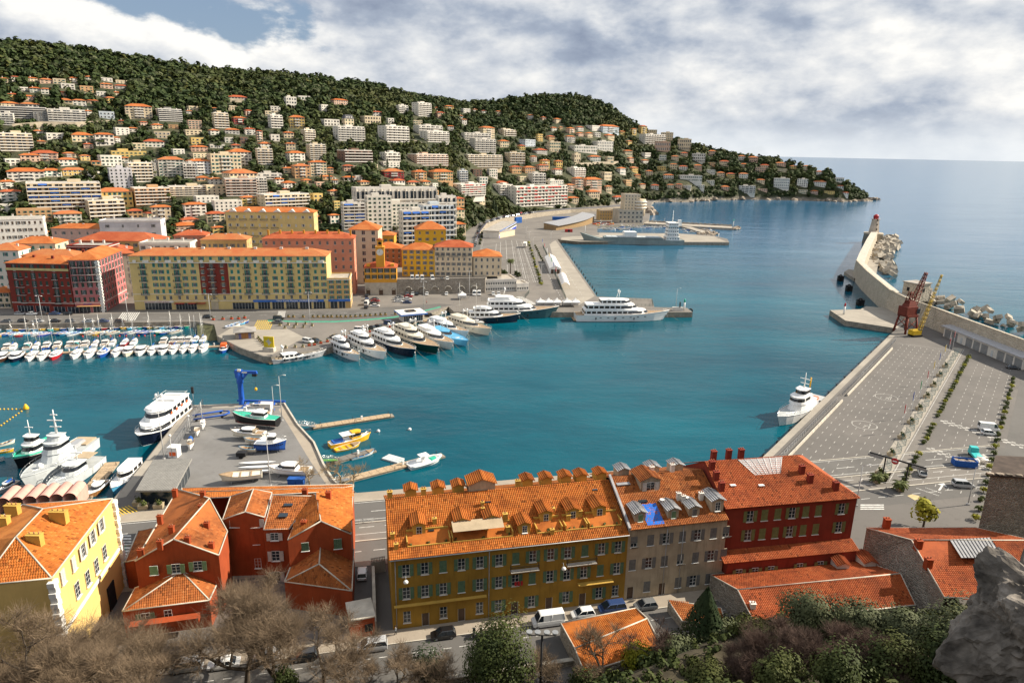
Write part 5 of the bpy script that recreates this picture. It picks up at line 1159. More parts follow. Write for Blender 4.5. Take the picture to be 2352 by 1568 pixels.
def shrub(p,r,place,m=None,look='round dark green bush',cat='bush'):
 def f():
  V,Fq=tree_mesh('s',0,130,1,.9,.2,6);V[:,2]+=.75;return npmesh('foliage',V,Fq,m or FOL_OAK)
 me=cached(('shrub',(m or FOL_OAK).name),f)
 o=thing('bush','',cat,p,RND.uniform(0,6),'bushes '+place);o.scale=(r,r,r);obj('foliage',me,o);st=cached('bstem',lambda:MB().tube([(0,0,-.2),(0,0,.7)],.08,5).mesh('stem',BARK));obj('stem',st,o)
 want(o,look,place,pxl(*p)[0]);return o
def planter(p,kind,place,rz=0.,s=1.):
 cm={'wood':mat('planter_wood',(.36,.24,.10),.85,.2,2),'red':mat('planter_red',(.42,.07,.03),.8,.15),'stone':mat('planter_stone',(.42,.34,.22),.85,.2)}[kind]
 bx=cached(('plb',kind),lambda:(lambda m:(m.box((0,0,0),(1.1,.8,.55),taper=1.08),m.box((0,0,.55),(1.22,.9,.07)),m.mesh('box',cm))[2])(MB()))
 def f():V,Fq=tree_mesh('s',0,60,.6,.55,.16,5);V[:,2]+=.95;return npmesh('shrub',V,Fq,FOL_PALM if kind!='wood' else FOL_OAK)
 sh=cached(('pls',kind),f);o=thing('planter','','planter',(p[0],p[1],Q+.01),rz,'planters '+place);o.scale=(s,s,s)
 obj('box',bx,o);obj('shrub',sh,o);want(o,{'wood':'wooden planter box with green shrub','red':'red planter box with tufty plant','stone':'stone planter with leafy shrub'}[kind],place,pxl(p[0],p[1],Q)[0]);return o
def lamp(p,h,place,kind='double',z=Q,rz=0.,name='street_lamp'):
 m=MB();m.tube([(0,0,0),(0,0,h)],.14,6,r1=.07);m.box((0,0,0),(.5,.5,.35));heads=[]
 if kind=='double':m.tube([(-1.0,0,h-.1),(0,0,h+.15),(1.0,0,h-.1)],.05,4);heads=[(-1.1,0,h-.22),(1.1,0,h-.22)]
 elif kind=='arm':m.tube([(0,0,h),(1.4,0,h+.3)],.05,4);heads=[(1.5,0,h+.15)]
 elif kind=='globe':heads=[(0,0,h+.25)]
 elif kind=='twin':heads=[(-.5,0,h),(.5,0,h)];m.tube([(-.5,0,h),(.5,0,h)],.05,4)
 o=thing(name,'','lamp',(p[0],p[1],z),rz,'street lamps');obj('post',cached(('lamp',kind,round(h,1)),lambda:m.mesh('post',mat('lamp_post_grey',(.45,.45,.45),.5,.05))),o)
 hd=cached(('lh',kind),lambda:(MB().lathe([(.05,-.3),(.3,-.15),(.36,.05),(.25,.25),(.05,.33)],8)if kind in('globe','twin')else MB().box((0,0,0),(.7,.36,.18),taper=.7)).mesh('lamp_head',mat('lamp_shade_white',(.7,.7,.68),.4,0)))
 for q in heads:obj('lamp_head',hd,o,q)
 want(o,{'double':'tall grey lamp post with two arms','arm':'lamp post with one curved arm','globe':'lamp post with a white globe','twin':'lamp post with two white globes'}[kind],place,pxl(p[0],p[1],z)[0]);return o
def tyre_mesh():
 def f():
  m=MB();n,k=14,6;R_,r=.62,.26
  rings=[[((R_+r*cos(2*pi*j/k))*cos(2*pi*i/n),r*sin(2*pi*j/k),(R_+r*cos(2*pi*j/k))*sin(2*pi*i/n))for j in range(k)]for i in range(n)]
  m.loft(rings+rings[:1],cap=False,sm=True);return m.mesh('tyre',RUBBER)
 return cached('tyre',f)
def fender(p,rz,place,s=1.):
 o=obj('tyre_fender',tyre_mesh(),None,p,rz,'','fender','tyre fenders '+place);o.scale=(s,s,s);want(o,'black tyre fender',place,pxl(*p)[0]+pxl(*p)[1]*.001)
def pagoda(p,w,place,h=2.4):
 o=thing('pagoda_tent','','tent',(p[0],p[1],Q),.12,'white pagoda tents');m=MB()
 for sx in(-1,1):
  for sy in(-1,1):m.tube([(sx*w/2,sy*w/2,0),(sx*w/2,sy*w/2,h)],.06,4)
 m.build('tent_pole',STEEL,o);t=MB();rg=[]
 for f,z in((1.04,h-.5),(1.04,h),(.5,h+.55),(.14,h+1.5),(.01,h+1.9)):rg.append([(sx*w/2*f,sy*w/2*f,z)for sx,sy in((-1,-1),(1,-1),(1,1),(-1,1))])
 t.loft(rg,cap=False);t.build('canopy',mat('white_canvas',(.75,.74,.72),.7,.05),o);MB().box((0,w/2,0),(w,.03,h)).build('back_wall',MATS['white_canvas'],o)
 want(o,'white peaked pagoda tent',place,pxl(p[0],p[1],Q)[0])
def far_quay():
 zz={'A':(516.8,717.8,.2686),'6':(574.2,402,.25),'7':(1033.6,488,.25),'5':(0,402,.25),'8':(0,717.8,.25),'3':(1148.4,201,.25)}
 D=lambda r,x,y:P(zz[r][0]+zz[r][2]*x,zz[r][1]+zz[r][2]*y)
 cr='silver white brown blue black'.split()
 for i,x in enumerate((185,300,400,505,630)):car('saloon' if i%2 else 'hatchback',cr[i],D('5',x,1283),.14,'parked before the red quay house',True)
 for i,(x,c)in enumerate(zip((70,215,350,505,650,815,950,1105),'grey black silver black grey silver blue brown'.split())):car('hatchback' if i%3==1 else 'saloon',c,D('5',x,1352),.13,'by the wall above the small boats',True)
 car('hatchback','black',D('5',1910,1312),.13,'driving on the quay road',True)
 for x,y,c,k in((1075,1115,'black','hatchback'),(1075,1150,'blue','hatchback'),(1072,1190,'white','van'),(1070,1222,'black','hatchback'),(1150,1145,'grey','saloon'),(1152,1163,'red','saloon'),(1140,1187,'black','saloon'),(1150,1208,'white','saloon'),(1370,1130,'grey','saloon'),(1360,1147,'silver','saloon'),(1365,1167,'white','saloon'),(1455,1122,'red','saloon'),(1445,1147,'white','saloon'),(1445,1178,'blue','saloon')):car(k,c,D('6',x,y),.05 if k=='saloon' else 1.6,'in the lot before the clock house',True)
 for x,c,k in((1445,'grey','hatchback'),(1495,'white','hatchback'),(1535,'black','hatchback'),(1625,'white','hatchback'),(1805,'white','hatchback'),(2060,'white','van'),(2105,'white','van'),(2235,'white','hatchback'),(2285,'white','hatchback')):car(k,c,D('6',x,1101),-1.5,'below the arched quay wall',True)
 TZ=0
 for x,c,k in((1490,'white','van'),(1537,'white','van'),(1582,'white','van'),(1675,'white','van'),(1762,'black','saloon'),(1812,'white','hatchback')):
  z=zat(P(913,677),645);car(k,c,P(574.2+.25*x,402+.25*960,z),-1.4,'on the terrace above the quay wall',True,z=z)
 for x,y,c,k,r in((265,1328,'black','offroader',-.1),(258,1362,'grey','pickup',-.1),(1010,1432,'white','offroader',-.2),(1125,1412,'black','saloon',-.3),(1185,1403,'black','hatchback',-.3),(1280,1372,'blue','offroader',-.2),(785,1495,'black','saloon',-.3),(535,1538,'white','offroader',-.5),(608,1533,'black','hatchback',-.6),(1650,1305,'black','offroader',.1)):car(k,c,D('6',x,y),r,'on the esplanade behind the yachts',True)
 for x in(355,400,490,580,625,675,715,750,800,835,880,925,970,1015,1060,1105,1155,1200,1245,1335):planter(D('6',x,1309-max(0,x-900)*.06),'wood','along the green cycle lane',.1)
 for x,y in((275,1385),(350,1380),(425,1377),(510,1372),(320,1410),(405,1405),(490,1402),(570,1388)):planter(D('6',x,y),'stone','in the middle of the esplanade')
 for x,y in((720,285),(765,280),(820,266),(875,252),(925,238),(1028,215),(1075,198),(1185,180),(1235,168),(1285,155),(1340,143),(1405,126),(1470,110)):planter(D('A',x,y),'red','along the edge behind the yachts',.3)
 for x,y in((285,225),(297,240),(308,252),(322,265),(335,280),(520,306),(600,300),(665,297)):planter(D('A',x,y),'stone','around the yellow sculpture')
 for x,y in((490,735),(512,734),(532,733),(548,733),(562,731)):planter(P(x,y),'red','at the end of the boat basin')
 for x,y,h in((713,752,15),(974,714,14),(1078,684,14),(295,737,12),(484,732,11),(98,738,11)):lamp(P(x,y),h,'on the far quay')
 for x,y,h in((1200,654,12),(1243,655,12),(1231,612,10),(1215,560,10),(1208,548,10),(1155,545,9),(1224,575,10),(1265,560,10),(1206,520,9)):lamp(P(x,y),h,'in the ferry yard')
 lamp(P(1552,709),10,'at the end of the yacht pier','arm')
 a,b=P(928,742),P(972,738);rz=atan2(b.y-a.y,b.x-a.x);L=(b-a).xy.length;o=thing('quay_pavilion','small white pavilion with flat blue-rimmed roof behind the yachts','kiosk',a,rz)
 MB().box((L/2,4,0),(L,7.5,3.4)).build('wall',STUCW,o);g=MB()
 for k in range(9):g.box((L*(k+.5)/9,.2,.6),(L/9*.7,.1,2.2))
 g.build('glazing',GLASS,o);r=MB();r.box((L/2,4,3.4),(L+3.4,10.5,.5));r.build('roof',MATS['shop_sign_blue'],o);MB().box((L/2,4,3.9),(L+3.0,10.1,.08)).build('roof_sheet',STUCW,o);MB().box((L/2,4.5,3.98),(L*.5,4,.3)).build('rooflight',GLASS,o)
 o=thing('yellow_sculpture','square yellow sculpture panel with a cut-out shape on a pale plinth','sculpture',P(619,806),-.1);MB().box((0,0,0),(4.2,2.2,1.5)).build('plinth',PALE,o)
 sh=[(0,.3),(.5,1.1),(1.1,1.5),(.9,2.0),(.35,2.2),(.1,3.2),(-.5,2.3),(-1.2,2.1),(-.4,1.5)];m=MB();sq=[(-1.9,0),(1.9,0),(1.9,3.9),(-1.9,3.9)]
 m.box((0,0,1.5),(3.8,.35,4.0));m.build('panel',mat('sculpture_yellow',(.68,.50,.02),.6,.05),o);c=MB();c.add([(x,-.19,z+1.7)for x,z in sh],[tuple(range(9))]);c.build('cut_out',PALE,o)
 a,b=P(541,780),P(585,777);rz=atan2(b.y-a.y,b.x-a.x);L=(b-a).xy.length;o=thing('stone_hut','low stone hut with grey roof and wooden doors at the slipway','hut',a,rz)
 MB().box((L/2,3.5,0),(L,7,2.8)).build('wall',RUBBLE,o);r=MB();hip(r,0,L,0,7,2.9,1.1,over=.7);r.build('roof',mat('grey_sheet_roof',(.30,.28,.26),.8,.1),o);MB().box((L*.5,-.06,.3),(2.6,.1,2.2)).build('wooden_front',HULLC['wood'],o)
 for s_ in(.25,.75):MB().box((L*s_,-.05,.05),(1.0,.1,2.2)).build('door',MATS['blue_grey_railing'],o)
 for x in(1241,1260,1279,1302,1321):pagoda(P(x,703),4.0,'in the row on the yacht pier')
 pagoda(P(1061,687),4.0,'on the quay by the white vans');pagoda(P(1128,546),4.0,'in the terminal yard')
 o=thing('marquee','long white gabled marquee on the ferry quay','tent',P(1262,628),1.24);a=P(1290,627);bk=P(1256,598);v=bk-P(1268,626);L=v.xy.length;o.rotation_euler.z=atan2(v.y,v.x)
 m=MB();w=7.2;m.add([(0,-w,0),(0,0,0),(0,0,3.2),(0,-w,3.2),(0,-w/2,5.2),(L,-w,0),(L,0,0),(L,0,3.2),(L,-w,3.2),(L,-w/2,5.2)],[(0,1,2,4,3),(6,5,8,9,7),(1,6,7,2),(5,0,3,8),(2,7,9,4),(8,3,4,9)]);m.build('canvas',MATS['white_canvas'],o);MB().box((-.06,-w/2,0),(.1,5.4,2.6)).build('front',SHUT['n'],o);MB().box((-.12,-w/2+.8,.2),(.08,1.6,2.2)).build('glass_door',GLASS,o)
 o=thing('ribbed_tent','small white tent with ribbed curved roof on the ferry quay','tent',P(1289,664),0);v=P(1281,640)-P(1289,664);L=v.xy.length;o.rotation_euler.z=atan2(v.y,v.x);m=MB();n=7
 for k in range(5):
  x0,x1=L*k/5,L*(k+1)/5;m.loft([[(x0,-4.6*(1-i/n),2.4+1.5*sin(pi*i/n))for i in range(n+1)],[((x0+x1)/2,-4.6*(1-i/n),2.8+1.7*sin(pi*i/n))for i in range(n+1)],[(x1,-4.6*(1-i/n),2.4+1.5*sin(pi*i/n))for i in range(n+1)]],cap=False,close=False)
 m.build('roof',MATS['white_canvas'],o);q=MB();[q.tube([(L*k/5,y,0),(L*k/5,y,2.4)],.06,4)for k in range(6)for y in(0,-4.6)];q.build('tent_pole',STEEL,o)
 a,b=P(1146,548),P(1186,524);rz=atan2(b.y-a.y,b.x-a.x);L=(b-a).xy.length;o=thing('ferry_terminal','low white and blue ferry terminal with a long flat roof','building',a,rz)
 MB().box((L/2,7,0),(L,14,6)).build('wall',STUCW,o);g=MB().box((L/2,-.05,3.4),(L-1,.12,1.5));g.build('window_band',GLASS,o);MB().box((L/2,-.03,0),(L-2,.14,2.2)).build('blue_panels',MATS['blue_sign_paint'],o);MB().box((L/2,7,6),(L+1.5,15.5,.4)).build('roof',FLATR,o);MB().box((L/2,-.85,6.02),(L+1.6,.2,.5)).build('roof_edge',MATS['shop_sign_blue'],o)
 a,b=P(1118,545),P(1145,547.5);rz=atan2(b.y-a.y,b.x-a.x);L=(b-a).xy.length;o=thing('terminal_store','beige flat-roofed store building beside the ferry terminal','building',a,rz);MB().box((L/2,14,0),(L,28,5)).build('wall',CREAM1,o);MB().box((L/2,14,5),(L+.6,28.6,.3)).build('roof',FLATR,o);MB().box((L*.6,-.04,.1),(3,.1,3)).build('door',SHUT['b'],o)
 bx=mat('container_blue',(.02,.12,.42),.6,.1)
 def container(p,rz,l,h,m,look,place):
  o=thing('container',look+' '+place,'container',(p.x,p.y,Q+.02),rz);MB().box((0,0,0),(l,2.5,h)).build('box',m,o);q=MB();n=int(l/.6)
  for k in range(n):q.box((-l/2+l*(k+.5)/n,-1.27,.1),(.25,.06,h-.2))
  q.build('corrugation',m,o);return o
 container(P(1190,512),.8,9,6,bx,'blue stacked container block','beside the ferry terminal')
 for i,(x,l)in enumerate(((1281,12),(1303,12.5))):c=container(P(x,505.5),.05,l,3.6,bx,('left','right')[i]+' blue lorry trailer','under the coast road wall');[obj('wheel',car_meshes('van','white')['wheel'],c,(s_*4,-1.0,-.02+.3))for s_ in(-1,1)]
 o=thing('white_trailer','white box trailer standing alone in the ferry yard','trailer',P(1205.5,568),1.5);MB().box((0,0,1.1),(9,2.5,2.8)).build('box',STUCW,o);[obj('wheel',car_meshes('van','white')['wheel'],o,(x,s_*1.0,.32))for x in(-3.4,-2.6,3)for s_ in(-1,1)];MB().box((0,0,.6),(8.6,1.0,.5)).build('chassis',IRON,o)
 o=thing('red_van_store','small red container by the curved hall','container',P(1306,533),.05);MB().box((0,0,0),(7,2.6,2.6)).build('box',mat('container_red',(.40,.03,.03),.6,.1),o);MB().box((0,-1.33,.1),(2,.06,2.3)).build('door',IRON,o)
 a,b=P(1277,529),P(1364,510);rz=atan2(b.y-a.y,b.x-a.x);L=(b-a).xy.length;o=thing('curved_hall','hall with long curved grey roof and timber front beside the marina','building',a,rz);n=14;m=MB();w=MB()
 rg=[[(L*k/n,-2-6*sin(pi*k/n),4.5+3.5*(k/n)),(L*k/n,14-6*sin(pi*k/n),6.5+3.5*(k/n)),(L*k/n,14-6*sin(pi*k/n),6.1+3.5*(k/n)),(L*k/n,-2-6*sin(pi*k/n),4.1+3.5*(k/n))]for k in range(n+1)];m.loft(rg);m.build('roof',ZINC,o)
 w.loft([[(L*k/n,-6*sin(pi*k/n),0),(L*k/n,-6*sin(pi*k/n),4.4+3.4*k/n),(L*k/n,13-6*sin(pi*k/n),5.9+3.4*k/n),(L*k/n,13-6*sin(pi*k/n),0)]for k in range(n+1)]);w.build('timber_wall',mat('timber_cladding',(.30,.20,.10),.8,.2,1),o)
 for k in range(16):t=k/15;p=P(lerp(1214,1243,t),lerp(560,655,t));shrub((p.x,p.y,Q),1.5,'in the row through the ferry yard',FOL_YEL if k%3==0 else FOL_PALM,'bushy green shrub')
 for k in range(9):t=k/8;p=P(lerp(1229,1246,t),lerp(566,600,t));shrub((p.x,p.y,Q),1.2,'by the ferry quay flags',FOL_PALM,'small green shrub')
 fc=['blue','red','white','yellow','green','blue','red']
 for k in range(7):
  t=k/6;p=P(lerp(1246,1277,t),lerp(575,648,t));flag(p,9,fc[k],'along the ferry quay fence')
 for k in range(18):t=k/17;p=P(lerp(1284,1369,t),lerp(553,676,t),.9);fender((p.x+.3,p.y-.1,1.5),1.35,'along the ferry quay edge')
 o=fence([P(1246,566),P(1262,600),P(1278,640),P(1300,690)],2.2,'tall dark green fence between the ferry yard and the ferry quay')
 o=fence([P(1105,692),P(1160,690),P(1205,686),P(1216,672)],2.0,'dark metal fence in front of the white harbour office')
 p=P(1172,629);plant_tree('palm',p,1.15,'standing alone in the ferry yard',0)
 for x,y in((1152,628),(1160,630),(1184,632),(1191,636),(1128,618)):p=P(x,y);shrub((p.x,p.y,Q+(0 if x>1130 else 4)),2.2,'at the foot of the lone palm')
 TZ_=zat(P(913,677),645)
 for x,y,s_ in((1025,631,1.15),(1037,631,.6)):plant_tree('cypress',P(x,y,TZ_),s_,'before the cream terrace house')
 for x,y in((1006,630),(1013,631),(1090,630),(1105,632)):p=P(x,y,TZ_);shrub(tuple(p),1.8,'before the terrace houses')
 for x,y,s_ in((1040,600,1.9),(1052,585,1.8),(1060,565,1.7),(1045,570,1.7),(1058,548,1.6),(1066,535,1.5)):plant_tree('broadleaf',gp(x,P(x,y)[1]),s_,'beside the sloping coast lane')
 for x,y,c in((942,697,'dark'),(950,697,'dark'),(943,696,'dark'),(980,697,'dark')):pass
 o=thing('pier_light','white and green harbour light post at the end of the yacht pier','light',P(1571,713));MB().lathe([(.5,0),(.42,4)],10).build('post',WHITEM,o);MB().lathe([(.42,4),(.42,5.4),(.1,5.8)],10).build('lantern',HULLC['seagreen'],o)
 o=thing('pier_cabinet','grey equipment cabinet at the end of the yacht pier','cabinet',P(1556,713));MB().box((0,0,0),(5,2,1.6)).build('box',STUCW,o);MB().box((1,0,1.6),(.2,1.8,2.6)).build('panel',IRON,o)
 for x,y in((1580,716),(1586,714)):fender(tuple(P(x,y,1.2)),.2,'at the tip of the yacht pier',1.5)
 o=fence([P(1400,690),P(1497,690),P(1500,703),P(1400,704)],1.2,'low metal railing around the pier platform')
def flag(p,h,colr,place,z=Q,leaf=True):
 fm={'blue':(.02,.06,.35),'red':(.5,.03,.03),'white':(.7,.7,.7),'yellow':(.7,.5,.03),'green':(.03,.3,.1)}
 o=thing('flagpole','','flag',(p[0],p[1],z),.4,'flagpoles '+place);obj('pole',cached(('fp',h),lambda:MB().tube([(0,0,0),(0,0,h)],.07,5,r1=.04).mesh('pole',WHITEM)),o)
 def f():
  m=MB();n=5;m.loft([[(.06-.16*k,.12*sin(k*1.3),h-.1-.12*k)for k in range(n)],[(.06-.10*k,.12*sin(k*1.3+1),h-2.6-.06*k)for k in range(n)]],cap=False,close=False);return m.mesh('flag',mat('flag_'+colr,fm[colr],.8,.1))
 obj('flag',cached(('fl',h,colr),f),o);want(o,'flagpole with drooping %s flag'%colr,place,pxl(p[0],p[1],z)[0]);return o
def fence(pts,h,label,z=Q,step=2.0,m=None):
 o=thing('fence',label,'fence',pts[0]);b=Vector(pts[0]);m=m or mat('fence_metal',(.06,.10,.09),.6);pm=MB()
 me=cached(('fpost',h),lambda:MB().box((0,0,0),(.08,.08,h)).mesh('post',m))
 for p,q in zip(pts,pts[1:]):
  p=Vector(p)-b;q=Vector(q)-b;L=(q-p).length;n=max(1,int(L/step))
  for k in range(n):obj('post',me,o,p.lerp(q,k/n))
  for zz in(.15,h*.5,h-.08):pm.tube([p+Vector((0,0,zz)),q+Vector((0,0,zz))],.03,4)
  k=int(L/.5)
  for i in range(k):c=p.lerp(q,i/k);pm.tube([c+Vector((0,0,.15)),c+Vector((0,0,h-.08))],.015,3)
 pm.build('rail',m,o);return o
coast_road();far_quay()
def reserve_and_marina():
 a,b=P(1420,513),P(1476,513);L=(b-a).xy.length;z1=zat(a,484)-Q
 o,L=row_house('rock_restaurant_base','pale stone waterfront building with flat terraces below the cream tower',a,b,20,z1,3,6,mat('light_stone_render',(.50,.44,.35),.85,.12,.2,dirt=.2),'b',lambda f,i,fr:'p',roof='flat',ww=2.2,wh=2.0,trim=False,side=(0,2))
 B0=Vector((a.x+7,a.y+10,Q+z1));o,L=row_house('cream_rock_tower','cream building with rounded balconies standing on the rock above the marina',B0,B0+Vector((L*.62,2,0)),16,zat(B0,447)-Q-z1,5,5,CREAM1,'b',lambda f,i,fr:'p',roof='flat',side=(1,2))
 for f in range(3):MB().lathe([(7.5,0),(7.5,.3),(7.3,.3),(7.3,1.2),(7.5,1.2),(7.5,0)],16,(L+1,4,2+f*3.2),cap=False).lathe([(7.4,-.05),(7.4,.2)],16,(L+1,4,2+f*3.2)).build('round_balcony',STUCW,o)
 MB().lathe([(6.2,-6),(6.2,11.5)],16,(L+1,4,0)).build('round_wing',CREAM1,o)
 a=P(1377,506);o,L=row_house('tan_cliff_house','tan two-storey house under the coast road wall beside the marina',a,P(1412,506),12,zat(a,484)-Q,3,6,TAN1,'b',lambda f,i,fr:'p',roof='flat')
 rock((P(1490,488).x,P(1490,488).y,0),(14,11,11),'brown rock outcrop carrying the cream tower',3)
 cc=mat('jetty_concrete',(.36,.32,.27),.9,.2,.3)
 slab('outer_jetty',[(1478,513),(1480,509),(1600,515),(1682,520),(1682,524),(1600,520)],2.2,-3,[cc,cc]);slab('inner_jetty',[(1560,518),(1568,515),(1622,531),(1612,534)],1.6,-3,[cc,cc])
 o=thing('jetty_wall','low crenellated parapet along the outer marina jetty','wall',(0,0,0));m=MB();a,b=P(1490,509.5,2.2),P(1680,519.5,2.2)
 for k in range(40):p=a.lerp(b,(k+.5)/40);m.box((p.x,p.y,2.2),(2.6 if k%2 else 1.8,1,1.6 if k%2 else 1.2),.1)
 m.build('parapet',cc,o)
 o=thing('jetty_light','white post with green top at the end of the outer jetty','light',P(1684,521,2.2));MB().lathe([(.4,0),(.3,6)],8).build('post',WHITEM,o);MB().lathe([(.5,6),(.5,7.6),(.1,8)],8).build('lantern',HULLC['seagreen'],o)
 rip([(1684,525),(1690,523),(1698,526),(1692,529),(1680,528)],26,2.4,'dark tumbled rocks at the end of the outer jetty',3);rip([(1600,538),(1620,534),(1651,538),(1640,542),(1610,543)],90,1.6,'pale rock mound of the inner marina breakwater',4);rip([(1605,526),(1640,533),(1648,537),(1625,534)],50,1.3,'rocks along the inner marina jetty',5)
 o=thing('pier_post','white post at the tip of the cargo pier','light',P(1650,548));MB().lathe([(.4,0),(.3,5)],8).build('post',WHITEM,o);MB().lathe([(.42,5),(.42,6),(.1,6.3)],8).build('lantern',RUBBER,o)
 for k in range(14):t=k/13;p=P(lerp(1580,1672,t),lerp(556.5,557.5,t),.9);fender((p.x,p.y-.2,1.3),0,'along the cargo pier',1.1)
 rn=random.Random(8);
 for k in range(58):
  if k<24:x=1380+6*(k%12)+rn.uniform(-1.5,1.5);y=521+6*(k//12)+rn.uniform(-1,1)
  elif k<46:x=1456+7*(k%11)+rn.uniform(-2,2);y=517+6*((k-24)//11)+rn.uniform(-1,1)
  else:x=1570+6*(k-46);y=529+(k%2)*5
  p=P(x,y,0);small_boat('sail' if k%4==0 else 'motor',p,rn.choice([.3,1.8,2.8,-.4]),['white','white','white','blue','cream'][k%5],'in the distant marina',6.2 if k<46 else 6)
 cols=['red','orange','yellow','orange','red','white','red','white']
 for k in range(12):p=P(1365+4*k-(k%2)*3,514+(k%3)*2.3-k*.25);small_boat('dinghy',Vector((p.x,p.y,Q)),.2,cols[k%8],'ashore on the marina quay',4.2,z=Q+.35)
def rock_mesh(seed,dens=3):
 def f():
  import bmesh
  bm=bmesh.new();bmesh.ops.create_icosphere(bm,subdivisions=dens,radius=1);rn=random.Random(seed);o3=(rn.random()*50,3,seed)
  for v in bm.verts:
   c=v.co;n=mnoise.noise((c.x*1.3+o3[0],c.y*1.3,c.z*1.3+seed))*.45+mnoise.noise((c.x*3.1+seed,c.y*3.1,c.z*3.1))*.2+(abs(mnoise.noise((c.x*3.5+seed,c.y*3.5,c.z*2)))*-.3+abs(mnoise.noise((c.x*9+seed,c.y*9,c.z*7)))*-.10+mnoise.noise((c.x*22,c.y*22,c.z*22))*.03 if dens>3 else 0)
   q=max(abs(c.x)*1.05,abs(c.y)*1.1,abs(c.z)*1.15,.8);v.co=c/q*.92*(1+n)
  me=bpy.data.meshes.new('rock');bm.to_mesh(me);bm.free();me.materials.append(mat('limestone_rock',(.34,.28,.22),.95,.35,.35,bump=1.,bscale=1.2));return me
 return cached(('rock',seed,dens),f)
def rock(p,s,label,seed=1,mt=None):
 o=obj('rock_outcrop',rock_mesh(seed),None,p,seed*.7,label,'rock');o.scale=s;return o
def rip(px_poly,n,size,label,seed,z=0.,cube=False,big=None):
 o=thing('rock_armour',label,'rocks',P(*px_poly[0],z));rn=random.Random(seed);W_=[P(x,y,z)for x,y in px_poly];xs=[p.x for p in W_];ys=[p.y for p in W_];b=o.location;k=0;t=0
 while k<n and t<n*30:
  t+=1;x,y=rn.uniform(min(xs),max(xs)),rn.uniform(min(ys),max(ys));ins=False;j=len(W_)-1
  for i in range(len(W_)):
   if(W_[i].y>y)!=(W_[j].y>y)and x<(W_[j].x-W_[i].x)*(y-W_[i].y)/(W_[j].y-W_[i].y)+W_[i].x:ins=not ins
   j=i
  if not ins:continue
  s_=size*rn.uniform(.6,1.25);me=block_mesh()if cube else rock_mesh(k%5+11,1)
  q=obj('block' if cube else 'rock',me,o,(x-b.x,y-b.y,rn.uniform(-.3,.9)*size*.5+(big(x,y)if big else 0)),rot=(rn.uniform(-.6,.6),rn.uniform(-.6,.6),rn.uniform(0,6)),scale=(s_,s_*rn.uniform(.7,1),s_*rn.uniform(.6,.9)));k+=1
 return o
def block_mesh():return cached('blk',lambda:MB().box((0,0,-.5),(1.6,1.2,1.1),taper=.94).mesh('block',mat('concrete_block',(.40,.355,.29),.9,.3,.35,dirt=.4)))
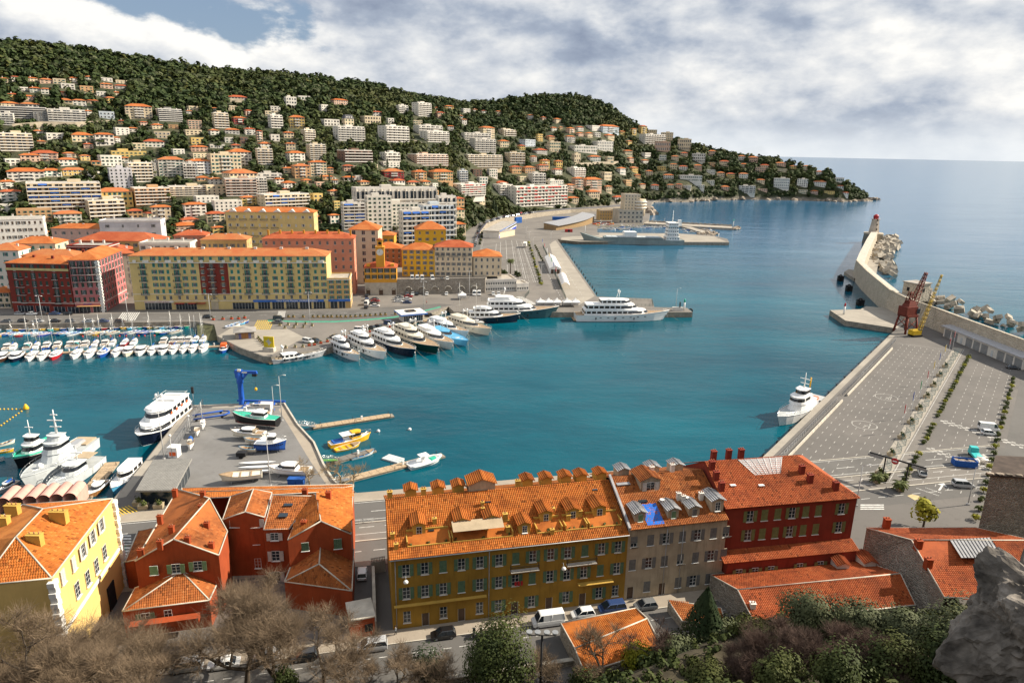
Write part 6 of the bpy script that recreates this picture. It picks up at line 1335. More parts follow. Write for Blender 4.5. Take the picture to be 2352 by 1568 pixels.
# ================================================================== vessels afloat
def boat_parts(kind,colr,L):
 def f():
  B={'sail':.30,'motor':.34,'dinghy':.36,'row':.40,'rib':.38}[kind]*L;H_=HULLC[colr]
  st=hullform(L,B,.42+.045*L if kind!='row' else .5,.62+.075*L if kind!='row' else .95,transom=.7 if kind in('sail','row')else .88);out=[]
  out.append(('hull',hull_mb(st,.5).mesh('hull',[H_,H_]),[('rubbing_strake',_strake(st).mesh('rubbing_strake',GEL if colr in('blue','navy','red','skyblue','purple','turq','seagreen','yellow')else HULLC['skyblue']if kind=='row' else TEAK))]))
  inner={'row':{'white':BLUEC,'cream':HULLC['wood'],'blue':BLUEC,'skyblue':GEL,'yellow':HULLC['yellow'],'turq':HULLC['turq']}.get(colr,HULLC['cream']),'dinghy':HULLC['cream']}.get(kind,GEL)
  out.append(('deck',deck_mb(st,-.3 if kind in('row','dinghy')else-.04,.93 if kind in('row','dinghy')else .98).mesh('deck',inner),[]))
  if kind in('row','dinghy'):
   th=MB();[th.box((x*L,0,st[4][3]-.12),(.28,B*.85,.06))for x in(-.25,0,.2)];th.add([(st[7][0],-st[7][1],st[7][3]),(st[-1][0]-.1,0,st[-1][3]),(st[7][0],st[7][1],st[7][3])],[(0,1,2)]);out.append(('thwart',th.mesh('thwart',TEAK if colr!='wood' else GEL),[]))
  elif kind=='sail':
   b,g,r=tier(-.08*L,.26*L,B*.55,st[5][3]-.02,.045*L+.1,rf=2.2,win=(.35,.75),over=None);out.append(('cabin',b.mesh('cabin',GEL),[('cabin_window',g.mesh('cabin_window',TINT))]))
   c=MB().box((-.3*L,0,st[2][3]-.08),(.28*L,B*.45,.03));out.append(('cockpit',c.mesh('cockpit',TEAK),[]))
   m=MB();mh=1.3*L;m.tube([(.06*L,0,st[5][3]),(.06*L,0,mh)],.075,6,r1=.05);[m.box((.06*L,0,mh*q),(.06,.8*B*(1.3-q),.05))for q in(.42,.7)];out.append(('mast',m.mesh('mast',mat('mast_alloy',(.62,.60,.56),.4,0,metal=.3)),[]))
   w=MB();[w.tube([(.06*L,0,mh*.98),q],.018,3)for q in((st[-1][0]-.1,0,st[-1][3]),(st[0][0]+.1,0,st[0][3]),(.02*L,B*.48,st[5][3]),(.02*L,-B*.48,st[5][3]))];out.append(('rigging',w.mesh('rigging',STEEL),[]))
   bm=MB().tube([(.05*L,0,st[5][3]+1.5),(-.33*L,0,st[5][3]+1.35)],.2,6,r1=.12);out.append(('boom',bm.mesh('boom',BLUEC if colr!='blue' else GEL),[]))
  elif kind=='motor':
   b,g,r=tier(-.2*L,.3*L,B*.78,st[5][3]-.03,.5+.045*L,rf=1.4,win=(.4,.9),over=.1);out.append(('cabin',b.mesh('cabin',GEL),[('windscreen',g.mesh('windscreen',TINT)),('cabin_roof',r.mesh('cabin_roof',GEL))]))
   c=MB().box((-.36*L,0,st[2][3]-.06),(.2*L,B*.7,.04));c.tube([(-.18*L,-B*.3,st[4][3]),(-.22*L,-B*.28,st[4][3]+1.5),(-.22*L,B*.28,st[4][3]+1.5),(-.18*L,B*.3,st[4][3])],.05,4);out.append(('cockpit',c.mesh('cockpit',TEAK),[]))
   ra=MB();[ra.tube([(a[0],s_*a[1]*.95,a[3]+.5)for a in st[6:]],.03,4)for s_ in(-1,1)];[ra.tube([(a[0],s_*a[1]*.95,a[3]),(a[0],s_*a[1]*.95,a[3]+.5)],.025,3)for s_ in(-1,1)for a in st[6:]];out.append(('bow_rail',ra.mesh('bow_rail',STEEL),[]))
  elif kind=='rib':
   t=MB();[t.tube([(a[0],s_*a[1],a[3])for a in st],.035*L,6)for s_ in(-1,1)];out.append(('inflatable_tube',t.mesh('inflatable_tube',HULLC['grey']if colr=='grey' else GEL),[]));out.append(('console',MB().box((-.05*L,0,st[5][3]-.1),(.9,.8,1.2),taper=.8).mesh('console',GEL),[]))
  return out
 return cached(('boat',kind,colr,round(L,1)),f)
def _strake(st):
 m=MB();[m.tube([(a[0],s_*a[1],a[3])for a in st],.05,4)for s_ in(-1,1)];return m
BN={'sail':'sailing_boat','motor':'motor_boat','dinghy':'dinghy','row':'fishing_dory','rib':'inflatable_boat'}
BD={'sail':'sailing boat with furled sail','motor':'motor boat','dinghy':'small open dinghy','row':'small wooden boat','rib':'inflatable boat'}
CN={'turq':'turquoise','seagreen':'green','skyblue':'sky blue','navygrey':'grey','darkgreen':'dark green'}
def small_boat(kind,p,rz,colr,place,L,z=0.,extra=None,look=None,cat=None):
 o=thing(BN[kind],'',cat or 'boat',(p[0],p[1],z),rz,BN[kind].replace('_',' ')+'s '+place)
 for n,me,subs in boat_parts(kind,colr,L):
  q=obj(n,me,o)
  for sn,sm_ in subs:obj(sn,sm_,q)
 if extra:extra(o)
 if colr=='wood':nm='brown'
 else:nm=CN.get(colr,colr)
 want(o,(look or nm+' '+BD[kind]),place,pxl(p[0],p[1],0)[0]);return o
def canopy(colr,L,x=-.15):
 def f(o):
  m=MB();B=.3*L;h0=.9;m.loft([[((x+dx)*L,B*.42*cos(a),h0+.9*sin(a))for a in[pi*k/6 for k in range(7)]]for dx in(-.14,.16)],cap=False,close=False);m.build('canvas_cover',colr,o)
 return f
def twopt(a,b,z=0.):A=P(a[0],a[1],z);B=P(b[0],b[1],z);v=B-A;return(A+B)/2,atan2(v.y,v.x),v.xy.length
def basin():
 cl='white skyblue yellow blue cream skyblue yellow turq yellow blue white purple seagreen white skyblue red cream blue yellow skyblue white turq blue yellow cream skyblue white blue purple skyblue seagreen red white skyblue red'.split()
 xs=[15,120,185,240,310,360,420,495,550,615,680,770,830,880,940,985,1055,1105,1160,1215,1265,1315,1365,1412,1460,1508,1558,1603,1652,1700,1743,-60,-120]
 for i,x in enumerate(xs):X=x*.25;p=P(X,757-.017*(X)+(i%2)*1.2,0);small_boat('row',p,-1.85+.15*sin(i*2.1),cl[i%len(cl)],'in the rear row at the quay',6.6)
 xs2=[60,145,205,270,345,400,560,615,670,790,840,910,970,1025,1170,1220,1295,1350,1435,1480,1515,1558,1605,5];c2='blue skyblue red skyblue white purple blue skyblue white wood cream yellow white cream blue white blue blue skyblue seagreen blue white cream yellow'.split()
 for i,x in enumerate(xs2):X=x*.25;p=P(X,769-.016*X+(i%3),0);small_boat('row',p,-1.85+.15*sin(i*1.7),c2[i],'in the second row of the boat basin',6.8)
 a,b=P(-60,817,.6),P(548,792,.6);o=thing('basin_pontoon','long narrow wooden pontoon with sailing boats on both sides','pontoon',a,atan2(b.y-a.y,b.x-a.x));L=(b-a).xy.length;k=int(L/2)
 MB().box((L/2,0,-.55),(L,1.8,.4)).build('float',PALE,o);me=MB().box((0,0,-.13),(1.94,2.0,.12)).mesh('plank',mat('pontoon_planks',(.42,.31,.20),.85,.2,2))
 for i in range(k):obj('plank',me,o,(2*i+1,0,0))
 for i in range(6):MB().box((L*(.2+.14*i),.6,-.01),(.4,.4,1.0)).build('power_post',WHITEM,o)
 S8=[('motor',150,'navy'),('sail',290,'white'),('sail',395,'white'),('sail',510,'red'),('sail',700,'white'),('sail',825,'white'),('sail',950,'blue'),('sail',1075,'white'),('motor',1185,'cream'),('motor',1298,'white'),('sail',1405,'white'),('motor',1505,'white'),('sail',1600,'white'),('sail',1692,'white'),('sail',1775,'white'),('sail',1872,'white'),('motor',20,'brown')]
 for i,(k,x,c)in enumerate(S8):
  X=x*.25;yb=813-.04*X;m,r,L=twopt((X+13-X*.015,yb-2),(X-12+X*.012,yb+26-X*.016))
  small_boat(k,m,r,c,'in the front row at the pontoon',round(min(11.5,L*.9),0),extra=canopy(BLUEC,9)if c in('navy','blue')else None)
 for i,(k,x,c)in enumerate([('motor',60,'white'),('sail',120,'white'),('motor',250,'white'),('sail',330,'white'),('motor',425,'blue'),('motor',525,'cream'),('motor',640,'white'),('motor',700,'white'),('motor',780,'white'),('sail',870,'white'),('motor',960,'white'),('sail',1030,'white'),('sail',1140,'red'),('sail',1225,'white'),('motor',1500,'white'),('motor',1590,'red'),('motor',1655,'cream'),('motor',1725,'white'),('sail',1790,'skyblue'),('sail',1860,'white')]):
  X=x*.25;yb=806-.04*X;m,r,L=twopt((X-3,yb+1),(X+8,yb-12));small_boat(k,m,r,c,'on the far side of the pontoon',round(min(8,L),0),extra=canopy(HULLC['turq'],8)if i in(2,7)else None)
 m,r,L=twopt((520,793),(508,818));o=small_boat('motor',m,r,'blue','at the end of the pontoon',9,look='orange and blue pilot boat')
 MB().box((-.5,0,1.5),(3.4,2.2,1.3),taper=.85).build('orange_wheelhouse',HULLC['orange'],o);MB().tube([(-.5,0,2.8),(-.5,0,4.6)],.06,4).build('aerial',STEEL,o)
 for i,(x,y)in enumerate(((548,747),(536,751),(556,744))):m,r,L=twopt((x-14,y+2),(x+14,y-3),Q);small_boat('row',m,r,('skyblue','white','blue')[i],'pulled up on the slipway',6.5,z=Q+.3)
 for i,x in enumerate((760*.25,900*.25,1015*.25,1098*.25,1160*.25,1275*.25,1330*.25,1420*.25)):p=P(x,775-.01*x,0);b=obj('mooring_buoy',cached('buoy',lambda:MB().lathe([(.05,-.2),(.3,0),(.34,.2),(.2,.45),(.04,.5)],8).mesh('mooring_buoy',mat('buoy_red',(.6,.05,.03),.5))),None,p,0,'','buoy','red mooring buoys');want(b,'small red mooring buoy','in the boat basin',x)
def yacht(name,look,stern,bow,hullc,h,tiers,B=None,boot=None,mastx=-.05,deck=None,place='',supc=None,zr=None,group='large yachts along the quay'):
 m,r,L=twopt(stern,bow);L*=.97;B=B or L*.22;st=hullform(L,B,h,h*1.55,transom=.86,n=13)
 T=[];z=h-.05
 for(x0,x1,w,hh,kw)in tiers:T.append((x0*L,x1*L,w*B,z,hh,kw));z+=hh+.12
 o=vessel(name,look,'yacht',m,r,st,hullc,T,deck or TEAK,boot=boot,group=group,supc=supc)
 pl=MB();n=7
 for k in range(n):
  bb,zd=beam_at(st,L*(-.25+.55*k/n))
  for s_ in(-1,1):pl.box((L*(-.25+.55*k/n),s_*bb*.985,zd*.62),(.9,.08,.3))
 pl.build('port_lights',TINT,o,kind='stuff');radar_mast(o,mastx*L,z-.1,1.5+.04*L,B*.45)
 MB().box((-L/2-.5,0,.3),(1.4,B*.75,.15)).build('swim_platform',TEAK,o)
 fd=MB();[fd.lathe([(.05,.2),(.22,.3),(.22,1.2),(.05,1.35)],6,(L*q,s_*(beam_at(st,L*q)[0]+.2),h*.3))for q in(-.3,-.1,.1)for s_ in(-1,1)];fd.build('fender',RUBBER,o)
 w=Matrix.Rotation(r,4,'Z');bowp=Vector((L/2-.4,0,st[-1][3]-.2))
 for s_ in(-1,1):mooring(bowp,bowp+Vector((5.5,s_*3.2,-st[-1][3]-.3)),o)
 an=MB().tube([(L*.47,0,h*1.1),(L*.485,0,h*.6)],.12,4).box((L*.485,0,h*.5),(.2,.7,.2));an.build('anchor',STEEL,o)
 sf=MB();[sf.box((L*(-.42+.05*k),s_*B*.25,h+.02),(1.3,B*.16,.4))for k in range(2)for s_ in(-1,1)];sf.build('deck_seat',HULLC['beige'],o)
 hs=MB().box((L*.27,0,h*1.12),(L*.08,B*.3,.25),taper=.8).box((L*.36,0,h*1.25),(.7,.7,.2));hs.build('deck_hatch',GEL,o)
 return o
def yachts():
 D=lambda x,y:(516.8+.2686*x,717.8+.2686*y);R7=lambda x,y:(1033.6+.25*x,488+.25*y)
 fly=[(-.40,.20,.82,2.1,dict(rf=1.3,win=(.3,.78))),(-.36,.04,.66,1.5,dict(rf=1.2,win=(.35,.85))),(-.30,-.08,.5,.5,dict(win=None))]
 low=[(-.34,.26,.78,1.7,dict(rf=2.4,win=(.35,.85))),(-.3,.02,.6,.9,dict(rf=1.5,win=None))]
 yacht('sport_yacht','sleek silver grey sport yacht moored alongside the quay corner',(622,834),(752,815),'grey',1.5,[(-.32,.1,.7,1.3,dict(rf=2.4,win=(.3,.85)))],B=5.2,mastx=-.3,deck=HULLC['grey'])
 yacht('motor_yacht','white flybridge yacht, leftmost of the row moored stern to the esplanade',D(915,305),D(1160,425),'white',1.9,fly)
 yacht('motor_yacht','white yacht with twin domes and dark windscreen, second in the stern-to row',D(1070,255),D(1388,412),'white',2.2,fly)
 yacht('motor_yacht','white yacht with navy grey hull and three decks, third in the stern-to row',D(1262,235),D(1640,395),'navy',2.4,fly)
 yacht('motor_yacht','dark green hulled yacht with cream deckhouses in the stern-to row',D(1440,190),D(1840,370),'darkgreen',2.4,fly,supc=CREAMG,boot=GEL)
 yacht('motor_yacht','white yacht with low smooth roof between the green and the blue yachts',D(1625,165),D(1962,330),'white',2.2,low)
 yacht('sport_yacht','sky blue open sport yacht in the stern-to row',D(1725,145),D(2088,300),'skyblue',1.8,[(-.3,.12,.7,1.2,dict(rf=2.6,win=(.3,.9)))],deck=HULLC['skyblue'],supc=HULLC['skyblue'])
 yacht('motor_yacht','white low yacht just beyond the sky blue one',D(1705,95),D(2092,220),'white',2.0,low)
 yacht('motor_yacht','long cream sport yacht, rightmost of the stern-to row',D(1880,75),D(2285,205),'cream',2.2,low,supc=CREAMG)
 for i,(st_,bw,c)in enumerate(((D(1660,60),D(1900,110),'white'),)):pass
 yacht('motor_yacht','navy blue hulled yacht with white decks alongside the pier',R7(95,1000),R7(655,1003),'navy',2.6,[(-.38,.24,.84,2.2,dict(rf=1.6,win=(.35,.8))),(-.3,.08,.66,1.6,dict(rf=1.4,win=(.3,.8))),(-.24,-.04,.5,.4,dict(win=None))],boot=HULLC['oxide'],B=7.2)
 yacht('super_yacht','large yacht with slate teal hull and white upper decks behind the navy yacht',R7(250,955),R7(1010,958),'teal',3.4,[(-.40,.26,.86,2.4,dict(rf=1.8,win=(.35,.72))),(-.38,.12,.78,2.2,dict(rf=1.6,win=(.3,.72))),(-.3,-.02,.55,1.6,dict(rf=1.4,win=None))],B=9.5,mastx=-.18)
 o=yacht('super_yacht','large white triple-deck yacht lying alone at the end of the pier',R7(1135,985),R7(2020,985),'white',3.0,[(-.42,.30,.86,2.4,dict(rf=1.2,win=(.35,.75))),(-.40,.17,.78,2.3,dict(rf=1.1,win=(.3,.75))),(-.25,.10,.6,2.0,dict(rf=1.0,win=(.35,.8)))],B=9.0,mastx=-.05,boot=HULLC['navy'])
 for x,y0,y1 in((1090,735,617),(1052,731,648)):
  m,r,L=twopt((x-30,y0-4),(x+34,y0+18));z=zat(m,y1);o=small_boat('sail',m,r,'cream','moored between the big yachts',14)
def cargo():
 m,r,L=twopt((1568,562),(1331,558));st=hullform(L,13.5,4.2,7.5,transom=.7,flare=.95,n=15,full=3.)
 st=[(x,b,w,4.2 if x<L*.30 else 4.2+(x-L*.30)/(L*.2)*5.0)for x,b,w,z in st]
 o=thing('cargo_ship','long grey-green cargo ship with white bridge tower at its stern','ship',m,r);h=hull_mb(st,2,rake=.05,boot=1).build('hull',[HULLC['ship'],HULLC['oxide']],o);deck_mb(st,-.3).build('deck',HULLC['ship'],o)
 hc=MB();hc.box((-L*.01,0,4.0),(L*.56,10.5,2.0));hb=hc.build('hatch_coaming',HULLC['ship'],o);n=9
 for k in range(n):MB().box((L*(-.27+.52*(k+.5)/n),0,6.0),(L*.52/n-.3,10.8,.4)).build('hatch_cover',mat('hatch_grey',(.42,.46,.48),.6,.1),o)
 rl=MB();[rl.box((L*(-.26+.52*k/30),s_*6.2,4.1),(.15,.15,1.4))for k in range(31)for s_ in(-1,1)];[rl.box((0,s_*6.2,5.4),(L*.52,.1,.1))for s_ in(-1,1)];rl.build('deck_rail',HULLC['ship'],o)
 MB().box((L*.02,0,6.5),(10.5,9.5,4.0)).build('deck_container',WHITEM,o)
 bx=-L*.385
 for(dx,l,w,z,hh)in((0,11,11.5,4,3),(0,9.5,10.5,7,3),(0,9,9.8,10,3),(0,8.5,9.5,13,3),(.3,8,12.5,16,2.8)):
  b=MB().box((bx+dx,0,z),(l,w,hh-.1)).box((bx+dx,0,z+hh-.1),(l+.8,w+.8,.1)).build('bridge_deck',WHITEM,o);g=MB()
  for k in range(5):
   for s_ in(-1,1):g.box((bx+dx-l*.4+l*.2*k,s_*w/2,z+1.2),(.8,.1,.9))
  for k in range(6):g.box((bx+dx+l/2,-w*.4+w*.16*k,z+1.2),(.1,.9,1.0))
  g.build('windows',TINT,b,kind='stuff')
 MB().box((bx-6,0,16),(3,4,5),taper=.8).build('funnel',WHITEM,o);MB().box((bx-6,-2.02,18.2),(2.2,.1,1.6)).build('funnel_band',HULLC['red'],o)
 mm=MB();mm.tube([(bx,0,18.8),(bx,0,29)],.35,6,r1=.15);[mm.box((bx,0,z),(.3,w,.25))for z,w in((22,4),(25,3))];mm.build('mast',WHITEM,o);MB().tube([(L*.45,0,9),(L*.45,0,15)],.25,6,r1=.12).build('foremast',WHITEM,o)
basin();yachts();cargo();reserve_and_marina()
rip([(1500,461),(1590,461),(1651,456),(1736,455),(1850,457),(1940,460),(2012,457),(2022,461),(1940,465),(1850,461.5),(1736,459.5),(1651,460.5),(1590,465),(1500,465)],170,5.5,'natural pale and brown rocks along the shore of the headland',12)
# ================================================================== boatyard peninsula, near vessels, pontoons
C_=lambda x,y,z=Q:P(.25*x,890+.25*y,z)
A_=lambda x,y,z=Q:P(516.8+.2686*x,717.8+.2686*y,z)
def cradle(o,L,h=1.1):
 m=MB();[m.box((x*L,0,-h),(.15,L*.26,.15)).tube([(x*L,-L*.12,-h),(x*L,-L*.05,-.1)],.06,4).tube([(x*L,L*.12,-h),(x*L,L*.05,-.1)],.06,4)for x in(-.28,.22)];m.tube([(-.3*L,0,-h+.1),(.25*L,0,-h+.1)],.07,4);m.build('cradle',METALG,o)
def pontoon(a,b,w,label,m=None):
 v=b-a;L=v.xy.length;o=thing('pontoon',label,'pontoon',(a.x,a.y,0),atan2(v.y,v.x));MB().box((L/2,0,-.5),(L,w-.2,.9)).build('float',STONE,o)
 me=cached(('ppl',w),lambda:MB().box((0,0,.4),(1.92,w,.16)).mesh('deck_plank',m or MATS['pontoon_planks']));[obj('deck_plank',me,o,(2*i+1,0,0))for i in range(int(L/2))]
 k=MB();[k.tube([(L*q,s_*w*.45,.5),(L*q,s_*w*.45,1.3)],.08,5)for q in(.1,.5,.95)for s_ in(-1,1)];k.build('bollard',IRON,o);MB().box((L*.6,0,.56),(.5,.4,1.0)).build('power_post',WHITEM,o);return o
def gangway(a,b,label,m):
 v=b-a;L=v.length;o=thing('gangway',label,'gangway',a,atan2(v.y,v.x));d=MB();s_=v.z/v.xy.length
 d.add([(0,-.7,0),(L,-.7,s_*L),(L,.7,s_*L),(0,.7,0),(0,-.7,-.12),(L,-.7,s_*L-.12),(L,.7,s_*L-.12),(0,.7,-.12)],[(0,1,2,3),(7,6,5,4),(0,4,5,1),(2,6,7,3)]);d.build('walkway',m,o);r=MB()
 for y in(-.7,.7):
  r.tube([(0,y,1),(L,y,s_*L+1)],.04,4);r.tube([(0,y,.5),(L,y,s_*L+.5)],.03,4);[r.tube([(L*k/8,y,s_*L*k/8),(L*k/8,y,s_*L*k/8+1)],.03,4)for k in range(9)]
 r.build('handrail',STEEL,o)
def yard():
 sheet('boatyard_concrete',[(450,935),(650,930),(685,985),(735,1060),(775,1115),(640,1135),(400,1135),(345,1060)],.006,ground_mat('yard_grey',(.15,.145,.14),(.21,.205,.20),(.18,.172,.165),.1))
 sheet('quay_kerb',[(435,931),(447,932),(350,1060),(290,1140),(262,1146),(336,1056)],.012,CONC);sheet('tip_kerb',[(436,930.5),(654,925.5),(652,933),(446,938)],.014,CONC)
 sheet('waterside_walk',[(654,926),(684,976),(738,1053),(768,1104),(800,1125),(760,1127),(715,1062),(668,985),(640,940)],.01,PAVE)
 o=thing('promenade_kerb','white low kerb rail curving along the right edge of the boatyard','wall',(0,0,0));m=MB();pt=[P(x,y)for x,y in((654,926),(686,977),(723,1017),(739,1053),(745,1067),(768,1104),(780,1115),(815,1131))]
 for a,b in zip(pt,pt[1:]):m.add([a,b,b+Vector((0,0,.45)),a+Vector((0,0,.45)),a+Vector((-.5,.0,.45)),b+Vector((-.5,0,.45)),a+Vector((-.5,0,0)),b+Vector((-.5,0,0))],[(0,1,2,3),(3,2,5,4),(5,7,6,4)])
 m.build('kerb',PALE,o)
 q=[P(352,1055,Q+3.6),P(441,1052,Q+3.9),P(402,1125,Q+3.9),P(311,1126,Q+3.6)];o=thing('grey_roof_pavilion','open pavilion with large grey ribbed metal roof beside the boatyard','pavilion',(q[3].x,q[3].y,Q));b=o.location;q=[p-b for p in q]
 r=MB();r.add(q+[p-Vector((0,0,.35))for p in q],[(3,2,1,0),(4,5,6,7),(0,1,5,4),(1,2,6,5),(2,3,7,6),(3,0,4,7)]);r.build('roof',mat('ribbed_metal_roof',(.30,.29,.27),.6,.1,1,metal=.2),o);rb=MB()
 for k in range(26):t=(k+.5)/26;rb.tube([q[3].lerp(q[2],t)+Vector((0,0,.03)),q[0].lerp(q[1],t)+Vector((0,0,.03))],.05,3)
 rb.build('roof_rib',MATS['ribbed_metal_roof'],o);c=[p*.86+sum(q,Vector())/4*.14 for p in q]
 MB().prism([p[:2]for p in c],0.01,2.9).build('glazed_booth',GLASS,o);MB().prism([(p*1.005-sum(c,Vector())/4*.005)[:2]for p in c],2.9,3.2).build('yellow_fascia',mat('yellow_fascia',(.6,.42,.05),.7),o)
 for k in range(6):t=k/5;p=c[2].lerp(c[1],t);MB().box((p.x,p.y,0),(.16,.16,3.3)).build('post',METALG,o)
 p=P(556,928);h=zat(p,850)-Q;bl=mat('crane_blue',(.015,.09,.42),.5,.1);o=thing('blue_jib_crane','bright blue jib crane with short horizontal arm on the boatyard quay','crane',p)
 MB().lathe([(.95,0),(.8,.3),(.75,h*.62),(.95,h*.64),(.8,h*.97)],14).build('column',bl,o);a=MB();a.box((1.9,0,h-.9),(6.6,.7,.8),taper=.95).box((-.1,0,h-2.2),(1.9,1.2,2.3));a.add([(.6,-.2,h*.68),(.6,.2,h*.68),(2.6,.2,h-.9),(2.6,-.2,h-.9),(1.5,-.2,h-.9),(1.5,.2,h-.9)],[(0,1,2,3),(0,3,4),(1,5,2)]);a.build('jib',bl,o)
 MB().box((4.4,0,h-1.7),(1.2,.9,.8)).build('trolley',IRON,o);MB().box((.2,-.5,h-.2),(.9,.5,.6)).build('motor_box',STUCW,o);z=zat(p,890)-Q;MB().tube([(4.4,0,h-1.6),(4.4,0,z)],.03,3).build('cable',IRON,o);MB().lathe([(.1,0),(.4,.3),(.4,.8),(.1,1.1)],8,(4.4,0,z-.9)).build('hook_block',HULLC['yellow'],o);MB().box((1.6,-.38,h-.7),(1.6,.04,.4)).build('sign_plate',WHITEM,o)
 o=thing('boat_lift_frame','blue steel lifting frame lying on the quay below the jib crane','frame',P(595,934));m=MB();m.box((0,2,.8),(14,.5,.5));m.box((-3.5,-1,.4),(.5,5,.5)).box((4,-1,.4),(.5,5,.5)).box((0,-3,.2),(11,.5,.5));m.build('beam',bl,o);[MB().box((x,y,0),(.6,.6,.8)).build('trestle',METALG,o)for x in(-5,5)for y in(2,-3)]
 o=thing('boat_cradle','blue curved boat cradle on wheels near the fence','cradle',P(482,958),.5);m=MB();m.tube([(-4.2,-1.6,.7),(3.5,-1.8,.7),(5,-.6,.7),(5,.8,.7),(3.5,1.8,.7),(-4.2,1.6,.7)],.26,6);m.build('frame',bl,o);[MB().tube([(x,s_*1.9-.1,.35),(x,s_*1.9+.1,.35)],.35,8).build('wheel',RUBBER,o)for x in(-3.5,3)for s_ in(-1,1)]
 fence([P(467,933),P(430,990),P(391,1052)],2.4,'tall grey mesh fence between boatyard and ferry berth',m=METALG)
 for x,y,h,k in((648,966,13,'arm'),(630,956,9,'arm'),(621,1116,12.5,'twin'),(436,990,4,'globe'),(396,1051,5.5,'globe'),(377,1054,12.5,'arm')):lamp(P(x,y),h,'in the boatyard',k)
 o=thing('harbour_signal','black harbour traffic light on a thin post at the boatyard tip','signal',P(446,933));MB().tube([(0,0,0),(0,0,4)],.06,5).build('post',METALG,o);MB().box((0,0,4),(.6,.5,1.9)).build('light_box',IRON,o)
 S=[('motor',587,946,5.5,'white',BLUEC),('rib',562,957,5.5,'grey',None),('motor',597,961,6,'white',None),('motor',570,1007,9,'cream',HULLC['beige']),('row',584,1021,5,'cream',None),('row',569,1042,4,'cream',None),('motor',664,1092,10,'white',None),('dinghy',554,1106,9,'cream',None),('sail',467,984,5,'white',None),('dinghy',454,1000,4,'white',None),('dinghy',439,1030,4.6,'white',BLUEC),('rib',620,1024,5,'white',None)]
 for k,x,y,L,c,cov in S:
  p=P(x,y);o=small_boat(k,p,pi+.12+.2*sin(x)if x>500 else-1.2,c,'standing ashore in the boatyard',L,z=Q+1.1,extra=(canopy(cov,L)if cov else None));cradle(o,L)
 for i,y in enumerate((1068,1078,1088)):
  o=thing('rowing_shell',('topmost','middle','lowest')[i]+' of three slim white hulls racked in the boatyard','boat',P(592,y)+Vector((0,0,.5)),.12);st=hullform(8.5,1.1,.3,.4,transom=.1);hull_mb(st,.2).build('hull',[GEL,GEL],o);deck_mb(st,0,.98).build('deck',GEL,o);MB().box((0,0,-.5),(5,.3,.4)).build('trestle',METALG,o)
 def work(name,lab,a,b,hc,tiers,fb,B=None,z=0.,supc=None,boot=None,deck=None,mast=None,cat='boat',draft=.6):
  v=b-a;L=v.xy.length;st=hullform(L,B or L*.28,fb,fb*1.5,transom=.8);m=(a+b)/2;T=[];zz=fb-.05
  for(x0,x1,w,hh,kw)in tiers:T.append((x0*L,x1*L,w*(B or L*.28),zz,hh,kw));zz+=hh+.1
  o=vessel(name,lab,cat,m,atan2(v.y,v.x),st,hc,T,deck or GEL,draft=draft,boot=boot,z=z,supc=supc);return o,L,st,zz
 o,L,st,zz=work('work_boat','large boat with dark red hull and sea green deck standing ashore',P(640,984),P(535,974),'black',[(-.25,.12,.5,1.5,dict(rf=.8,win=(.4,.85)))],1.7,3.8,Q+1.3,deck=HULLC['seagreen'],boot=HULLC['oxide']);cradle(o,L,1.3);MB().box((0,0,-.3),(L*.7,1.6,.5)).build('red_keel',HULLC['oxide'],o)
 o,L,st,zz=work('work_boat','blue and white work boat with chequered band and white wheelhouse ashore',P(588,1036),P(660,1036),'blue',[(-.1,.2,.6,1.9,dict(rf=.2,win=(.5,.85)))],1.5,3.2,Q+1.0);cradle(o,L,1.);ck=MB();[ck.box((L*(-.45+.9*k/16),-beam_at(st,L*(-.45+.9*k/16))[0]-.02,1.1),(L*.028,.06,.25))for k in range(16)];ck.build('chequer_band',IRON,o)
 for x,y,c,w,lab in((402,1047,WHITEM,2.2,'red and white ticket booth on the boatyard edge'),(612,945,STUCW,3.2,'white corrugated cabin near the jib crane')):
  o=thing('booth',lab,'booth',P(x,y));MB().box((0,0,0),(w,2,2.5)).build('wall',c,o);MB().box((0,0,2.5),(w+.3,2.3,.15)).build('roof',c,o);MB().box((0,-1.02,.5),(w*.7,.06,1.0)).build('front_panel',HULLC['orange']if w<3 else METALG,o)
 o=thing('blue_bins','pair of blue plastic bins by the plane trees','bin',P(681,1112));[MB().box((x,0,0),(1.6,1.4,1.5),taper=1.1).box((x,0,1.5),(1.8,1.6,.12)).build('bin',BLUEC,o)for x in(-.9,.9)]
 o=thing('black_handcart','black metal cart standing by the small boats','cart',P(556,1050));MB().box((0,0,.5),(2.2,1.6,1.0)).build('box',IRON,o);[MB().tube([(0,s_*.9-.08,.4),(0,s_*.9+.08,.4)],.4,8).build('wheel',RUBBER,o)for s_ in(-1,1)]
 a,b=P(424,948,0),P(322,1030,0);v=b-a;L=v.xy.length;st=hullform(L,8.2,2.0,3.6,transom=.9,full=1.2);o=vessel('passenger_ferry','white three-deck passenger ferry with navy hull beside the boatyard quay','ferry',(a+b)/2,atan2(v.y,v.x),st,'navy',[(-.44,.40,7.2,1.95,2.5,dict(rf=.5,win=(.35,.75)))if False else(-.44*L,.40*L,7.4,1.95,2.5,dict(rf=.5,win=(.35,.75),bow=.8)),(-.40*L,.26*L,6.8,4.6,2.4,dict(rf=.6,win=(.4,.8),bow=.8,over=.3)),(-.05*L,.20*L,5.8,7.1,.5,dict(win=None,over=None))],GEL,boot=GEL);radar_mast(o,.02*L,7.3,2.4,2.2)
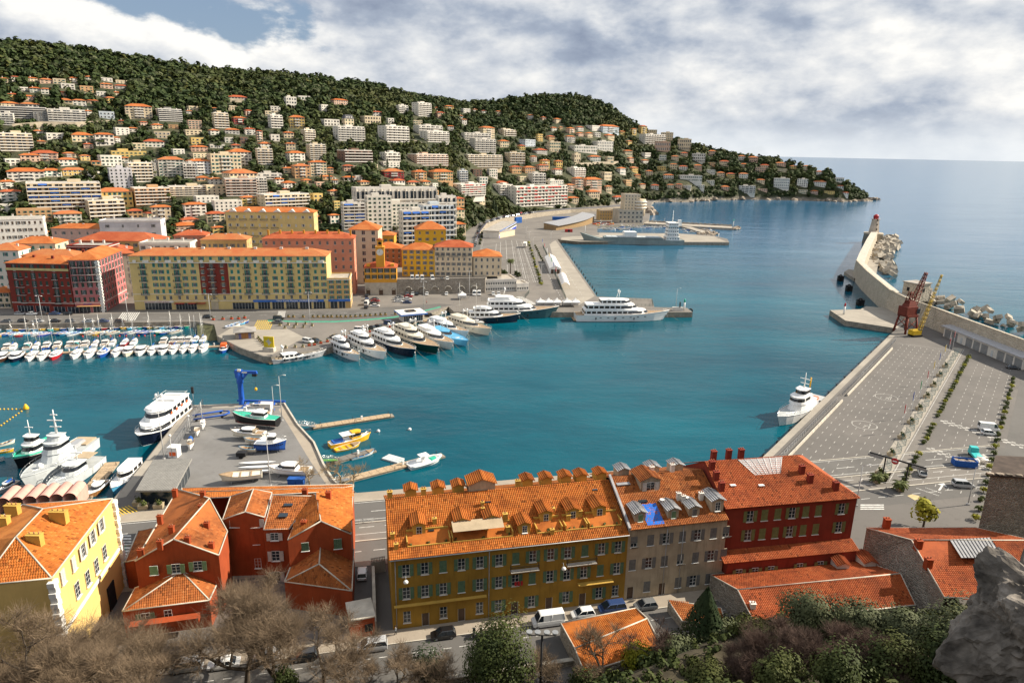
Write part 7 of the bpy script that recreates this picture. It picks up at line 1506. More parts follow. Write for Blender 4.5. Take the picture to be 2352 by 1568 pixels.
 rl=MB();[rl.tube([(x,-3,7.0),(x,-3,8),(x,3,8),(x,3,7.0)],.05,4)for x in(-.36*L,-.24*L,-.12*L)];[rl.tube([(-.38*L,s_*3,8),(-.08*L,s_*3,8)],.05,4)for s_ in(-1,1)];rl.build('sun_deck_rail',WHITEM,o);sb=MB();[sb.box((L*(-.34+.05*k),0,7.15),(.6,4.6,.45))for k in range(5)];sb.build('bench',GEL,o)
 for k in range(4):MB().tube([(L*(-.3+.12*k),3.5,5.6),(L*(-.3+.12*k),3.62,5.6)],.4,10).build('lifebuoy',HULLC['orange'],o)
 NG=HULLC['navygrey'];gd=mat('grey_deck_paint',(.40,.42,.42),.7,.1)
 o,L,st,zz=work('patrol_ship','large grey patrol ship with tall radar mast moored at left',P(206,1026,0),P(54,1134,0),'navygrey',[(-.12,.16,.75,2.3,dict(rf=.5,win=None)),(-.1,.12,.62,2.2,dict(rf=.4,win=(.45,.8))),(-.08,.04,.5,1.2,dict(rf=.4,win=None))],2.6,7.0,supc=NG,deck=gd,cat='ship');mm=MB();mm.tube([(-.05*L,0,zz),(-.05*L,0,zz+6)],.3,6,r1=.12);[mm.box((-.05*L,0,zz+q),(.25,w,.2))for q,w in((1.6,2.6),(3.2,3.4),(4.6,1.6))];mm.build('radar_mast',WHITEM,o);MB().lathe([(.1,0),(.7,.5),(.7,1.0),(.1,1.5)],8,(.24*L,0,2.9)).build('gun_dome',GEL,o);MB().box((-.3*L,0,2.7),(5,2.2,.9),taper=.8).build('tender',HULLC['grey'],o);MB().box((-.4*L,0,2.62),(4.5,4.5,.3)).build('aft_deck',HULLC['beige'],o)
 o,L,st,zz=work('patrol_boat','small grey patrol boat with number on its wheelhouse roof beside the pontoon',P(226,1063,0),P(112,1143,0),'navygrey',[(-.14,.18,.72,2.3,dict(rf=.5,win=(.5,.85),over=.2))],1.9,5.4,supc=NG,deck=gd);txt('P617',o,(.12*L,-1.6,zz+.12),1.7,IRON,rot=(0,0,pi/2+pi),name='hull_number',align='RIGHT');mm=MB().tube([(-.1*L,0,zz),(-.1*L,0,zz+2.6)],.15,5).box((-.1*L,0,zz+1.6),(.3,2.6,.2));mm.build('radar_mast',WHITEM,o);MB().box((-.28*L,0,zz-.4),(L*.2,3.6,.1)).build('awning',HULLC['beige'],o)
 o,L,st,zz=work('tug_boat','emerald green and white harbour tug with black rubbing band',P(130,1024,0),P(36,1080,0),'black',[(-.1,.25,.62,2.4,dict(rf=.3,win=(.45,.85),bow=.9)),(-.02,.15,.5,1.8,dict(rf=.2,win=(.4,.85),bow=.9))],2.0,6.0,deck=HULLC['seagreen']);MB().tube([(.06*L,0,zz),(.06*L,0,zz+4)],.16,6,r1=.08).box((.06*L,0,zz+2),(.2,2,.15)).build('mast',WHITEM,o);w=MB();[w.tube([(a[0],s_*a[1]*.98,a[3]+.25)for a in st],.24,5)for s_ in(-1,1)];w.build('green_bulwark',HULLC['seagreen'],o)
 o,L,st,zz=work('launch_boat','blue and white police launch moored below the grey-roofed pavilion',P(322,1076,0),P(258,1140,0),'skyblue',[(-.4,.2,.8,2.2,dict(rf=.3,win=(.45,.8),over=.1))],1.4,4.2);txt('POLICE',o,(-.2*L,-1.72,1.8),.6,MATS['blue_sign_paint'])if False else None
 for a,b,c,k,place in(((243,1108),(206,1146),'wood','motor','moored inside the left pontoon'),((-8,1026),(38,1014),'cream','row','at the left edge near the tug'),((-8,1040),(32,1036),'yellow','row','at the left edge near the tug'),((-20,1062),(10,1056),'white','row','at the left edge near the tug'),((40,1108),(-8,1138),'grey','motor','at the left edge by the patrol ship')):m,r,L=twopt(a,b);small_boat(k,m,r,c,place,round(L,0),extra=canopy(BLUEC,6)if c=='grey' else None)
 pontoon(P(258,1060,.6),P(186,1150,.6),3.2,'short beige pontoon beside the grey patrol boat');pontoon(P(60,1112,.6),P(10,1160,.6),2.4,'dark narrow jetty below the patrol ship at left',ASPH)
 pontoon(P(718,979,.6),P(903,951,.6),2.6,'long beige pontoon farthest out to the right of the boatyard');pontoon(P(764,1058,.6),P(860,1030,.6),2.4,'short pontoon with fishing boats right of the boatyard');pontoon(P(775,1105,.6),P(1018,1042,.6),2.6,'long beige pontoon nearest the ochre terrace')
 gangway(P(680,974),P(722,978,.7),'metal gangway to the farthest pontoon',METALG);gangway(P(738,1056),P(770,1055,.7),'green decked gangway to the fishing pontoon',mat('green_matting',(.10,.30,.06),.9));gangway(P(766,1108),P(800,1098,.7),'metal gangway to the nearest pontoon',METALG)
 o,L,st,zz=work('fishing_boat','yellow and white fishing boat with canopy beside the short pontoon',P(757,1027,0),P(852,1005,0),'yellow',[(.0,.28,.62,1.9,dict(rf=.2,win=(.4,.85),over=.1))],1.1,3.4,supc=HULLC['yellow']);MB().box((-.08*L,0,2.7),(L*.3,2.8,.12)).build('canopy',GEL,o);q=MB();[q.tube([(x*L,s_*1.2,1),(x*L,s_*1.2,2.7)],.05,4)for x in(-.2,.02)for s_ in(-1,1)];q.build('canopy_post',STEEL,o);MB().box((-.3*L,0,1.1),(3,2,.4)).build('blue_tarp',BLUEC,o)
 for a,b,c,k in(((772,1036),(826,1022),'yellow','row'),((805,1054),(861,1037),'white','row')):m,r,L=twopt(a,b);small_boat(k,m,r,c,'at the short fishing pontoon',round(L,0))
 m,r,L=twopt((938,1076),(1014,1055));o=small_boat('rib',m,r,'white','at the pontoon nearest the ochre terrace',round(L,0),look='white inflatable dive boat with sea green cover');MB().box((L*.28,0,.95),(L*.28,2.2,.15),taper=.7).build('green_cover',HULLC['seagreen'],o);MB().box((-.05*L,0,2.6),(2.4,2,.1)).build('hard_top',GEL,o);q=MB();[q.tube([(-.05*L+x,y,1),(-.05*L+x,y,2.6)],.05,4)for x in(-1,1)for y in(-.8,.8)];q.build('frame',STEEL,o)
 o=thing('float_blocks','grey floating block platform beside the nearest pontoon','raft',P(903,1055,0),-.5);fb=cached('fblk',lambda:MB().box((0,0,-.1),(.95,.95,.5),taper=.94).mesh('float_block',HULLC['navygrey']));[obj('float_block',fb,o,(x-2,y-1,0))for x in range(5)for y in range(3)]
 for x,y in((869,991),(941,987)):b=obj('white_buoy',cached('wbuoy',lambda:MB().lathe([(.05,-.3),(.4,-.1),(.5,.2),(.4,.5),(.05,.7)],10).mesh('white_buoy',WHITEM)),None,P(x,y,0),0,'','buoy','white buoys');want(b,'white round mooring buoy','in open water right of the pontoons',x)
 o=obj('yellow_buoy',MB().lathe([(.05,-.4),(.7,-.1),(.8,.3),(.5,1.0),(.15,1.6)],10).mesh('yellow_buoy',HULLC['yellow']),None,P(60,939,0),0,'large yellow buoy at the corner of the float line','buoy')
 fl=MB().lathe([(.05,-.15),(.25,0),(.25,.2),(.05,.35)],6).mesh('float',HULLC['yellow'])
 for i in range(15):t=i/14;x,y=(lerp(0,52,t/.4),940)if t<.4 else(lerp(52,-4,(t-.4)/.6),lerp(943,982,(t-.4)/.6));b=obj('line_float',fl,None,P(x,y,0),0,'','float','yellow line floats');want(b,'small yellow line float','on the rope at far left',x+y*.01)
 vm=mat('pink_vault_render',(.60,.33,.27),.85,.1,.4,dirt=.2);a,b=P(28,1180),P(180,1168);v=b-a;L=v.xy.length;o=thing('pink_vault_pavilion','row of pink barrel-vaulted roofs on the quay behind the left house','pavilion',a,atan2(v.y,v.x));w=L/5;n=10
 for k in range(-1,5):m=MB();m.loft([[(k*w+w/2-w*.49*cos(pi*i/n),y,2.6+w*.46*sin(pi*i/n))for i in range(n+1)]for y in(0,5.5)],close=False,cap=False,sm=True);m.build('vault',vm,o)
 m=MB();[m.box((k*w,2.75,0),(.3,5.4,2.7))for k in range(-1,6)];m.build('side_wall',vm,o);MB().box((L*.4,5.3,0),(L*1.2,.2,2.6)).build('back_wall',DARK,o)
yard()
# ================================================================== right-hand quay, mole, lighthouse, cranes
Z2=lambda x,y,z=Q:P(1722.6+.2676*x,631.6+.2676*y,z)
Z7=lambda x,y,z=Q:P(1722.6+.2676*x,947.4+.2676*y,z)
Z4=lambda x,y,z=0.:P(1607.8+.3164*x,229.7+.3164*y,z)
def right_quay():
 e0,e1=P(1746,1054),P(2044,769);u=(e1-e0).normalized();n=Vector((u.y,-u.x,0));L=(e1-e0).length;at_=lambda s,d:(e0+u*s+n*d)
 of=lambda x,y:(P(x,y)-e0).dot(n);bar=(of(1811,1051)+of(2068,781))/2;div=(of(2038,1051)+of(2193,800))/2;shr=(of(2223,816)+of(2116,1044))/2;sh2=(of(2330,856)+of(2282,1049))/2
 sheet('quay_edge_strip',None,.008,CONC,world=[at_(-40,.05).xy[:],at_(L,.05).xy[:],at_(L,1.9).xy[:],at_(-40,1.9).xy[:]])
 sheet('lane_divider',None,.01,CONC,world=[at_(6,div-.6).xy[:],at_(L-4,div-.6).xy[:],at_(L-4,div+2.6).xy[:],at_(6,div+2.6).xy[:]])
 sheet('central_walk',None,.009,mat('pale_yard_asphalt',(.17,.155,.14)),world=[at_(6,div+2.6).xy[:],at_(L-2,div+2.6).xy[:],at_(L-2,shr-.8).xy[:],at_(6,shr-.8).xy[:]])
 mk=[]
 w=(div-bar)/9
 for k in range(1,9):mk+=dashes(at_(4,bar+w*k),at_(L-14,bar+w*k),1.5,3.2,.16)
 w2=(sh2-shr)/6
 for k in range(1,6):mk+=dashes(at_(12,shr+1+w2*k),at_(L-22,shr+1+w2*k),1.5,3.0,.16)
 mk+=[line(at_(8,div+3.0),at_(L-4,div+3.0),.2),line(at_(L-13,bar),at_(L-10,div),.2)]
 for s_ in(42,72):
  c=at_(s_,bar+w*4.6);r=3.6;pts=[(c.x+r*cos(a)*.9,c.y+r*sin(a)*.9)for a in[2*pi*k/24 for k in range(25)]];mk+=[line(a,b,.22)for a,b in zip(pts,pts[1:])];mk+=[line(c+u*-2,c+n*.0+u*2+n*1.2,.22),line(c+u*-2+n*1.4,c+u*2+n*1.2,.22),line(c+n*-.2,c+n*1.5,.2)]
 for s_ in(34,59):
  for i in range(22):
   for j in range(3):
    if(i+j)%2:a=at_(s_+j*1.0-i*.32,shr+1+i*.9);mk.append([a.xy[:],(a+n*.9).xy[:],(a+n*.9+u).xy[:],(a+u).xy[:]])
 marks('quay_paint',mk,mat('faded_road_paint',(.40,.385,.36),.85,.3,.8));p=Z7(1640,640);d=(Z7(1670,595)-p).normalized();m2=Vector((-d.y,d.x,0))
 marks('paint_arrow',[line(p-d*2,p+d*1.2,.4),[(p+d*3).xy[:],(p+d*1.2+m2).xy[:],(p+d*1.2-m2).xy[:]]],PAINT);marks('paint_badge',[[Z7(x,y).xy[:]for x,y in((1350,712),(1390,700),(1450,712),(1462,735),(1415,750))]],mat('beige_road_paint',(.55,.42,.22),.8))
 for s_,a,b in(('VEHICULES',(1500,645),(1705,712)),('EMBARQUEMENT',(1425,648),(1668,732))):p,q=Z7(*a),Z7(*b);v=q-p;t=txt(s_,None,(p.x,p.y,Q+.02),v.length/len(s_)*1.25,PAINT,rot=(0,0,atan2(v.y,v.x)),name='road_lettering',ext=.001);t['kind']='structure'
 o=thing('quay_barrier','long white low barrier along the water side of the right quay','barrier',e0,atan2(u.y,u.x));me=MB().box((0,0,0),(2.9,.5,.7),ty=.6).mesh('barrier_block',PALE);[obj('barrier_block',me,o,(-30+3*k,-bar,0))for k in range(int((L+10)/3))if abs(-30+3*k-62)>3]
 fence([at_(-25,bar-1.3),at_(58,bar-1.3)],1.3,'nearer stretch of metal railing along the right quay edge',m=METALG);fence([at_(64,bar-1.3),at_(L-8,bar-1.3)],1.3,'farther stretch of metal railing along the right quay edge',m=METALG)
 for x,y in((1235,488),(1175,540),(1130,585),(1085,630),(1040,672),(985,722),(930,772),(875,828),(815,890),(745,955),(680,1025),(595,1100),(435,1255),(340,1345),(230,1445),(110,1560)):p=Z2(x,y,1.5);s_=(p-e0).dot(u);q=at_(s_,-.35);fender((q.x,q.y,1.5),atan2(u.y,u.x),'along the right quay edge',1.15)
 fcs=['red','red','yellow','blue','yellow','red','green','blue','red']
 for k in range(9):p=at_(L-12-k*13.2,div-.3);flag(p,8.5,fcs[k],'along the lane divider')
 pt=[at_(8+3.2*k,div+(.7 if k%2 else 2.2))for k in range(int((L-16)/3.2))];fence(pt,1.8,'zigzag blue-green fence along the lane divider',m=mat('bluegreen_fence',(.05,.14,.16),.6),step=3.2)
 for k in range(9):planter(at_(10+14*k,div+.5),'stone','along the lane divider',.4,1.5)
 for k in range(46):
  s_=4+k*(L-18)/46
  if abs(s_-34)<2.5 or abs(s_-59)<2.5:continue
  p=at_(s_,shr);shrub((p.x,p.y,Q),.95,'in the middle row on the right quay',FOL_YEL if k%4==0 else FOL_PALM,'small yellowish shrub')
 for k in range(24):p=at_(0+k*(L-34)/24,sh2);shrub((p.x,p.y,Q),1.05,'in the right row on the right quay',FOL_PALM if k%3 else FOL_YEL,'small roadside shrub')
 for x,y,s_ in((1085,600,.75),(1140,575,.6),(1285,668,.8)):p=Z7(x,y);o=thing('potted_palm','','palm',p,0,'palms in planters');o.scale=(s_*1.6,)*3;t,c=palm_meshes('low');obj('trunk',t,o);obj('crown',c,o);MB().box((0,0,-.02),(1.0,1.0,.6),taper=1.1).build('planter_box',MATS['planter_stone'],o);want(o,'low palm in a square planter','by the gantry sign',x)
 a,b=Z7(1130,585),Z7(1325,645);v=b-a;o=thing('sign_gantry','dark gantry with a red no-entry sign over the quay entrance','sign',a,atan2(v.y,v.x));Lg=v.xy.length;hg=zat(a,947.4+.2676*385)-Q
 m=MB();[m.box((x,0,0),(.28,.28,hg))for x in(0,Lg)];m.build('post',IRON,o);MB().box((Lg/2,0,hg),(Lg+7,.3,.35)).build('beam',IRON,o);MB().tube([(Lg*.42,-.2,hg-.15),(Lg*.42,-.3,hg-.15)],.75,18).build('no_entry_disc',HULLC['red'],o);MB().box((Lg*.42,-.34,hg-.3),(.95,.06,.26)).build('white_bar',WHITEM,o);[MB().box((x,.1,hg-.7),(3.2,.2,.6)).build('sign_box',METALG,o)for x in(-2.2,Lg+2.2)]
 for x,y,c,k,r in((2045,1330,'white','van',-.25),(2050,1368,'white','hatchback',-.2)):car(k,c,Z2(x,y),r,'on the right quay parking',True)
 car('hatchback','white',Z7(1475,530),1.2,'leaving past the gantry',True);car('minivan','silver',Z7(1825,635),-.15,'near the painted lettering',True);car('saloon','black',Z2(2255,805),-.3,'by the end of the long shed',True)
 o=thing('skip_container','open blue skip full of rubble on the right quay','skip',Z7(1835,455),-.2);m=MB();[m.box(c,d)for c,d in(((0,0,.1),(5,2.4,.15)),((0,-1.2,.2),(5,.12,1.5)),((0,1.2,.2),(5,.12,1.5)),((-2.5,0,.2),(.12,2.3,1.5)),((2.5,0,.2),(.12,2.3,1.5)))];m.build('bin',BLUEC,o);[obj('rubble',rock_mesh(k+11,1),o,(-1.6+k*.8,.2*(-1)**k,1.2),scale=(.7,.7,.5))for k in range(5)]
 o=thing('teal_truck','small teal flatbed truck beside the blue skip','truck',Z7(1930,385),1.3);MB().box((1.6,0,.5),(1.8,2,1.8),taper=.85).build('cab',HULLC['turq'],o);MB().box((-1,0,.7),(3.4,2,.5)).build('flatbed',HULLC['turq'],o);MB().box((2.4,0,1.4),(.3,1.7,.7)).build('windscreen',GLASS,o);[obj('wheel',car_meshes('van','white')['wheel'],o,(x,s_*.9,.32))for x in(-1.6,1.6)for s_ in(-1,1)]
 for i,(x,y)in enumerate(((1930,440),(1960,420),(1990,405),(1925,465),(2000,430))):q=obj('bulk_bag',rock_mesh(20+i%2,2),None,Z7(x,y)+Vector((0,0,.6)),i,'','bag','bulk bags');q.scale=(1,1,.8);q.data=cached(('bag',i%2),lambda:(lambda m:(m.materials.clear(),m.materials.append(STUCW),m)[2])(rock_mesh(20+i%2,2).copy()));want(q,'white bulk bag of sand','beside the blue skip',x)
 sheet('green_lane',None,.01,GREENP,world=[at_(-12,sh2+8).xy[:],at_(L-30,sh2+8).xy[:],at_(L-30,sh2+11).xy[:],at_(-12,sh2+11).xy[:]]);sheet('side_road',None,.008,ROAD,world=[at_(-14,sh2+2).xy[:],at_(L-20,sh2+2).xy[:],at_(L-20,sh2+30).xy[:],at_(-14,sh2+30).xy[:]])
 o=thing('port_terminal','glass and metal port terminal building cut by the right edge','building',at_(-2,sh2+13.2),atan2(u.y,u.x));MB().box((26,-7,0),(52,14,7)).build('wall',METALG,o);g=MB();[g.box((2+4*k,.04,.6),(3.2,.12,2.4))for k in range(12)];[g.box((2+4*k,.04,3.8),(3.2,.12,2.4))for k in range(12)];g.build('glazing',GLASS,o);MB().box((26,-7,7),(53,15,.4)).build('roof',ZINC,o)
 for x,y in((2352-12,1082),(2250,1098)):pass
 lamp(Z7(910,800),9.5,'beside the red house on the quay road','arm',rz=0);lamp(Z7(1870,790),9,'at the quay entrance','arm',rz=0)
 a,b=Z2(585,1085,0),Z2(205,1305,0);v=b-a;Lb=v.xy.length;a+=n*.6;b+=n*.6;st=hullform(Lb,6.6,2.2,3.4,transom=.88)
 o=vessel('patrol_cutter','white patrol cutter moored at the right quay','ship',(a+b)/2,atan2(v.y,v.x),st,'white',[(-.2*Lb,.2*Lb,5,2.1,2.3,dict(rf=.4,win=None)),(-.06*Lb,.17*Lb,4.6,4.5,2.0,dict(rf=.3,win=(.4,.8))),(-.06*Lb,.08*Lb,3.4,6.6,1.6,dict(rf=.3,win=(.3,.85)))],mat('grey_deck_paint',(.4,.4,.4)),boot=HULLC['black']);mm=MB().tube([(-.03*Lb,0,8.3),(-.03*Lb,0,13)],.22,6,r1=.1);[mm.box((-.03*Lb,0,z),(.2,w_,.15))for z,w_ in((9.6,2.4),(11,3))];mm.build('radar_mast',WHITEM,o);MB().tube([(-.12*Lb,.6,8),(-.12*Lb,.6,11)],.22,6).build('yellow_davit',HULLC['yellow'],o);MB().box((-.33*Lb,0,2.2),(3.4,1.6,.8),taper=.8).build('tender',HULLC['orange'],o)
 rst=mat('crane_red',(.16,.03,.018),.7,.2,.8);p=Z2(1330,490);o=thing('red_portal_crane','tall rusty red portal crane with lattice jib at the quay head','crane',p,.35);zt=zat(p,628)-Q
 m=MB();[m.tube([(x*3.4,y*3,0),(x*2.4,y*2.2,7.5)],.45,4)for x in(-1,1)for y in(-1,1)];m.box((0,0,7.2),(6,5.4,.8));[m.tube([(-3.1,y*2.8,2),(2.7,y*2.4,6)],.18,4)for y in(-1,1)];[m.tube([(3.1,y*2.8,2),(-2.7,y*2.4,6)],.18,4)for y in(-1,1)];m.build('portal',rst,o);MB().box((-.5,0,8),(6.2,4.6,3.6)).box((0,0,11.6),(5,3.6,2.4),taper=.6).build('machine_house',rst,o)
 def lattice(a,b,w0,w1,n,r,mt,par,nm='jib'):
  m=MB();a=Vector(a);b=Vector(b);t=(b-a).normalized();s1=t.cross(Vector((0,1,0))).normalized();s2=t.cross(s1);C=[[a.lerp(b,k/n)+(s1*i+s2*j)*lerp(w0,w1,k/n)/2 for i,j in((-1,-1),(1,-1),(1,1),(-1,1))]for k in range(n+1)]
  for k in range(n):
   for i in range(4):m.tube([C[k][i],C[k+1][i]],r,4);m.tube([C[k][i],C[k+1][(i+1)%4]],r*.7,3);m.tube([C[k][i],C[k][(i+1)%4]],r*.7,3)
  m.build(nm,mt,par)
 lattice((1.5,0,12),(7.5,1,zt),2.4,.8,9,.17,rst,o);lattice((-1,0,13),(-.5,0,18),2,1.2,3,.16,rst,o,'tower');MB().tube([(-.5,0,18),(7.3,1,zt)],.06,3).tube([(7.4,1,zt),(8,1,9)],.05,3).build('cable',IRON,o);MB().box((2.8,-1.6,8.6),(1.8,1.6,2.2)).build('cab',GLASS,o)
 yl=mat('crane_yellow',(.55,.36,.02),.6,.15);p=Z2(1415,525);o=thing('yellow_crawler_crane','yellow crawler crane with tall lattice boom beside the red crane','crane',p,.3);zt=zat(p,632)-Q
 [MB().box((0,y*1.3,0),(4.4,.8,.9)).build('track',IRON,o)for y in(-1,1)];MB().box((-.4,0,.9),(4.4,2.8,1.9)).build('body',yl,o);MB().box((1.4,-.8,1.0),(1.3,1.1,2.1)).build('cab',GLASS,o);lattice((1.6,0,1.6),(8.5,0,zt),1.2,.5,14,.09,yl,o,'boom');MB().tube([(-2,0,2.8),(8.3,0,zt)],.05,3).tube([(8.5,0,zt),(8.6,0,4)],.04,3).build('cable',IRON,o)
 a,b=Z2(1655,525),Z2(2330,812);v=b-a;L2=v.xy.length;o=thing('long_quay_shed','long low white shed with grey sheet roof and roller doors by the sea wall','shed',a,atan2(v.y,v.x));MB().box((L2/2,5,0),(L2,10,4.4)).build('wall',STUCW,o);r=MB();r.add([(-.8,-1.2,4.4),(L2+.8,-1.2,4.4),(L2+.8,11,5.4),(-.8,11,5.4),(-.8,-1.2,4.7),(L2+.8,-1.2,4.7),(L2+.8,11,5.7),(-.8,11,5.7)],[(4,5,6,7),(3,2,1,0),(0,1,5,4),(1,2,6,5),(2,3,7,6),(3,0,4,7)]);r.build('roof',mat('grey_roof_sheet',(.40,.40,.42),.5,.06,.5,metal=.2),o)
 d=cached('rolld',lambda:MB().box((0,-.05,.1),(3.6,.12,3.4)).mesh('roller_door',METALG));[obj('roller_door',d,o,(2.8+(L2-5)*k/9,0,0))for k in range(10)if k not in(2,6)];[MB().box((2.8+(L2-5)*k/9,-.05,.1),(1.1,.12,2.4)).build('door',HULLC['navygrey'],o)for k in(2,6)]
def mole():
 cw=rubble('mole_masonry',(.50,.43,.33,1),(.40,.34,.26,1),(.56,.49,.39,1),.7);wk=CONC
 HC=10.5
 cr=[P(x,y,HC)for x,y in((2016,533),(2006,552),(1993,582),(1986,603),(2012,628),(2040,650),(2068,672),(2110,692),(2170,712),(2240,738),(2352,778),(2460,815),(2640,868))]
 o=thing('sea_wall','high pale masonry sea wall curving from the quay to the lighthouse','wall',(0,0,0))
 l,r=ribbon(cr,0,-5.2,0);l2,r2=ribbon(cr,.8,-6.2,0);m=MB()
 for i in range(len(cr)-1):
  A=[(*l2[i],-2),(*l[i],HC),(*r[i],HC),(*r2[i],-2)];B=[(*l2[i+1],-2),(*l[i+1],HC),(*r[i+1],HC),(*r2[i+1],-2)]
  for j in range(3):m.add([A[j],A[j+1],B[j+1],B[j]],[(3,2,1,0)],1 if j==1 else 0)
 m.build('wall',[cw,PALE],o);pl,pr=ribbon(cr,-4.4,-5.2,0);m=MB()
 for i in range(3,len(cr)-1):m.add([(*pl[i],HC),(*pl[i+1],HC),(*pl[i+1],HC+1.3),(*pl[i],HC+1.3),(*pr[i],HC+1.3),(*pr[i+1],HC+1.3),(*pr[i],HC),(*pr[i+1],HC)],[(0,1,2,3),(3,2,5,4),(4,5,7,6)])
 m.build('parapet',cw,o)
 q=ribbon(cr[:7],.4,7.5,0);slab('mole_walkway',None,2.0,-3,[STONE,wk],world=q[0]+q[1][::-1]);slab('mole_platform',[(1939,624),(1950,618),(1968,622),(1975,636),(1962,639)],2.0,-3,[STONE,wk])
 slab('ferry_dolphin_deck',[(1906,712),(1942,736),(2060,754),(2080,742),(2062,720),(2040,708),(1990,703),(1976,710)],Q,-3,[STONE,CONC])
 o=thing('red_white_beacon','small white post with red tip on the low platform','light',P(1938,722));MB().lathe([(.45,0),(.45,4)],10).build('post',WHITEM,o);MB().lathe([(.45,4),(.4,5.2),(.05,5.8)],10).build('lantern',HULLC['red'],o)
 for k in range(5):fender(tuple(P(lerp(1915,2050,k/4),lerp(719,753,k/4),1.2)),.2,'on the low platform',1.2)
 for i,(x,y)in enumerate(((1930,645),(1949,668),(1975,701))):
  o=thing('mooring_dolphin',('farthest','middle','nearest')[i]+' of three dark mooring dolphins with tyre fenders','dolphin',P(x,y,0),0);MB().box((0,0,-2),(3,3,5.2)).build('block',IRON,o);[obj('tyre',tyre_mesh(),o,(dx,-1.7,z),scale=(1.4,)*3)for dx,z in((-1,3.2),(-1.2,1))]
 b=P(2010,549,0);o=thing('lighthouse','tapering stone lighthouse with red lantern at the end of the mole','lighthouse',(cr[0].x-1,cr[0].y+5,0));p=o.location;zt=zat(p,492);sm_=mat('lighthouse_stone',(.48,.40,.32),.85,.15,.3,dirt=.3)
 MB().lathe([(9,-2),(8.2,8),(8.6,8.2),(8.6,9.4)],8).build('plinth',cw,o);MB().lathe([(4.6,9.3),(3.1,zt-5.5),(3.7,zt-5.0),(3.7,zt-4.4)],8,sm=False).build('tower',sm_,o);ln=MB().lathe([(2.2,zt-4.4),(2.2,zt-2.2),(2.5,zt-2.0),(1.8,zt-.8),(.3,zt)],12).build('lantern',HULLC['red'],o);rl=MB();[rl.tube([(3.5*cos(a),3.5*sin(a),zt-4.4),(3.5*cos(a),3.5*sin(a),zt-3.3)],.08,4)for a in[2*pi*k/12 for k in range(12)]];rl.build('gallery_rail',WHITEM,o);[MB().box((0,-4.2+k*.35,12+4.2*k),(.9,.5,1.5)).build('window',DARK,o)for k in range(3)]
 a=P(2090,678,HC);o=thing('wall_hut','small square stone hut standing on the sea wall','hut',(a.x+5,a.y+4,HC-3),.4);MB().box((0,0,0),(9,8,8.5)).build('wall',cw,o);MB().box((0,0,8.5),(9.8,8.8,.5)).build('roof',FLATR,o);MB().box((0,-4.02,4.6),(1.4,.1,1.8)).build('window',DARK,o);MB().box((-4.52,1,4.6),(.1,1.4,1.8)).build('window',DARK,o)
 hgt=lambda x,y:2.2
 rip([(2026,545),(2050,544),(2064,553),(2062,572),(2048,588),(2045,606),(2052,628),(2062,655),(2046,640),(2022,618),(2004,600),(2012,575)],210,3.4,'heap of large pale concrete armour blocks outside the mole',7,cube=True,big=lambda x,y:1.4+1.6*mnoise.noise((x*.05,y*.05,0)))
 rip([(2100,668),(2180,694),(2260,722),(2352,758),(2470,800),(2480,812),(2352,772),(2240,732),(2160,708),(2090,684)],80,2.4,'line of pale rocks along the outside of the sea wall',9,cube=True,big=lambda x,y:RND.uniform(-.5,4.2))
right_quay();mole()
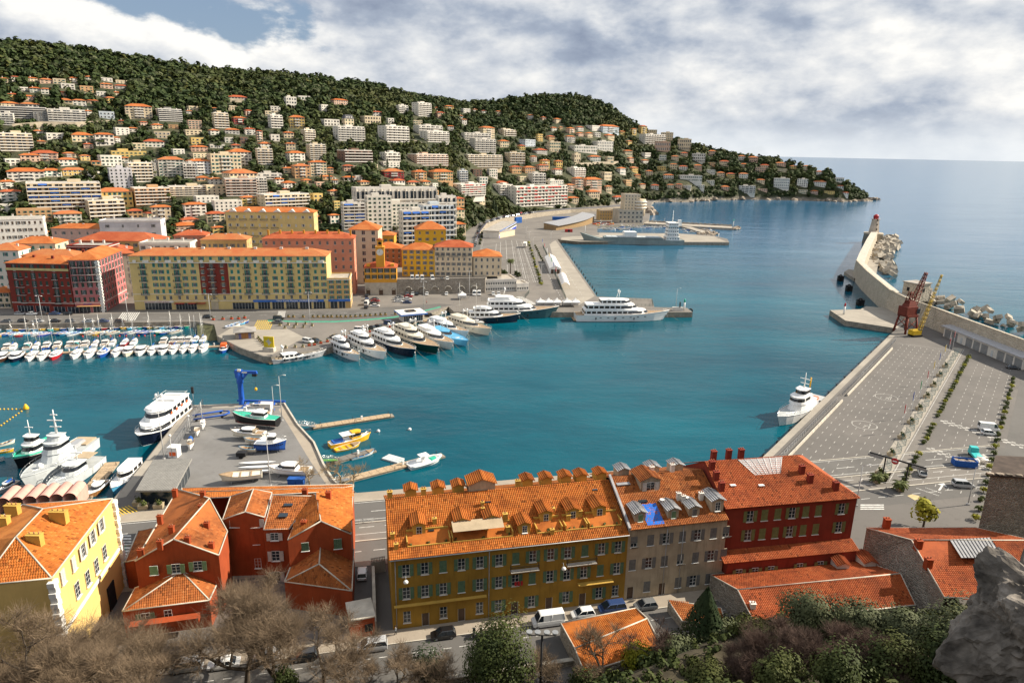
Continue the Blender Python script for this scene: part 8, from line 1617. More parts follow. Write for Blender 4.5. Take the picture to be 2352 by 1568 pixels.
# ================================================================== foreground houses, street, trees
UA=radians(12.9);UU=Vector((cos(UA),sin(UA),0));NN=Vector((-sin(UA),cos(UA),0));C0=P(903,1447)
def band(d0,d1,m,name,dz,s0=-130,s1=160):
 sheet(name,None,dz,m,world=[(C0+UU*s+NN*d).xy[:]for s,d in((s0,d0),(s1,d0),(s1,d1),(s0,d1))])
def off(x,y):return(P(x,y)-C0).dot(NN)
def streets():
 k=[off(850,y)for y in(1287,1241,1200,1191,1149,1130)]
 band(k[0],k[1],ROAD,'inner_quay_road',.006);band(k[1]+.3,k[2],ASPH,'cycle_pavement',.01);band(k[2]+.6,k[4],ROAD,'outer_quay_road',.006);band(k[4],k[5],PAVE,'quay_pavement',.12,-130,62)
 band(k[0]-1.6,k[0],PAVE,'back_pavement',.1,-60,12)
 for a,b,nm in((k[1],k[1]+.3,'kerb_a'),(k[2],k[2]+.3,'kerb_b'),(k[4]-.25,k[4],'kerb_c')):q=[(C0+UU*s+NN*d).xy[:]for s,d in((-130,a),(160,a),(160,b),(-130,b))];MB().prism(q,Q-.2,Q+.13).build('street_kerb',PALE,kind='structure')
 pt=lambda s,d:C0+UU*s+NN*d;mk=[]
 mk+=dashes(pt(-130,(k[0]+k[1])/2),pt(160,(k[0]+k[1])/2),2.2,2.2,.14)+dashes(pt(-130,lerp(k[2],k[4],.5)),pt(160,lerp(k[2],k[4],.5)),5,3.5,.16)+[line(pt(-130,k[2]+1.4),pt(160,k[2]+1.4),.14),line(pt(-130,k[4]-.6),pt(160,k[4]-.6),.14),line(pt(-130,k[1]+2.6),pt(160,k[1]+2.6),.12)]+dashes(pt(-130,k[2]-1.5),pt(160,k[2]-1.5),3,2,.14)
 mk+=stripes(P(262,1345),P(262,1225),P(306,1345),16);mk+=stripes(P(1976,1158),P(1976,1172),P(2030,1158),3)
 marks('street_paint',mk,PAINT,.02);g=[[pt(s,k[1]+.5).xy[:],pt(s+2.6,k[1]+.5).xy[:],pt(s+2.6,k[1]+2.4).xy[:],pt(s,k[1]+2.4).xy[:]]for s in(-16,-11,62,64.6,82,84.6)]+[[P(x,y).xy[:]for x,y in((262,1252),(290,1252),(286,1278),(258,1278))]];marks('cycle_green',g,GREENP,.016);marks('yellow_bars',stripes(P(256,1172),P(300,1160),P(276,1186),6,.45),YELP,.13)
 fence([pt(-62,k[2]),pt(-44,k[2])],1.1,'low iron street railing left of the red roofs',m=METALG);fence([pt(-26,k[2]),pt(-2,k[2])],1.1,'low iron street railing seen through the gap between houses',m=METALG);fence([pt(66,k[2]),pt(98,k[2])],1.1,'low iron street railing beyond the red house',m=METALG)
 for s in(-59,67,90):o=obj('concrete_block',cached('cblk',lambda:MB().box((0,0,0),(2,1.2,1.2),taper=.92).mesh('concrete_block',PALE)),None,pt(s,k[2]-.2),UA,'','block','street blocks');want(o,'pale concrete street block','by the iron railing',s)
 band(-3.0,0.0,PAVE,'street_pavement',.12,-70,62);band(-3.2,-3.0,PALE,'pavement_kerb',.13,-70,70);band(-12.5,-3.2,ROAD,'back_street',.006,-70,42);marks('back_street_paint',dashes(pt(-60,-5.6),pt(60,-5.6),1.2,1.2,.12),PAINT,.014)
 o=thing('street_wall','low stone wall on the slope side of the back street','wall',pt(-66,-12.6),UA);MB().box((66,0,-.4),(132,.5,1.3)).build('wall',RUBP,o);MB().box((66,0,.9),(132,.7,.12)).build('coping',PALE,o)
 for x,y,kd,c,r in((855,1490,'minivan','silver',0),(1018,1462,'hatchback','black',0),(1258,1432,'van','white',0),(1338,1415,'hatchback','white',0),(1405,1402,'minivan','blue',0),(1482,1396,'hatchback','grey',0),(700,1512,'hatchback','black',0),(610,1512,'hatchback','silver',0),(515,1530,'saloon','white',0),(430,1536,'minivan','silver',0)):car(kd,c,P(x,y),UA+r+pi,'parked on the street below',True)
 car('hatchback','white',P(832,1322),1.75,'in the alley between the houses',True)
 for i,x in enumerate((1088,1104)):o=thing('motor_scooter',('left','right')[i]+' parked motor scooter before the ochre terrace','scooter',P(x,1462),UA+1.3);MB().box((0,0,.4),(1.2,.35,.45),taper=.7).box((.55,0,.4),(.2,.4,.8)).build('body',IRON,o);MB().box((-.2,0,.85),(.7,.3,.1)).build('seat',RUBBER,o);MB().tube([(.55,-.35,1.15),(.55,.35,1.15)],.03,4).build('handlebar',STEEL,o);[MB().tube([(x_,-.06,.25),(x_,.06,.25)],.25,9).build('wheel',RUBBER,o)for x_ in(-.5,.6)]
 walker(P(909,1458),UA,'person in grey top and dark trousers walking past the ochre terrace',(.25,.27,.3));walker(P(1190,1432),UA+1,'person in black standing by the arched door of the ochre terrace',(.02,.02,.02));walker(P(980,698),0,'person in red crossing beside the quay car park',(.4,.03,.03))
def walker(p,rz,label,top):
 o=thing('person',label,'person',p,rz);me=bpy.data.meshes.new('body')
 V=[(0,0,.95),(0,0,1.2),(0,0,1.42),(0,0,1.52),(0,0,1.66),(0,.19,1.40),(.05,.25,1.14),(.16,.24,.92),(0,-.19,1.40),(-.05,-.25,1.14),(.05,-.26,.90),(.02,.1,.90),(.14,.1,.5),(.12,.1,.07),(.26,.1,.04),(-.02,-.1,.90),(-.08,-.1,.5),(-.26,-.1,.12),(-.14,-.1,.05)]
 E_=[(0,1),(1,2),(2,3),(3,4),(2,5),(5,6),(6,7),(2,8),(8,9),(9,10),(0,11),(11,12),(12,13),(13,14),(0,15),(15,16),(16,17),(17,18)];R_=[.15,.14,.16,.06,.11,.07,.05,.045,.07,.05,.045,.1,.07,.05,.045,.1,.07,.05,.045]
 me.from_pydata(V,E_,[]);me.update();b=obj('body',me,o);b.modifiers.new('skin','SKIN');sv=me.skin_vertices[0].data
 for i,r in enumerate(R_):sv[i].radius=(r,r)
 sv[0].use_root=True;b.modifiers.new('sub','SUBSURF').levels=1
 m=bpy.data.materials.new('clothing');m.use_nodes=True;g=NT(m.node_tree);sp=g.new('ShaderNodeSeparateXYZ');g.put(sp.inputs[0],g.new('ShaderNodeTexCoord').outputs['Object']);c=g.mix(g.math('GREATER_THAN',sp.outputs[2],.95),(.02,.022,.03,1),(*top,1));c=g.mix(g.math('GREATER_THAN',sp.outputs[2],1.47),c,(.42,.24,.16,1));g.put(g.n['Principled BSDF'].inputs['Base Color'],c);me.materials.append(m)
 MB().lathe([(.02,1.78),(.09,1.75),(.115,1.68),(.1,1.6)],8).build('hair',IRON,o)
TM1=tile_mats('orange_tile',(.45,.135,.024),(.37,.095,.018),(.52,.19,.045));TM2=tile_mats('weathered_tile',(.37,.115,.030),(.25,.075,.026),(.46,.18,.06));TM3=tile_mats('red_tile',(.38,.088,.026),(.30,.062,.022),(.46,.13,.045))
OCHRE=mat('dark_ochre_render',(.32,.18,.026),.88,.16,.25,dirt=.5);GREIGE=mat('greige_render',(.44,.36,.26),.88,.16,.3,dirt=.6);DRED=mat('brick_red_render',(.23,.035,.019),.88,.15,.25,dirt=.45);BRICKO=mat('burnt_orange_render',(.33,.062,.018),.88,.15,.25,dirt=.45);SUNY=mat('sunny_yellow_render',(.68,.47,.17),.85,.06,.3,dirt=.15);CHIM=mat('ochre_chimney',(.52,.33,.07),.85,.1)
def rayplane(x,y,a,b,c):
 a,b,c=Vector(a),Vector(b),Vector(c);n=(b-a).cross(c-a);d=Vector(ray(x,y));e=Vector((0,0,EYE));t=(a-e).dot(n)/d.dot(n);return e+d*t
def dormer(par,p,w,h,d,wall,tm,sh='l',name='dormer',win=True,glassy=False):
 x,y,z=p;m=MB();m.box((x,y+d/2,z-.3),(w,d,h+.3));m.add([(x-w/2,y,z+h),(x+w/2,y,z+h),(x,y,z+h+w*.2),(x-w/2,y+d,z+h),(x+w/2,y+d,z+h),(x,y+d,z+h+w*.2)],[(0,1,2),(4,3,5)]);o=m.build(name,wall,par);e=.25;r=MB();n=max(4,int(d/.42));hz_=w*.2+.06
 for s_ in(-1,1):
  k=max(3,int((w/2+e)/.28))
  r.add([(x,y-e,z+h+hz_),(x+s_*(w/2+e),y-e,z+h-.06),(x+s_*(w/2+e),y+d,z+h-.06),(x,y+d,z+h+hz_)],[(0,1,2,3)])
  for i in range(k+1):q=i/k;r.tube([(x+s_*(w/2+e)*q,y-e-.05,z+h+hz_-(hz_+.06)*q+.03),(x+s_*(w/2+e)*q,y+d,z+h+hz_-(hz_+.06)*q+.03)],.085,5)
 r.build('dormer_roof',tm[1]if tm else ZINC,o)
 if win:window(par,x,y-.16,z+h*.12,0,w*.42,h*.72,'c' if win=='c' else 's' if w>2.2 else 'p',sh)
 return o
def terrace_row():
 B=P(1432,1378);L=(B-C0).xy.length;H_=12.4;D=19.5;xs=facade_x(C0,C0+UU*L,[933,976,1018,1060,1102,1146,1184,1223,1264,1303,1342,1380,1418],1311)
 xg=[0];kd=lambda f,i,fr:(('d' if i in(1,3,6,8,10)else 'p' if i%2==0 else 's')if f==0 else('s' if(i*5+f)%4 else 'c'))if fr else None
 o,L=row_house('ochre_terrace','long dark ochre terrace with green shutters under an orange tiled roof with dormers',C0,C0+UU*L,D,H_,3,xs,OCHRE,'g',kd,roof=None,g0=4.4,ww=1.15,wh=2.05,trim=False,balc=[((xs[6]+xs[7])/2,2,4.6),(xs[10]-.6,2,5)])
 R_=4.6;rd=9.75;s0=.45;plane=lambda x,y:H_+.35+R_*(y+s0)/(rd+s0)if y<=rd else H_+.35+R_*(2*rd-y+s0)/(rd+s0)
 cut=[(2.6,9.2),(9.6,19.2),(23.2,27.4),(28.0,31.6),(32.0,37.5)]
 sk=lambda q:any(a<q.x<b for a,b in cut)and 1.3<q.y<3.9
 tile_roof(o,[[(-.3,-s0,H_+.35),(L+.0,-s0,H_+.35),(L+.0,rd,H_+.35+R_),(-.3,rd,H_+.35+R_)],[(L,D+s0,H_+.35),(-.3,D+s0,H_+.35),(-.3,rd,H_+.35+R_),(L,rd,H_+.35+R_)]],TM1,skip=sk,under=TM1[1])
 rc=MB();[rc.tube([(.4*k-.3,rd,H_+.42+R_),(.4*k+.12,rd,H_+.45+R_)],.13,6)for k in range(int(L/.4))];rc.build('ridge_tile',TM1[1],o)
 g=MB();g.add([(0,0,H_),(0,D,H_),(0,rd,H_+R_+.2),(L-.05,0,H_),(L-.05,D,H_),(L-.05,rd,H_+R_+.2)],[(0,2,1),(3,4,5)]);g.build('gable_wall',OCHRE,o);MB().tube([(-.2,-.5,H_+.25),(L,-.5,H_+.25)],.1,5).build('gutter',ZINC,o)
 for a,b in cut:
  m=MB();z=H_+.62;m.box(((a+b)/2,2.6,z),(b-a,2.6,.08));m.box(((a+b)/2,1.28,z),(b-a,.16,.75));m.box((a,2.6,z),(.16,2.6,1.5));m.box((b,2.6,z),(.16,2.6,1.5));m.box(((a+b)/2,3.95,z),(b-a,.16,2.0));m.build('roof_terrace',CHIM,o)
  for k in range(3):V,Fq=tree_mesh('p',0,50,.45,.5,.13,4);V+=np.array([a+.6+(b-a-1.2)*k/2,1.8,z+.6]);obj('terrace_plant',npmesh('terrace_plant',V,Fq,FOL_PALM),o)
 for x,w in((4.6,2.0),(11.4,2.1),(16.2,2.2),(25.2,2.0),(29.8,2.0),(34.4,2.2)):dormer(o,(x,3.4 if x>20 or x<8 else 3.5,plane(0,2.2)-.1),w,2.2,3.6,CHIM,TM1,'l')
 dormer(o,(21.2,1.6,plane(0,1.6)),1.9,1.7,3.2,CHIM,TM1,'g');MB().add([(9.7,1.3,H_+3.0),(17.8,1.3,H_+3.0),(17.8,3.5,H_+3.6),(9.7,3.5,H_+3.6)],[(0,1,2,3)]).build('terrace_awning',HULLC['beige'],o)
 for x in(4,8.6,12,24,27.4,30.9,33.8,37.4):dormer(o,(x,11.2,plane(0,10.5)-.4),1.8,1.35,2.4,CHIM,TM1,'g',win=False)
 dormer(o,(15.8,9.9,H_+R_-.1),4.4,1.8,3.6,GREIGE,TM1,'g',name='roof_lantern',win=False)
 pl=(Vector(o.location)+Vector((0,0,H_+.35)),Vector(o.location)+UU*L+Vector((0,0,H_+.35)),Vector(o.location)+NN*rd+Vector((0,0,H_+.35+R_)))
 inv=Matrix.Rotation(-UA,4,'Z')
 for x,y,s_ in((902,1238,1),(910,1262,1),(998,1203,1),(1117,1216,1),(1160,1196,1.2),(1166,1222,1),(1109,1175,.8),(1108,1162,.8),(1269,1179,1),(1305,1195,1),(1332,1185,1),(1268,1228,1)):q=inv@(rayplane(x,y,*pl)-Vector(o.location));chimney(o,q.x,q.y,q.z-.5,.62*s_,.5*s_,1.5*s_,CHIM,1)
 for x,y in((1120,1150),(1365,1122),(990,1215)):q=inv@(rayplane(x,y,*pl)-Vector(o.location));MB().box((q.x,q.y,q.z-.05),(.9,1.1,.12)).build('skylight',GLASS,o)
 for x in(.5,6,22):chimney(o,x,rd+.6,H_+R_-.3,.8,.7,1.8,CHIM,2)
 MB().box((7.5,-.3,4.35),(14.5,.6,.12)).build('door_canopy',CHIM,o);MB().box((xs[10]+2,-.45,4.4),(6,.9,.12)).build('door_canopy',CHIM,o);t=MB().tube([(xs[5]-1.6,-.1,.2),(xs[5]-1.6,-.1,H_)],.07,5).tube([(.6,-.1,.2),(.6,-.1,H_)],.07,5);t.build('drain_pipe',ZINC,o)
 for k in range(3):q=MB().box((xs[6]+.5*k,-.35,5.6),(.35,.05,.8));q.build('laundry',HULLC['red'],o)
 for(p_,lab)in(((931,1330),'round white street lamp on the left end of the ochre facade'),((1290,1300),'round white street lamp before the right part of the ochre facade')):w_=rayplane(*p_,C0,C0+UU*5,C0+Vector((0,0,5)));q=thing('wall_lamp',lab,'lamp',w_,UA);MB().tube([(0,0,.6),(0,-.7,1.1),(0,-1.2,.7)],.05,5).build('bracket',METALG,q);MB().lathe([(.05,-.25),(.34,-.15),(.38,.05),(.2,.3)],10,(0,-1.2,.35)).build('lamp_head',WHITEM,q)
 A2=C0+UU*L;L2=(P(1655,1352)-A2).xy.length;H2=13.2;xs=facade_x(A2,A2+UU*L2,[1455,1493,1529,1566,1601,1637,1672],1253)
 o,L2=row_house('greige_house','weathered greige house with grey shutters and a blue tarpaulin on its roof',A2+NN*.05,A2+NN*.05+UU*L2,D,H2,3,xs,GREIGE,'b',lambda f,i,fr:('d' if f==0 and i in(0,2)else 'c' if(i+f)%2 else 's' if i%3 else 't')if fr else None,roof=None,g0=4.6,ww=1.2,wh=2.0,trim=False)
 tile_roof(o,[[(0.05,-s0,H2+.3),(L2,-s0,H2+.3),(L2,rd,H2+.3+4.3),(0.05,rd,H2+.3+4.3)],[(L2,D+s0,H2+.3),(.05,D+s0,H2+.3),(.05,rd,H2+.3+4.3),(L2,rd,H2+.3+4.3)]],TM2);p2=lambda y:H2+.3+4.3*(y+s0)/(rd+s0)
 MB().box((.1,rd/2,H2+2.5),(.4,1,.1)).build('party_wall_cap',PALE,o);m=MB();m.add([(-.15,-s0,H2+.2),(.25,-s0,H2+.2),(.25,rd,H2+4.8),(-.15,rd,H2+4.8),(-.15,-s0,H2+.75),(.25,-s0,H2+.75),(.25,rd,H2+5.3),(-.15,rd,H2+5.3)],[(4,5,6,7),(0,1,5,4),(0,4,7,3),(1,2,6,5)]);m.build('party_wall',ZINC,o)
 for x in(2.3,8.2,12.0):dormer(o,(x,.9,p2(.9)-.1),1.9,1.7,3.4,GREIGE,None,'l' if x<9 else 'b',win='c')
 dormer(o,(16.4,1.2,p2(1.2)),2.2,2.2,3.8,GREIGE,None,'b');dormer(o,(6.4,6.6,p2(6.6)-.3),3.6,2.2,4.5,GREIGE,TM2,'w',name='big_dormer')
 tp=MB();n=9;rg=[[(3.3+3.0*i/n,.0+3.9*j/n,p2(3.9*j/n)+.12+.08*mnoise.noise((i*.9,j*.9,2)))for i in range(n+1)]for j in range(n+1)];tp.loft(rg,cap=False,close=False,sm=True);tp.build('blue_tarpaulin',mat('blue_tarp',(.01,.13,.55),.45,.12,1.2),o)
 for x,y in((3.2,11),(9,11),(13.6,11)):dormer(o,(x,y,H2+3.2),2.0,2.0,2.4,GREIGE,None,'b',win=False)
 [chimney(o,x,y,p2(y)-.4,.7,.6,1.7,STUCW,2)for x,y in((10.6,4.2),(11.2,3.6),(14.6,3.8),(8,9.9),(12,10))];MB().box((4.2,4.9,p2(4.9)-.1),(1.5,1.7,.16)).build('skylight',GLASS,o);MB().box((2,8.6,p2(8.6)-.1),(2.4,1.8,.16)).build('skylight',ZINC,o);[MB().lathe([(.02,0),(.3,.06),(.42,.2)],10,(x,3.6,p2(3.6)+.8)).build('satellite_dish',WHITEM,o)for x in(7.3,11.8)];t=MB();[t.tube([(x,-.1,.2),(x,-.1,H2)],.07,5)for x in(6.9,9.8)];t.build('drain_pipe',ZINC,o)
 A3=A2+UU*(L2+.1)+NN*1.2;H3=zat(A3,1170)-Q;E3=P(1940,1310);v=E3-A3;ang=atan2(v.y,v.x);U3=Vector((cos(ang),sin(ang),0));L3=v.xy.length;xs=facade_x(A3,A3+U3*L3,[1719,1752,1782,1815,1846,1875,1928],1210)
 o,L3=row_house('red_terrace_house','large brick red house with olive shutters beyond the greige house',A3,A3+U3*L3,17,H3,4,xs,DRED,'y',lambda f,i,fr:('s' if f<2 else 'c' if i%3 else 's')if fr else 'c',roof=None,g0=3.6,ww=1.25,wh=2.1,trim=False,side=(0,3));rr=4.6
 tile_roof(o,[[(-.2,-.4,H3+.3),(L3+.4,-.4,H3+.3),(L3-7,8.5,H3+.3+rr),(-.2,8.5,H3+.3+rr)],[(L3+.4,-.4,H3+.3),(L3+.4,17.4,H3+.3),(L3-7,8.5,H3+.3+rr)],[(L3+.4,17.4,H3+.3),(-.2,17.4,H3+.3),(-.2,8.5,H3+.3+rr),(L3-7,8.5,H3+.3+rr)]],TM3);MB().add([(0,0,H3),(0,17,H3),(0,8.5,H3+rr+.4)],[(0,2,1)]).build('gable_wall',DRED,o)
 lz=5.6;m=MB();tile_roof(o,[[(-.5,-2.4,lz),(L3+.3,-2.4,lz),(L3+.3,0,lz+1.0),(-.5,0,lz+1.0)]],TM3,name='ledge_tile',limit=120);MB().box((L3/2,-1.15,0),(L3-.4,2.2,lz-.1)).build('ground_annex',DRED,o);[window(o,x,-2.45,2.6,0,1.2,1.6,'s','y')for x in(2.5,5.5,8.5,14,18)];p3=lambda y:H3+.3+rr*(y+.4)/8.9
 m=MB();m.add([(8,5.2,p3(5.2)+.1),(13,5.2,p3(5.2)+.1),(15,8.3,p3(8.3)+.12),(6.2,8.3,p3(8.3)+.12)],[(0,1,2,3)]);m.build('roof_glazing',ZINC,o);rb=MB();[rb.tube([(8+.71*k,5.2,p3(5.2)+.14),(6.2+1.25*k,8.3,p3(8.3)+.16)],.05,3)for k in range(8)];rb.build('glazing_bar',WHITEM,o);[MB().box((x,y,p3(y)-.02),(1,1.1,.16)).build('skylight',WHITEM,o)for x,y in((3,3.8),(8.2,3.4))]
 [chimney(o,x,y,p3(min(y,8.4))-.4,.9,.8,1.9,DRED,2)for x,y in((.5,3),(.4,5),(.5,7),(2,9.5),(5,9.6),(17,5),(17.6,3.2),(21.6,1.5),(7.4,9.5))]
def volume(name,label,wall,polys,walls,tm,z0=Q,limit=300,cat='building',Zm=None):
 pts=lambda pg:[P(x,y,z)for x,y,z in pg];b=P(polys[0][0][0],polys[0][0][1],polys[0][0][2]);o=thing(name,label,cat,(b.x,b.y,z0));bb=Vector(o.location)
 tile_roof(o,[[p-bb for p in pts(pg)]for pg in polys],tm,limit=limit);m=MB();k=MB()
 for w in walls:
  q=[p-bb for p in pts(w)];cen=sum(q,Vector())/len(q);low=[Vector((p.x,p.y,0))for p in(q[-1],q[0])];m.add([p-Vector((0,0,.08))for p in q]+low,[tuple(range(len(q)+2))])
 m.build('wall',wall,o)
 for pg in polys:
  q=[p-bb for p in pts(pg)]
  for a,c in zip(q,q[1:]+q[:1]):k.tube([a+Vector((0,0,.05)),c+Vector((0,0,.05))],.12,5)
 k.build('roof_edge',PALE,o);return o
def pick(o,a,b,lst,sh):
 A,B=P(*a),P(*b);rz=atan2(B.y-A.y,B.x-A.x);n=Vector((sin(rz),-cos(rz),0))
 for x,y,w,h,k in lst:p=rayplane(x,y,A,B,A+Vector((0,0,5)))+n*.2-Vector(o.location);window(o,p.x,p.y,p.z-h/2,rz,w,h,k,sh)
def red_roofs():
 b_=lambda x,y,z:(229.7+.4486*x,1091+.4486*y,z)
 q=[b_(180,440,12.6),b_(375,328,15.6),b_(560,118,15.6),b_(398,72,12.6),b_(608,410,12.6),b_(652,288,12.6)]
 o=volume('burnt_orange_house','burnt orange house with gabled tile roof at left centre',BRICKO,[[q[0],q[1],q[2],q[3]],[q[1],q[4],q[5],q[2]]],[[q[0],q[1],q[4]],[q[3],q[0]],[q[4],q[5]]],TM2)
 pick(o,q[0],q[4],[(354,1308,1.2,1.5,'c'),(405,1304,1.3,1.6,'s'),(455,1298,1.3,1.6,'s')],'l');bb=Vector(o.location)
 for x,y,z in(b_(210,410,13.2),b_(310,365,14.6),b_(368,290,14.6),b_(308,235,13.8),b_(520,180,14.6),b_(548,270,14.0),b_(450,345,14.6),b_(572,375,13),b_(385,100,13.2),b_(528,110,15)):p=P(x,y,z)-bb;chimney(o,p.x,p.y,p.z-.5,.8,.6,1.5,BRICKO,2)
 q=[b_(115,697,7.2),b_(400,503,9.8),b_(560,640,7.2),b_(612,527,7.2),b_(180,578,7.2),b_(425,500,9.8)]
 o=volume('front_hip_house','low orange front house with hipped tile roof and red balcony',BRICKO,[[q[0],q[2],q[5],q[1]],[q[2],q[3],q[5]],[q[4],q[0],q[1]]],[[q[0],q[2]],[q[2],q[3]],[q[4],q[0]]],TM2)
 pick(o,q[0],q[2],[(335,1418,1.3,1.8,'s'),(387,1412,1.1,2.0,'p')],'g');p=P(*q[0])-Vector(o.location);r=P(*q[2])-Vector(o.location);d=(r-p).normalized();c=(p+r)/2;MB().box((c.x,c.y-1.0,2.2),((r-p).length*.8,1.4,.8),atan2(d.y,d.x)).build('balcony',BRICKO,o)
 q=[b_(628,228,13.6),b_(742,188,15.2),b_(842,216,13.8),b_(880,90,13.8),b_(785,72,15.2),b_(668,110,13.6)]
 o=volume('recessed_orange_house','recessed burnt orange house with narrow gable in the courtyard',BRICKO,[[q[0],q[1],q[4],q[5]],[q[1],q[2],q[3],q[4]]],[[q[0],q[1],q[2]],[q[5],q[0]],[q[2],q[3]]],TM2);pick(o,q[0],q[2],[(539,1201,1.6,1.3,'p'),(586,1200,1.5,1.5,'s'),(589,1237,1.1,1.9,'p'),(593,1292,1.1,1.9,'p')],'w')
 q=[b_(838,280,12.4),b_(968,276,12.4),b_(1092,108,14.6),b_(885,105,14.6)]
 o=volume('skylight_house','orange house with two skylights in its weathered tile roof',BRICKO,[q],[[q[0],q[1]],[q[1],q[2]],[q[3],q[0]]],TM2);pick(o,q[0],q[1],[(631,1231,1.3,1.4,'s'),(634,1275,1.3,1.9,'s'),(636,1322,1.3,1.9,'s')],'w');bb=Vector(o.location);[MB().box((p.x,p.y,p.z),(1.5,1.3,.15),.1).build('skylight',GLASS,o)for p in(P(*b_(965,150,14.05))-bb,P(*b_(938,206,13.4))-bb)]
 q=[b_(962,332,12.6),b_(1130,236,15.0),b_(1285,302,12.6),b_(1296,55,12.6),b_(1105,98,15.0)]
 o=volume('gabled_orange_house','burnt orange gabled house beside the alley',BRICKO,[[q[0],q[1],q[4],b_(1060,110,13.6)],[q[1],q[2],q[3],q[4]]],[[q[0],q[1],q[2]],[q[2],q[3]],[b_(1060,110,13.6),q[0]]],TM1);pick(o,q[0],q[2],[(701,1254,1.2,1.5,'c'),(776,1247,1.3,1.8,'c')],'g');bb=Vector(o.location);[chimney(o,p.x,p.y,p.z-.4,.9,.7,1.5,BRICKO,2)for p in(P(*b_(1050,100,14))-bb,P(*b_(1170,115,14.6))-bb,P(*b_(1045,265,13.4))-bb)]
 q=[b_(945,545,7.4),b_(1290,592,7.4),b_(1122,455,10.2),b_(1130,358,10.2),b_(1300,380,7.4),b_(1000,410,7.4)]
 o=volume('alley_hip_house','low red house with broad hipped tile roof beside the alley',BRICKO,[[q[0],q[1],q[2]],[q[1],q[4],q[3],q[2]],[q[5],q[0],q[2],q[3]]],[[q[0],q[1]],[q[1],q[4]],[q[5],q[0]]],TM2)
 q=[b_(418,88,12.2),b_(1296,62,12.2),b_(1296,48,11.2),b_(418,66,11.2)];volume('rear_lean_to_roof','long low tile roof strip behind the orange houses',BRICKO,[[q[0],q[1],b_(1290,80,12.6),b_(560,118,12.6)],q],[[q[3],q[2]]],TM1,limit=200)
 q=[b_(128,445,8),b_(270,270,8),b_(215,275,8.6),b_(170,300,8)];o=volume('lean_to_annex','dark tiled annex at the left side of the burnt orange house',BRICKO,[[b_(128,446,7.5),b_(195,430,8.6),b_(275,270,8.6),b_(195,285,7.5)]],[[b_(128,446,7.5),b_(195,430,8.6)],[b_(195,285,7.5),b_(128,446,7.5)]],TM2,limit=100)
 z_=lambda x,y,z:(.2933*x,1108.2+.2933*y,z);ze=zat(P(277,1349),1150);zr=ze+3.4;q=[z_(405,748,ze),z_(882,126,ze),z_(335,205,zr),z_(125,425,zr),z_(-160,808,ze),z_(-420,500,ze),z_(180,172,ze)]
 o=volume('yellow_palace_house','yellow house with white quoins and broad orange roof at the left edge',SUNY,[[q[0],q[1],q[2],q[3]],[q[4],q[0],q[3]],[q[1],q[6],q[2]],[q[6],q[5],q[4],q[3],q[2]]],[[q[0],q[1]],[q[4],q[0]],[q[5],q[4]],[q[1],q[6]]],TM1)
 up=[(485,735),(570,632),(642,535),(716,430),(784,335)];dn=[(602,835),(683,745),(752,650),(815,545)];pick(o,q[0],q[1],[(.2933*x,1108.2+.2933*y,1.2,2.1,k)for(x,y),k in zip(up,'ccsss')]+[(.2933*x,1108.2+.2933*y,1.4,2.4,'p')for x,y in dn],'w');A,B=P(*q[0]),P(*q[1]);rz=atan2(B.y-A.y,B.x-A.x);n=Vector((sin(rz),-cos(rz),0));p=rayplane(855*.2933,1108.2+.2933*780,A,B,A+Vector((0,0,5)))-Vector(o.location)+n*.05
 m=MB();m.box((p.x,p.y,0),(2.6,.3,4.2),rz);m.build('carriage_arch',DARK,o);bb=Vector(o.location)
 for cc in(A,B):
  for k in range(int((ze-Q)/.8)):c=cc-bb;obj('quoin',cached(('qy',k%2),lambda:MB().box((0,0,0),(1.3 if k%2 else .9,.9,.7)).mesh('quoin',WOODW)),o,(c.x,c.y,k*.8),rz)
 f=MB();c=(A+B)/2-bb;f.box((c.x+n.x*.06,c.y+n.y*.06,(ze-Q)*.44),((B-A).length,.25,.5),rz);f.build('string_course',WOODW,o)
 for x,y,z,s_ in(z_(465,285,ze+2.4)+(1.6,),z_(280,470,ze+2.2)+(1.3,),z_(105,235,ze+1.8)+(1.3,),z_(15,330,ze+2)+(1.5,)):p=P(x,y,z)-bb;chimney(o,p.x,p.y,p.z-.6,1.5*s_,.9,1.9,CHIM,3)
 g_=lambda x,y,z:(1263.2+.2929*x,1050.8+.2929*y,z);h_=lambda x,y,z:(1722.6+.2677*x,1148.4+.2677*y,z)
 q=[g_(1258,920,5.6),h_(910,510,5.6),h_(1290,630,7.6),g_(1470,1035,7.6),g_(1600,1290,5.2),h_(1420,900,5.2)]
 o=volume('long_orange_roof_house','low house with long bright orange ridge roof before the red house',RUBBLE,[[q[1],q[0],q[3],q[2]],[q[4],q[5],q[2],q[3]]],[[q[0],q[3],q[4]],[q[4],q[5]]],TM3);bb=Vector(o.location);p=P(*g_(1585,1190,5.8))-bb;chimney(o,p.x,p.y,p.z-.4,.8,.8,1.6,STUCW,2);m=[P(*h_(*t))-bb for t in((785,672,7.3),(975,655,7.3),(1010,740,6.4),(830,770,6.4))];MB().add([p+Vector((0,0,.12))for p in m],[(3,2,1,0)]).build('roof_light',ZINC,o)
 for x,y in((800,590),(1030,570)):p=P(*h_(x,y,6.6))-bb;dormer(o,(p.x,p.y,p.z-.5),2.0,1.3,3.6,STUCW,TM3,'b',win=False)
 q=[h_(1000,240,10.2),h_(1385,342,11.8),h_(1665,832,8.6),h_(1935,236,10.2),h_(2420,345,11.8),h_(2500,880,8.6)]
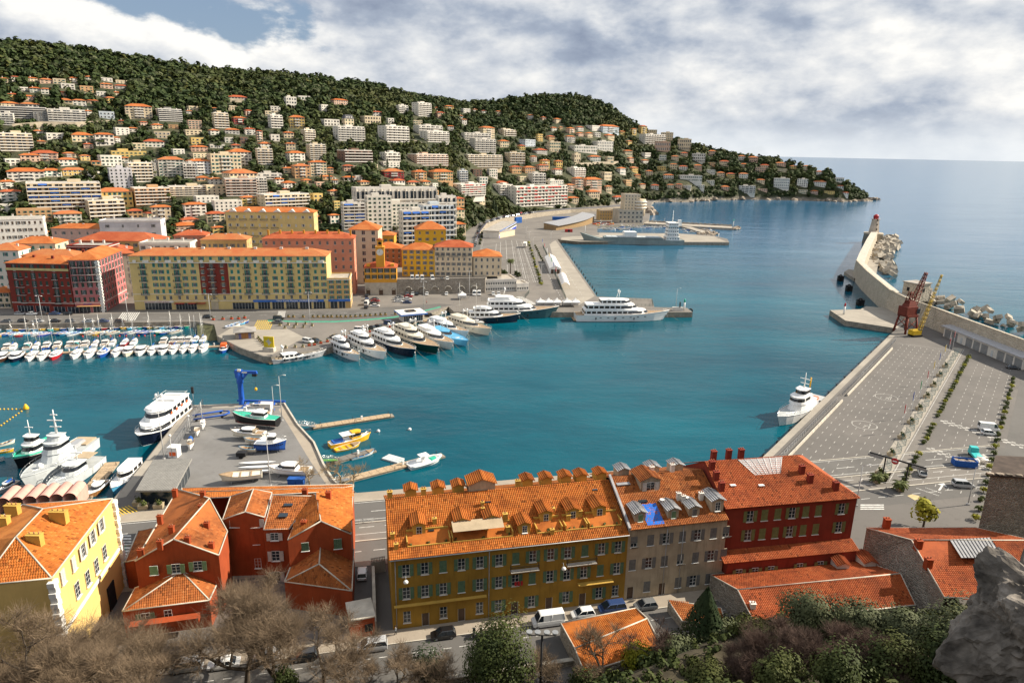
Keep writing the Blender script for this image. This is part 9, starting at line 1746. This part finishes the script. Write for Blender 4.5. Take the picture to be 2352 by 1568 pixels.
 o=volume('stone_gable_house','house with rubble stone gable wall and red tiled roof at lower right',RUBBLE,[[q[3],q[0],q[1],q[4]],[q[2],q[5],q[4],q[1]]],[[q[0],q[1],q[2]],[q[3],q[0]]],TM3);bb=Vector(o.location);m=[P(*h_(*t))-bb for t in((1710,335,11.9),(2060,318,11.9),(2170,490,11.6),(1810,492,11.6))];k=MB();k.add(m,[(3,2,1,0)]);k.build('canopy_sheet',ZINC,o);k=MB();[k.tube([m[0].lerp(m[1],t/12)+Vector((0,0,.05)),m[3].lerp(m[2],t/12)+Vector((0,0,.05))],.05,3)for t in range(13)];k.build('canopy_rib',IRON,o)
 for x,y,z in(h_(1170,215,11),h_(1440,400,11.4),h_(1525,560,10.4)):p=P(x,y,z)-bb;chimney(o,p.x,p.y,p.z-.6,1.0,1.0,1.9,BRICKO,2)
 a,b=P(2244,1226,9),P(2352,1240,9);o=thing('stone_tower_house','tall rubble stone wall house cut by the right edge','building',(a.x,a.y,Q));zt=zat(a,1092)-Q;MB().prism([(0,0),(13,-1.5),(19,7),(6.4,7.6)],0,zt).build('wall',RUBBLE,o);r=MB();r.prism([(-.3,-.3),(13,-1.9),(19.4,7.2),(6.3,8)],zt,zt+.35);r.build('roof',mat('dark_roof_felt',(.07,.05,.04),.9,.3,.6),o);[obj('coping_stone',rock_mesh(k%5+11,1),o,(1.6*k,-.15*k,zt+.4),scale=(.7,.4,.3))for k in range(8)];MB().box((9,-1.3,zt-4.5),(1.3,.3,1.8),-.1).build('window',DARK,o)
 s_=lambda x,y,z:(803.9+.6409*x,1320.7+.6409*y,z);q=[s_(755,172,5.0),s_(1025,118,5.0),s_(1065,155,5.8),s_(805,262,5.8),s_(840,350,4.8),s_(1120,262,4.8)]
 o=volume('garden_roof_house','small orange-roofed outbuilding on the slope side of the street',RUBP,[[q[1],q[0],q[3],q[2]],[q[4],q[5],q[2],q[3]]],[[q[0],q[3],q[4]],[q[4],q[5]]],TM1,z0=1.0)
 q=[s_(1140,90,4.6),s_(1330,118,4.6),s_(1345,175,4.0),s_(1190,165,4.0)];volume('small_tile_shed','small shed with pale tile roof behind the conifer',RUBP,[q],[[q[3],q[2]],[q[0],q[3]]],TM2,z0=1.,limit=120)
def bare_tree(p,h,spread,label,seed,m=None,levels=5,name='bare_tree',twig=1.0,dens=1.0,pollard=False,group=None):
 rn=random.Random(seed);segs=[];tw=[]
 def grow(a,d,L,r,lv):
  k=3;pts=[a];c=a
  for i in range(k):
   d=(d+Vector((rn.gauss(0,.16),rn.gauss(0,.16),rn.gauss(.05,.12)))).normalized();c=c+d*L/k;pts.append(c)
  segs.append((pts,r,r*.6));n=(2 if lv>2 else 3)+(rn.random()<.5*dens)
  if lv==0:
   for _ in range(int(6*dens)):q=pts[rn.randrange(1,4)];t=(d*.7+Vector((rn.gauss(0,.6),rn.gauss(0,.6),rn.gauss(.35,.4)))).normalized();tw.append((q,q+t*h*rn.uniform(.05,.11)*twig))
   return
  for i in range(n+(1 if lv==levels else 0)):
   q=pts[-1]if i<2 else pts[-2];t=(d*(.7 if lv<levels else .35)+Vector((rn.gauss(0,.72),rn.gauss(0,.72),rn.gauss(.15,.3)))*spread).normalized();grow(q,t,L*rn.uniform(.62,.82),r*.62,lv-1)
 grow(Vector((0,0,-.4)),Vector((0,0,1)),h*.26,h*.022,levels)
 o=thing(name,label,'tree',p,0,group);b=MB();t=MB()
 for i,(pts,r0,r1)in enumerate(segs):(b if r0>h*.0045 else t).tube(pts,r0,5 if r0>.05 else 3,r1=r1,cap=False)
 for a,c in tw:t.tube([a,c],.015,3,r1=.006,cap=False)
 b.build('trunk',BARK if not pollard else mat('plane_bark',(.36,.27,.16),.9,.25,1.2),o);t.build('twigs',m or TWIG,o,kind='stuff');return o
def bushy(p,r,h,m,label,n=2600,size=.14,name='evergreen_tree',lobes=22,trunk=True):
 V,Fq=tree_mesh('e',0,int(n*1.7),r,h,size,lobes);V[:,2]+=h*.95;o=thing(name,label,'tree' if trunk else 'bush',p);obj('crown',npmesh('crown',V,Fq,m),o);t=MB();t.tube([(0,0,-1),(.1,0,h*.5),(0,.1,h)],.18,6,r1=.07);[t.tube([(0,0,h*.35),(r*.5*cos(a),r*.5*sin(a),h*1.0)],.08,5,r1=.03)for a in(0,1.3,2.5,3.8,5)];t.build('trunk',BARK,o);return o
def slope_pt(x,y,Y):p=at(x,y,Y);return Vector((p.x,Y,sz(p.x,Y)-.2))
def near_trees():
 def bt(x,y,Y,lab,seed,**k):p=slope_pt(x,1500,Y);return bare_tree(p,(zat(p,y)-p.z)*1.25,k.pop('spread',1.),lab,seed,**k)
 bt(120,1375,74,'broad bare brown tree at the bottom left corner',1,dens=1.6,levels=6);bt(255,1400,75,'bare brown tree right of the corner tree at lower left',2,dens=1.5,levels=6);bt(0,1385,70,'bare tree cut by the left edge',3,dens=1.5,levels=6);bt(60,1440,66,'bare tree in front of the corner tree',13,dens=1.5,levels=6);bt(190,1450,68,'bare tree between the two large ones at lower left',14,dens=1.5,levels=6)
 bt(560,1345,78.5,'wide bare brown tree before the burnt orange houses',4,dens=1.5,levels=6);bt(645,1350,79.5,'ivy-clad bare tree before the orange houses',5,dens=1.4,levels=6);bt(740,1385,80,'slender bare tree at the mouth of the alley',6,dens=1.2,levels=6)
 bt(1385,1440,80,'dark bare tree before the garden roof',7,levels=5);bt(1500,1430,80,'thin bare tree beside the yellow-green bush',8,m=TWIGR);bt(1255,1480,78,'pale leafless tangle beside the big evergreen',9)
 for i,(x,y,Y)in enumerate(((1740,1440,70),(1830,1425,68),(1920,1430,66),(1990,1450,62))):bt(x,y,Y,('first','second','third','fourth')[i]+' from left of the reddish leafless shrubs at lower right',20+i,m=TWIGR,dens=1.5,spread=.8,levels=6)
 for i,(x,y,Y)in enumerate(((915,1480,77),(975,1495,76),(850,1510,76))):bt(x,y,Y,('middle','right','left')[i]+' one of three pale leafless bushes below the street',30+i,dens=1.4)
 for x,y,Y,w,m,lab,n in((1150,1405,78,95,FOL_OAK,'big rounded olive green evergreen in the bottom centre',9000),(985,1470,79,50,FOL_CYP,'small dark spreading conifer left of the big evergreen',1500),(1470,1480,82,48,FOL_YEL,'bright yellow-green bush at the bottom',1800),(1560,1490,80,60,FOL_OLIVE,'grey-green olive tree right of the yellow bush',2400),(1650,1440,84,65,FOL_OLIVE,'olive green tree below the long orange roof',2600),(1740,1455,80,60,FOL_OAK,'dark evergreen right of the conifer',2400),(1850,1345,82,80,FOL_OLIVE,'dense olive tree before the long orange roof',4600),(1950,1365,80,75,FOL_OLIVE,'olive tree between the dense tree and the stone gable',3800),(2070,1390,76,85,FOL_OLIVE,'dark olive tree below the stone gable house',4200),(2190,1370,72,85,FOL_OLIVE,'sunlit olive tree beside the grey rock',4200),(2280,1380,70,70,FOL_OAK,'dark tree partly behind the grey rock',3000),(2060,1460,62,95,FOL_OAK,'dark shrub mass at the bottom right',4000),(2180,1450,60,90,FOL_OAK,'dark shrub left of the grey rock',3600),(1940,1480,60,80,FOL_OAK,'low dark shrub at the bottom edge',3000),(1340,1530,78,45,FOL_OAK,'low green bush before the garden roof',1300),(650,1520,77,40,FOL_OAK,'ivy bush at the foot of the bare trees',1200),(1800,1490,62,70,FOL_OAK,'low shrub under the reddish twigs',2400),(1650,1520,68,70,FOL_OAK,'low shrub at the bottom edge right of the olive',2400)):p=slope_pt(x,1500,Y);H_=max(2.5,zat(p,y)-p.z);bushy(p,w/F*(Y*1.2),H_/1.95,m,lab,n)
 p=slope_pt(1612,1480,84);H_=zat(p,1350)-p.z;V,Fq=tree_mesh('c',0,3200,3.6,H_*.48,.22,shape='cone');V[:,2]+=H_*.52;o=thing('conifer_tree','dark pointed conifer before the long orange roof','tree',p);obj('crown',npmesh('crown',V,Fq,FOL_CYP),o);MB().tube([(0,0,-1),(0,0,H_*.8)],.25,6,r1=.06).build('trunk',BARK,o)
 plant_tree('yellow',P(2120,1212),1.25,'on the quay road before the stone gable',1.)
 for x,y,s_ in((713,1113,0),(782,1112,1),(812,1114,2)):bare_tree(P(x,y),9.5,1.0,('left','middle','right')[s_]+' of the pale pollarded plane trees by the water',40+s_,m=mat('plane_twig',(.26,.19,.11),.9,.2),levels=4,pollard=True,name='plane_tree')
 for k,(x,y)in enumerate(((318,1160),(330,1168),(365,1166))):planter(P(x,y),'stone','behind the grey-roofed pavilion',.2,1.6)
 p=at(2425,1455,25.);o=obj('grey_rock',rock_mesh(7,6).copy(),None,p,.6,'large grey limestone rock at the bottom right corner','rock');o.scale=(3.5,3.3,3.5);o.data.materials.clear();o.data.materials.append(mat('grey_limestone',(.17,.15,.13),.95,.5,.9,bump=1.5,bscale=3.5,dirt=.6))
 p=P(1243,1470);o=thing('floodlight_mast','mast with four floodlights wound with ivy before the ochre terrace','lamp',slope_pt(1243,1520,76));h=11;MB().tube([(0,0,-1),(0,0,h)],.16,6).build('mast',IRON,o);MB().tube([(-1.8,0,h),(1.8,0,h)],.06,4).build('crossbar',IRON,o);[MB().lathe([(.1,0),(.38,.2),(.42,.5)],9,(x,0,h+.1)).build('floodlight',METALG,o)for x in(-1.7,-.6,.6,1.7)]
def alley():
 a,b=P(806,1470),P(862,1458);v=b-a;o=thing('red_garden_wall','low red rendered building at the street end of the alley','wall',a,atan2(v.y,v.x));L=v.xy.length;MB().box((L/2,2.2,0),(L,4.4,3.4)).build('wall',BRICKO,o);MB().box((L/2,2.2,3.4),(L+.3,4.7,.2)).build('coping',PALE,o);MB().box((L*.75,-.03,1),(1.2,.12,1.3)).build('window',DARK,o)
 a,b=P(853,1318),P(886,1312);v=b-a;L=v.xy.length;o=thing('alley_balustrade','short white balustrade on a dark wall beside the ochre terrace','wall',a,atan2(v.y,v.x));MB().box((L/2,.2,0),(L,.4,2.2)).build('wall',STN,o);me=cached('balu',lambda:MB().lathe([(.06,0),(.1,.25),(.05,.5),(.08,.7)],6).mesh('baluster',PALE));[obj('baluster',me,o,(L*(k+.5)/9,.2,2.2))for k in range(9)];MB().box((L/2,.2,2.9),(L,.3,.12)).build('handrail',PALE,o)
 a,b=P(862,1455),P(858,1325);v=b-a;L=v.xy.length;o=thing('alley_wall','dark stone garden wall running up the alley','wall',a,atan2(v.y,v.x));MB().box((L/2,0,0),(L,.4,2.2)).build('wall',STN,o);MB().box((L/2,0,2.2),(L,.5,.12)).build('coping',PALE,o)
def undergrowth():
 Vs,Fs,off_=[],[],0;rn=random.Random(6);ps=[tree_mesh('u',0,60,1,.8,.2,5)for _ in range(4)]
 for _ in range(900):
  X=rn.uniform(2,75);Y=rn.uniform(40,96)
  if nz(X,Y)<Q:continue
  V,Fq=ps[rn.randrange(4)];s_=rn.uniform(.7,1.7);Vs.append(V*s_+np.array([X,Y,sz(X,Y)+s_*.35]));Fs.append(Fq+off_);off_+=len(V)
 obj('slope_undergrowth',npmesh('slope_undergrowth',np.concatenate(Vs),np.concatenate(Fs),FOL_OAK),kind='stuff',label='dark green undergrowth covering the slope at lower right',cat='undergrowth')
undergrowth();alley();streets();terrace_row();red_roofs();near_trees()
settle_labels()
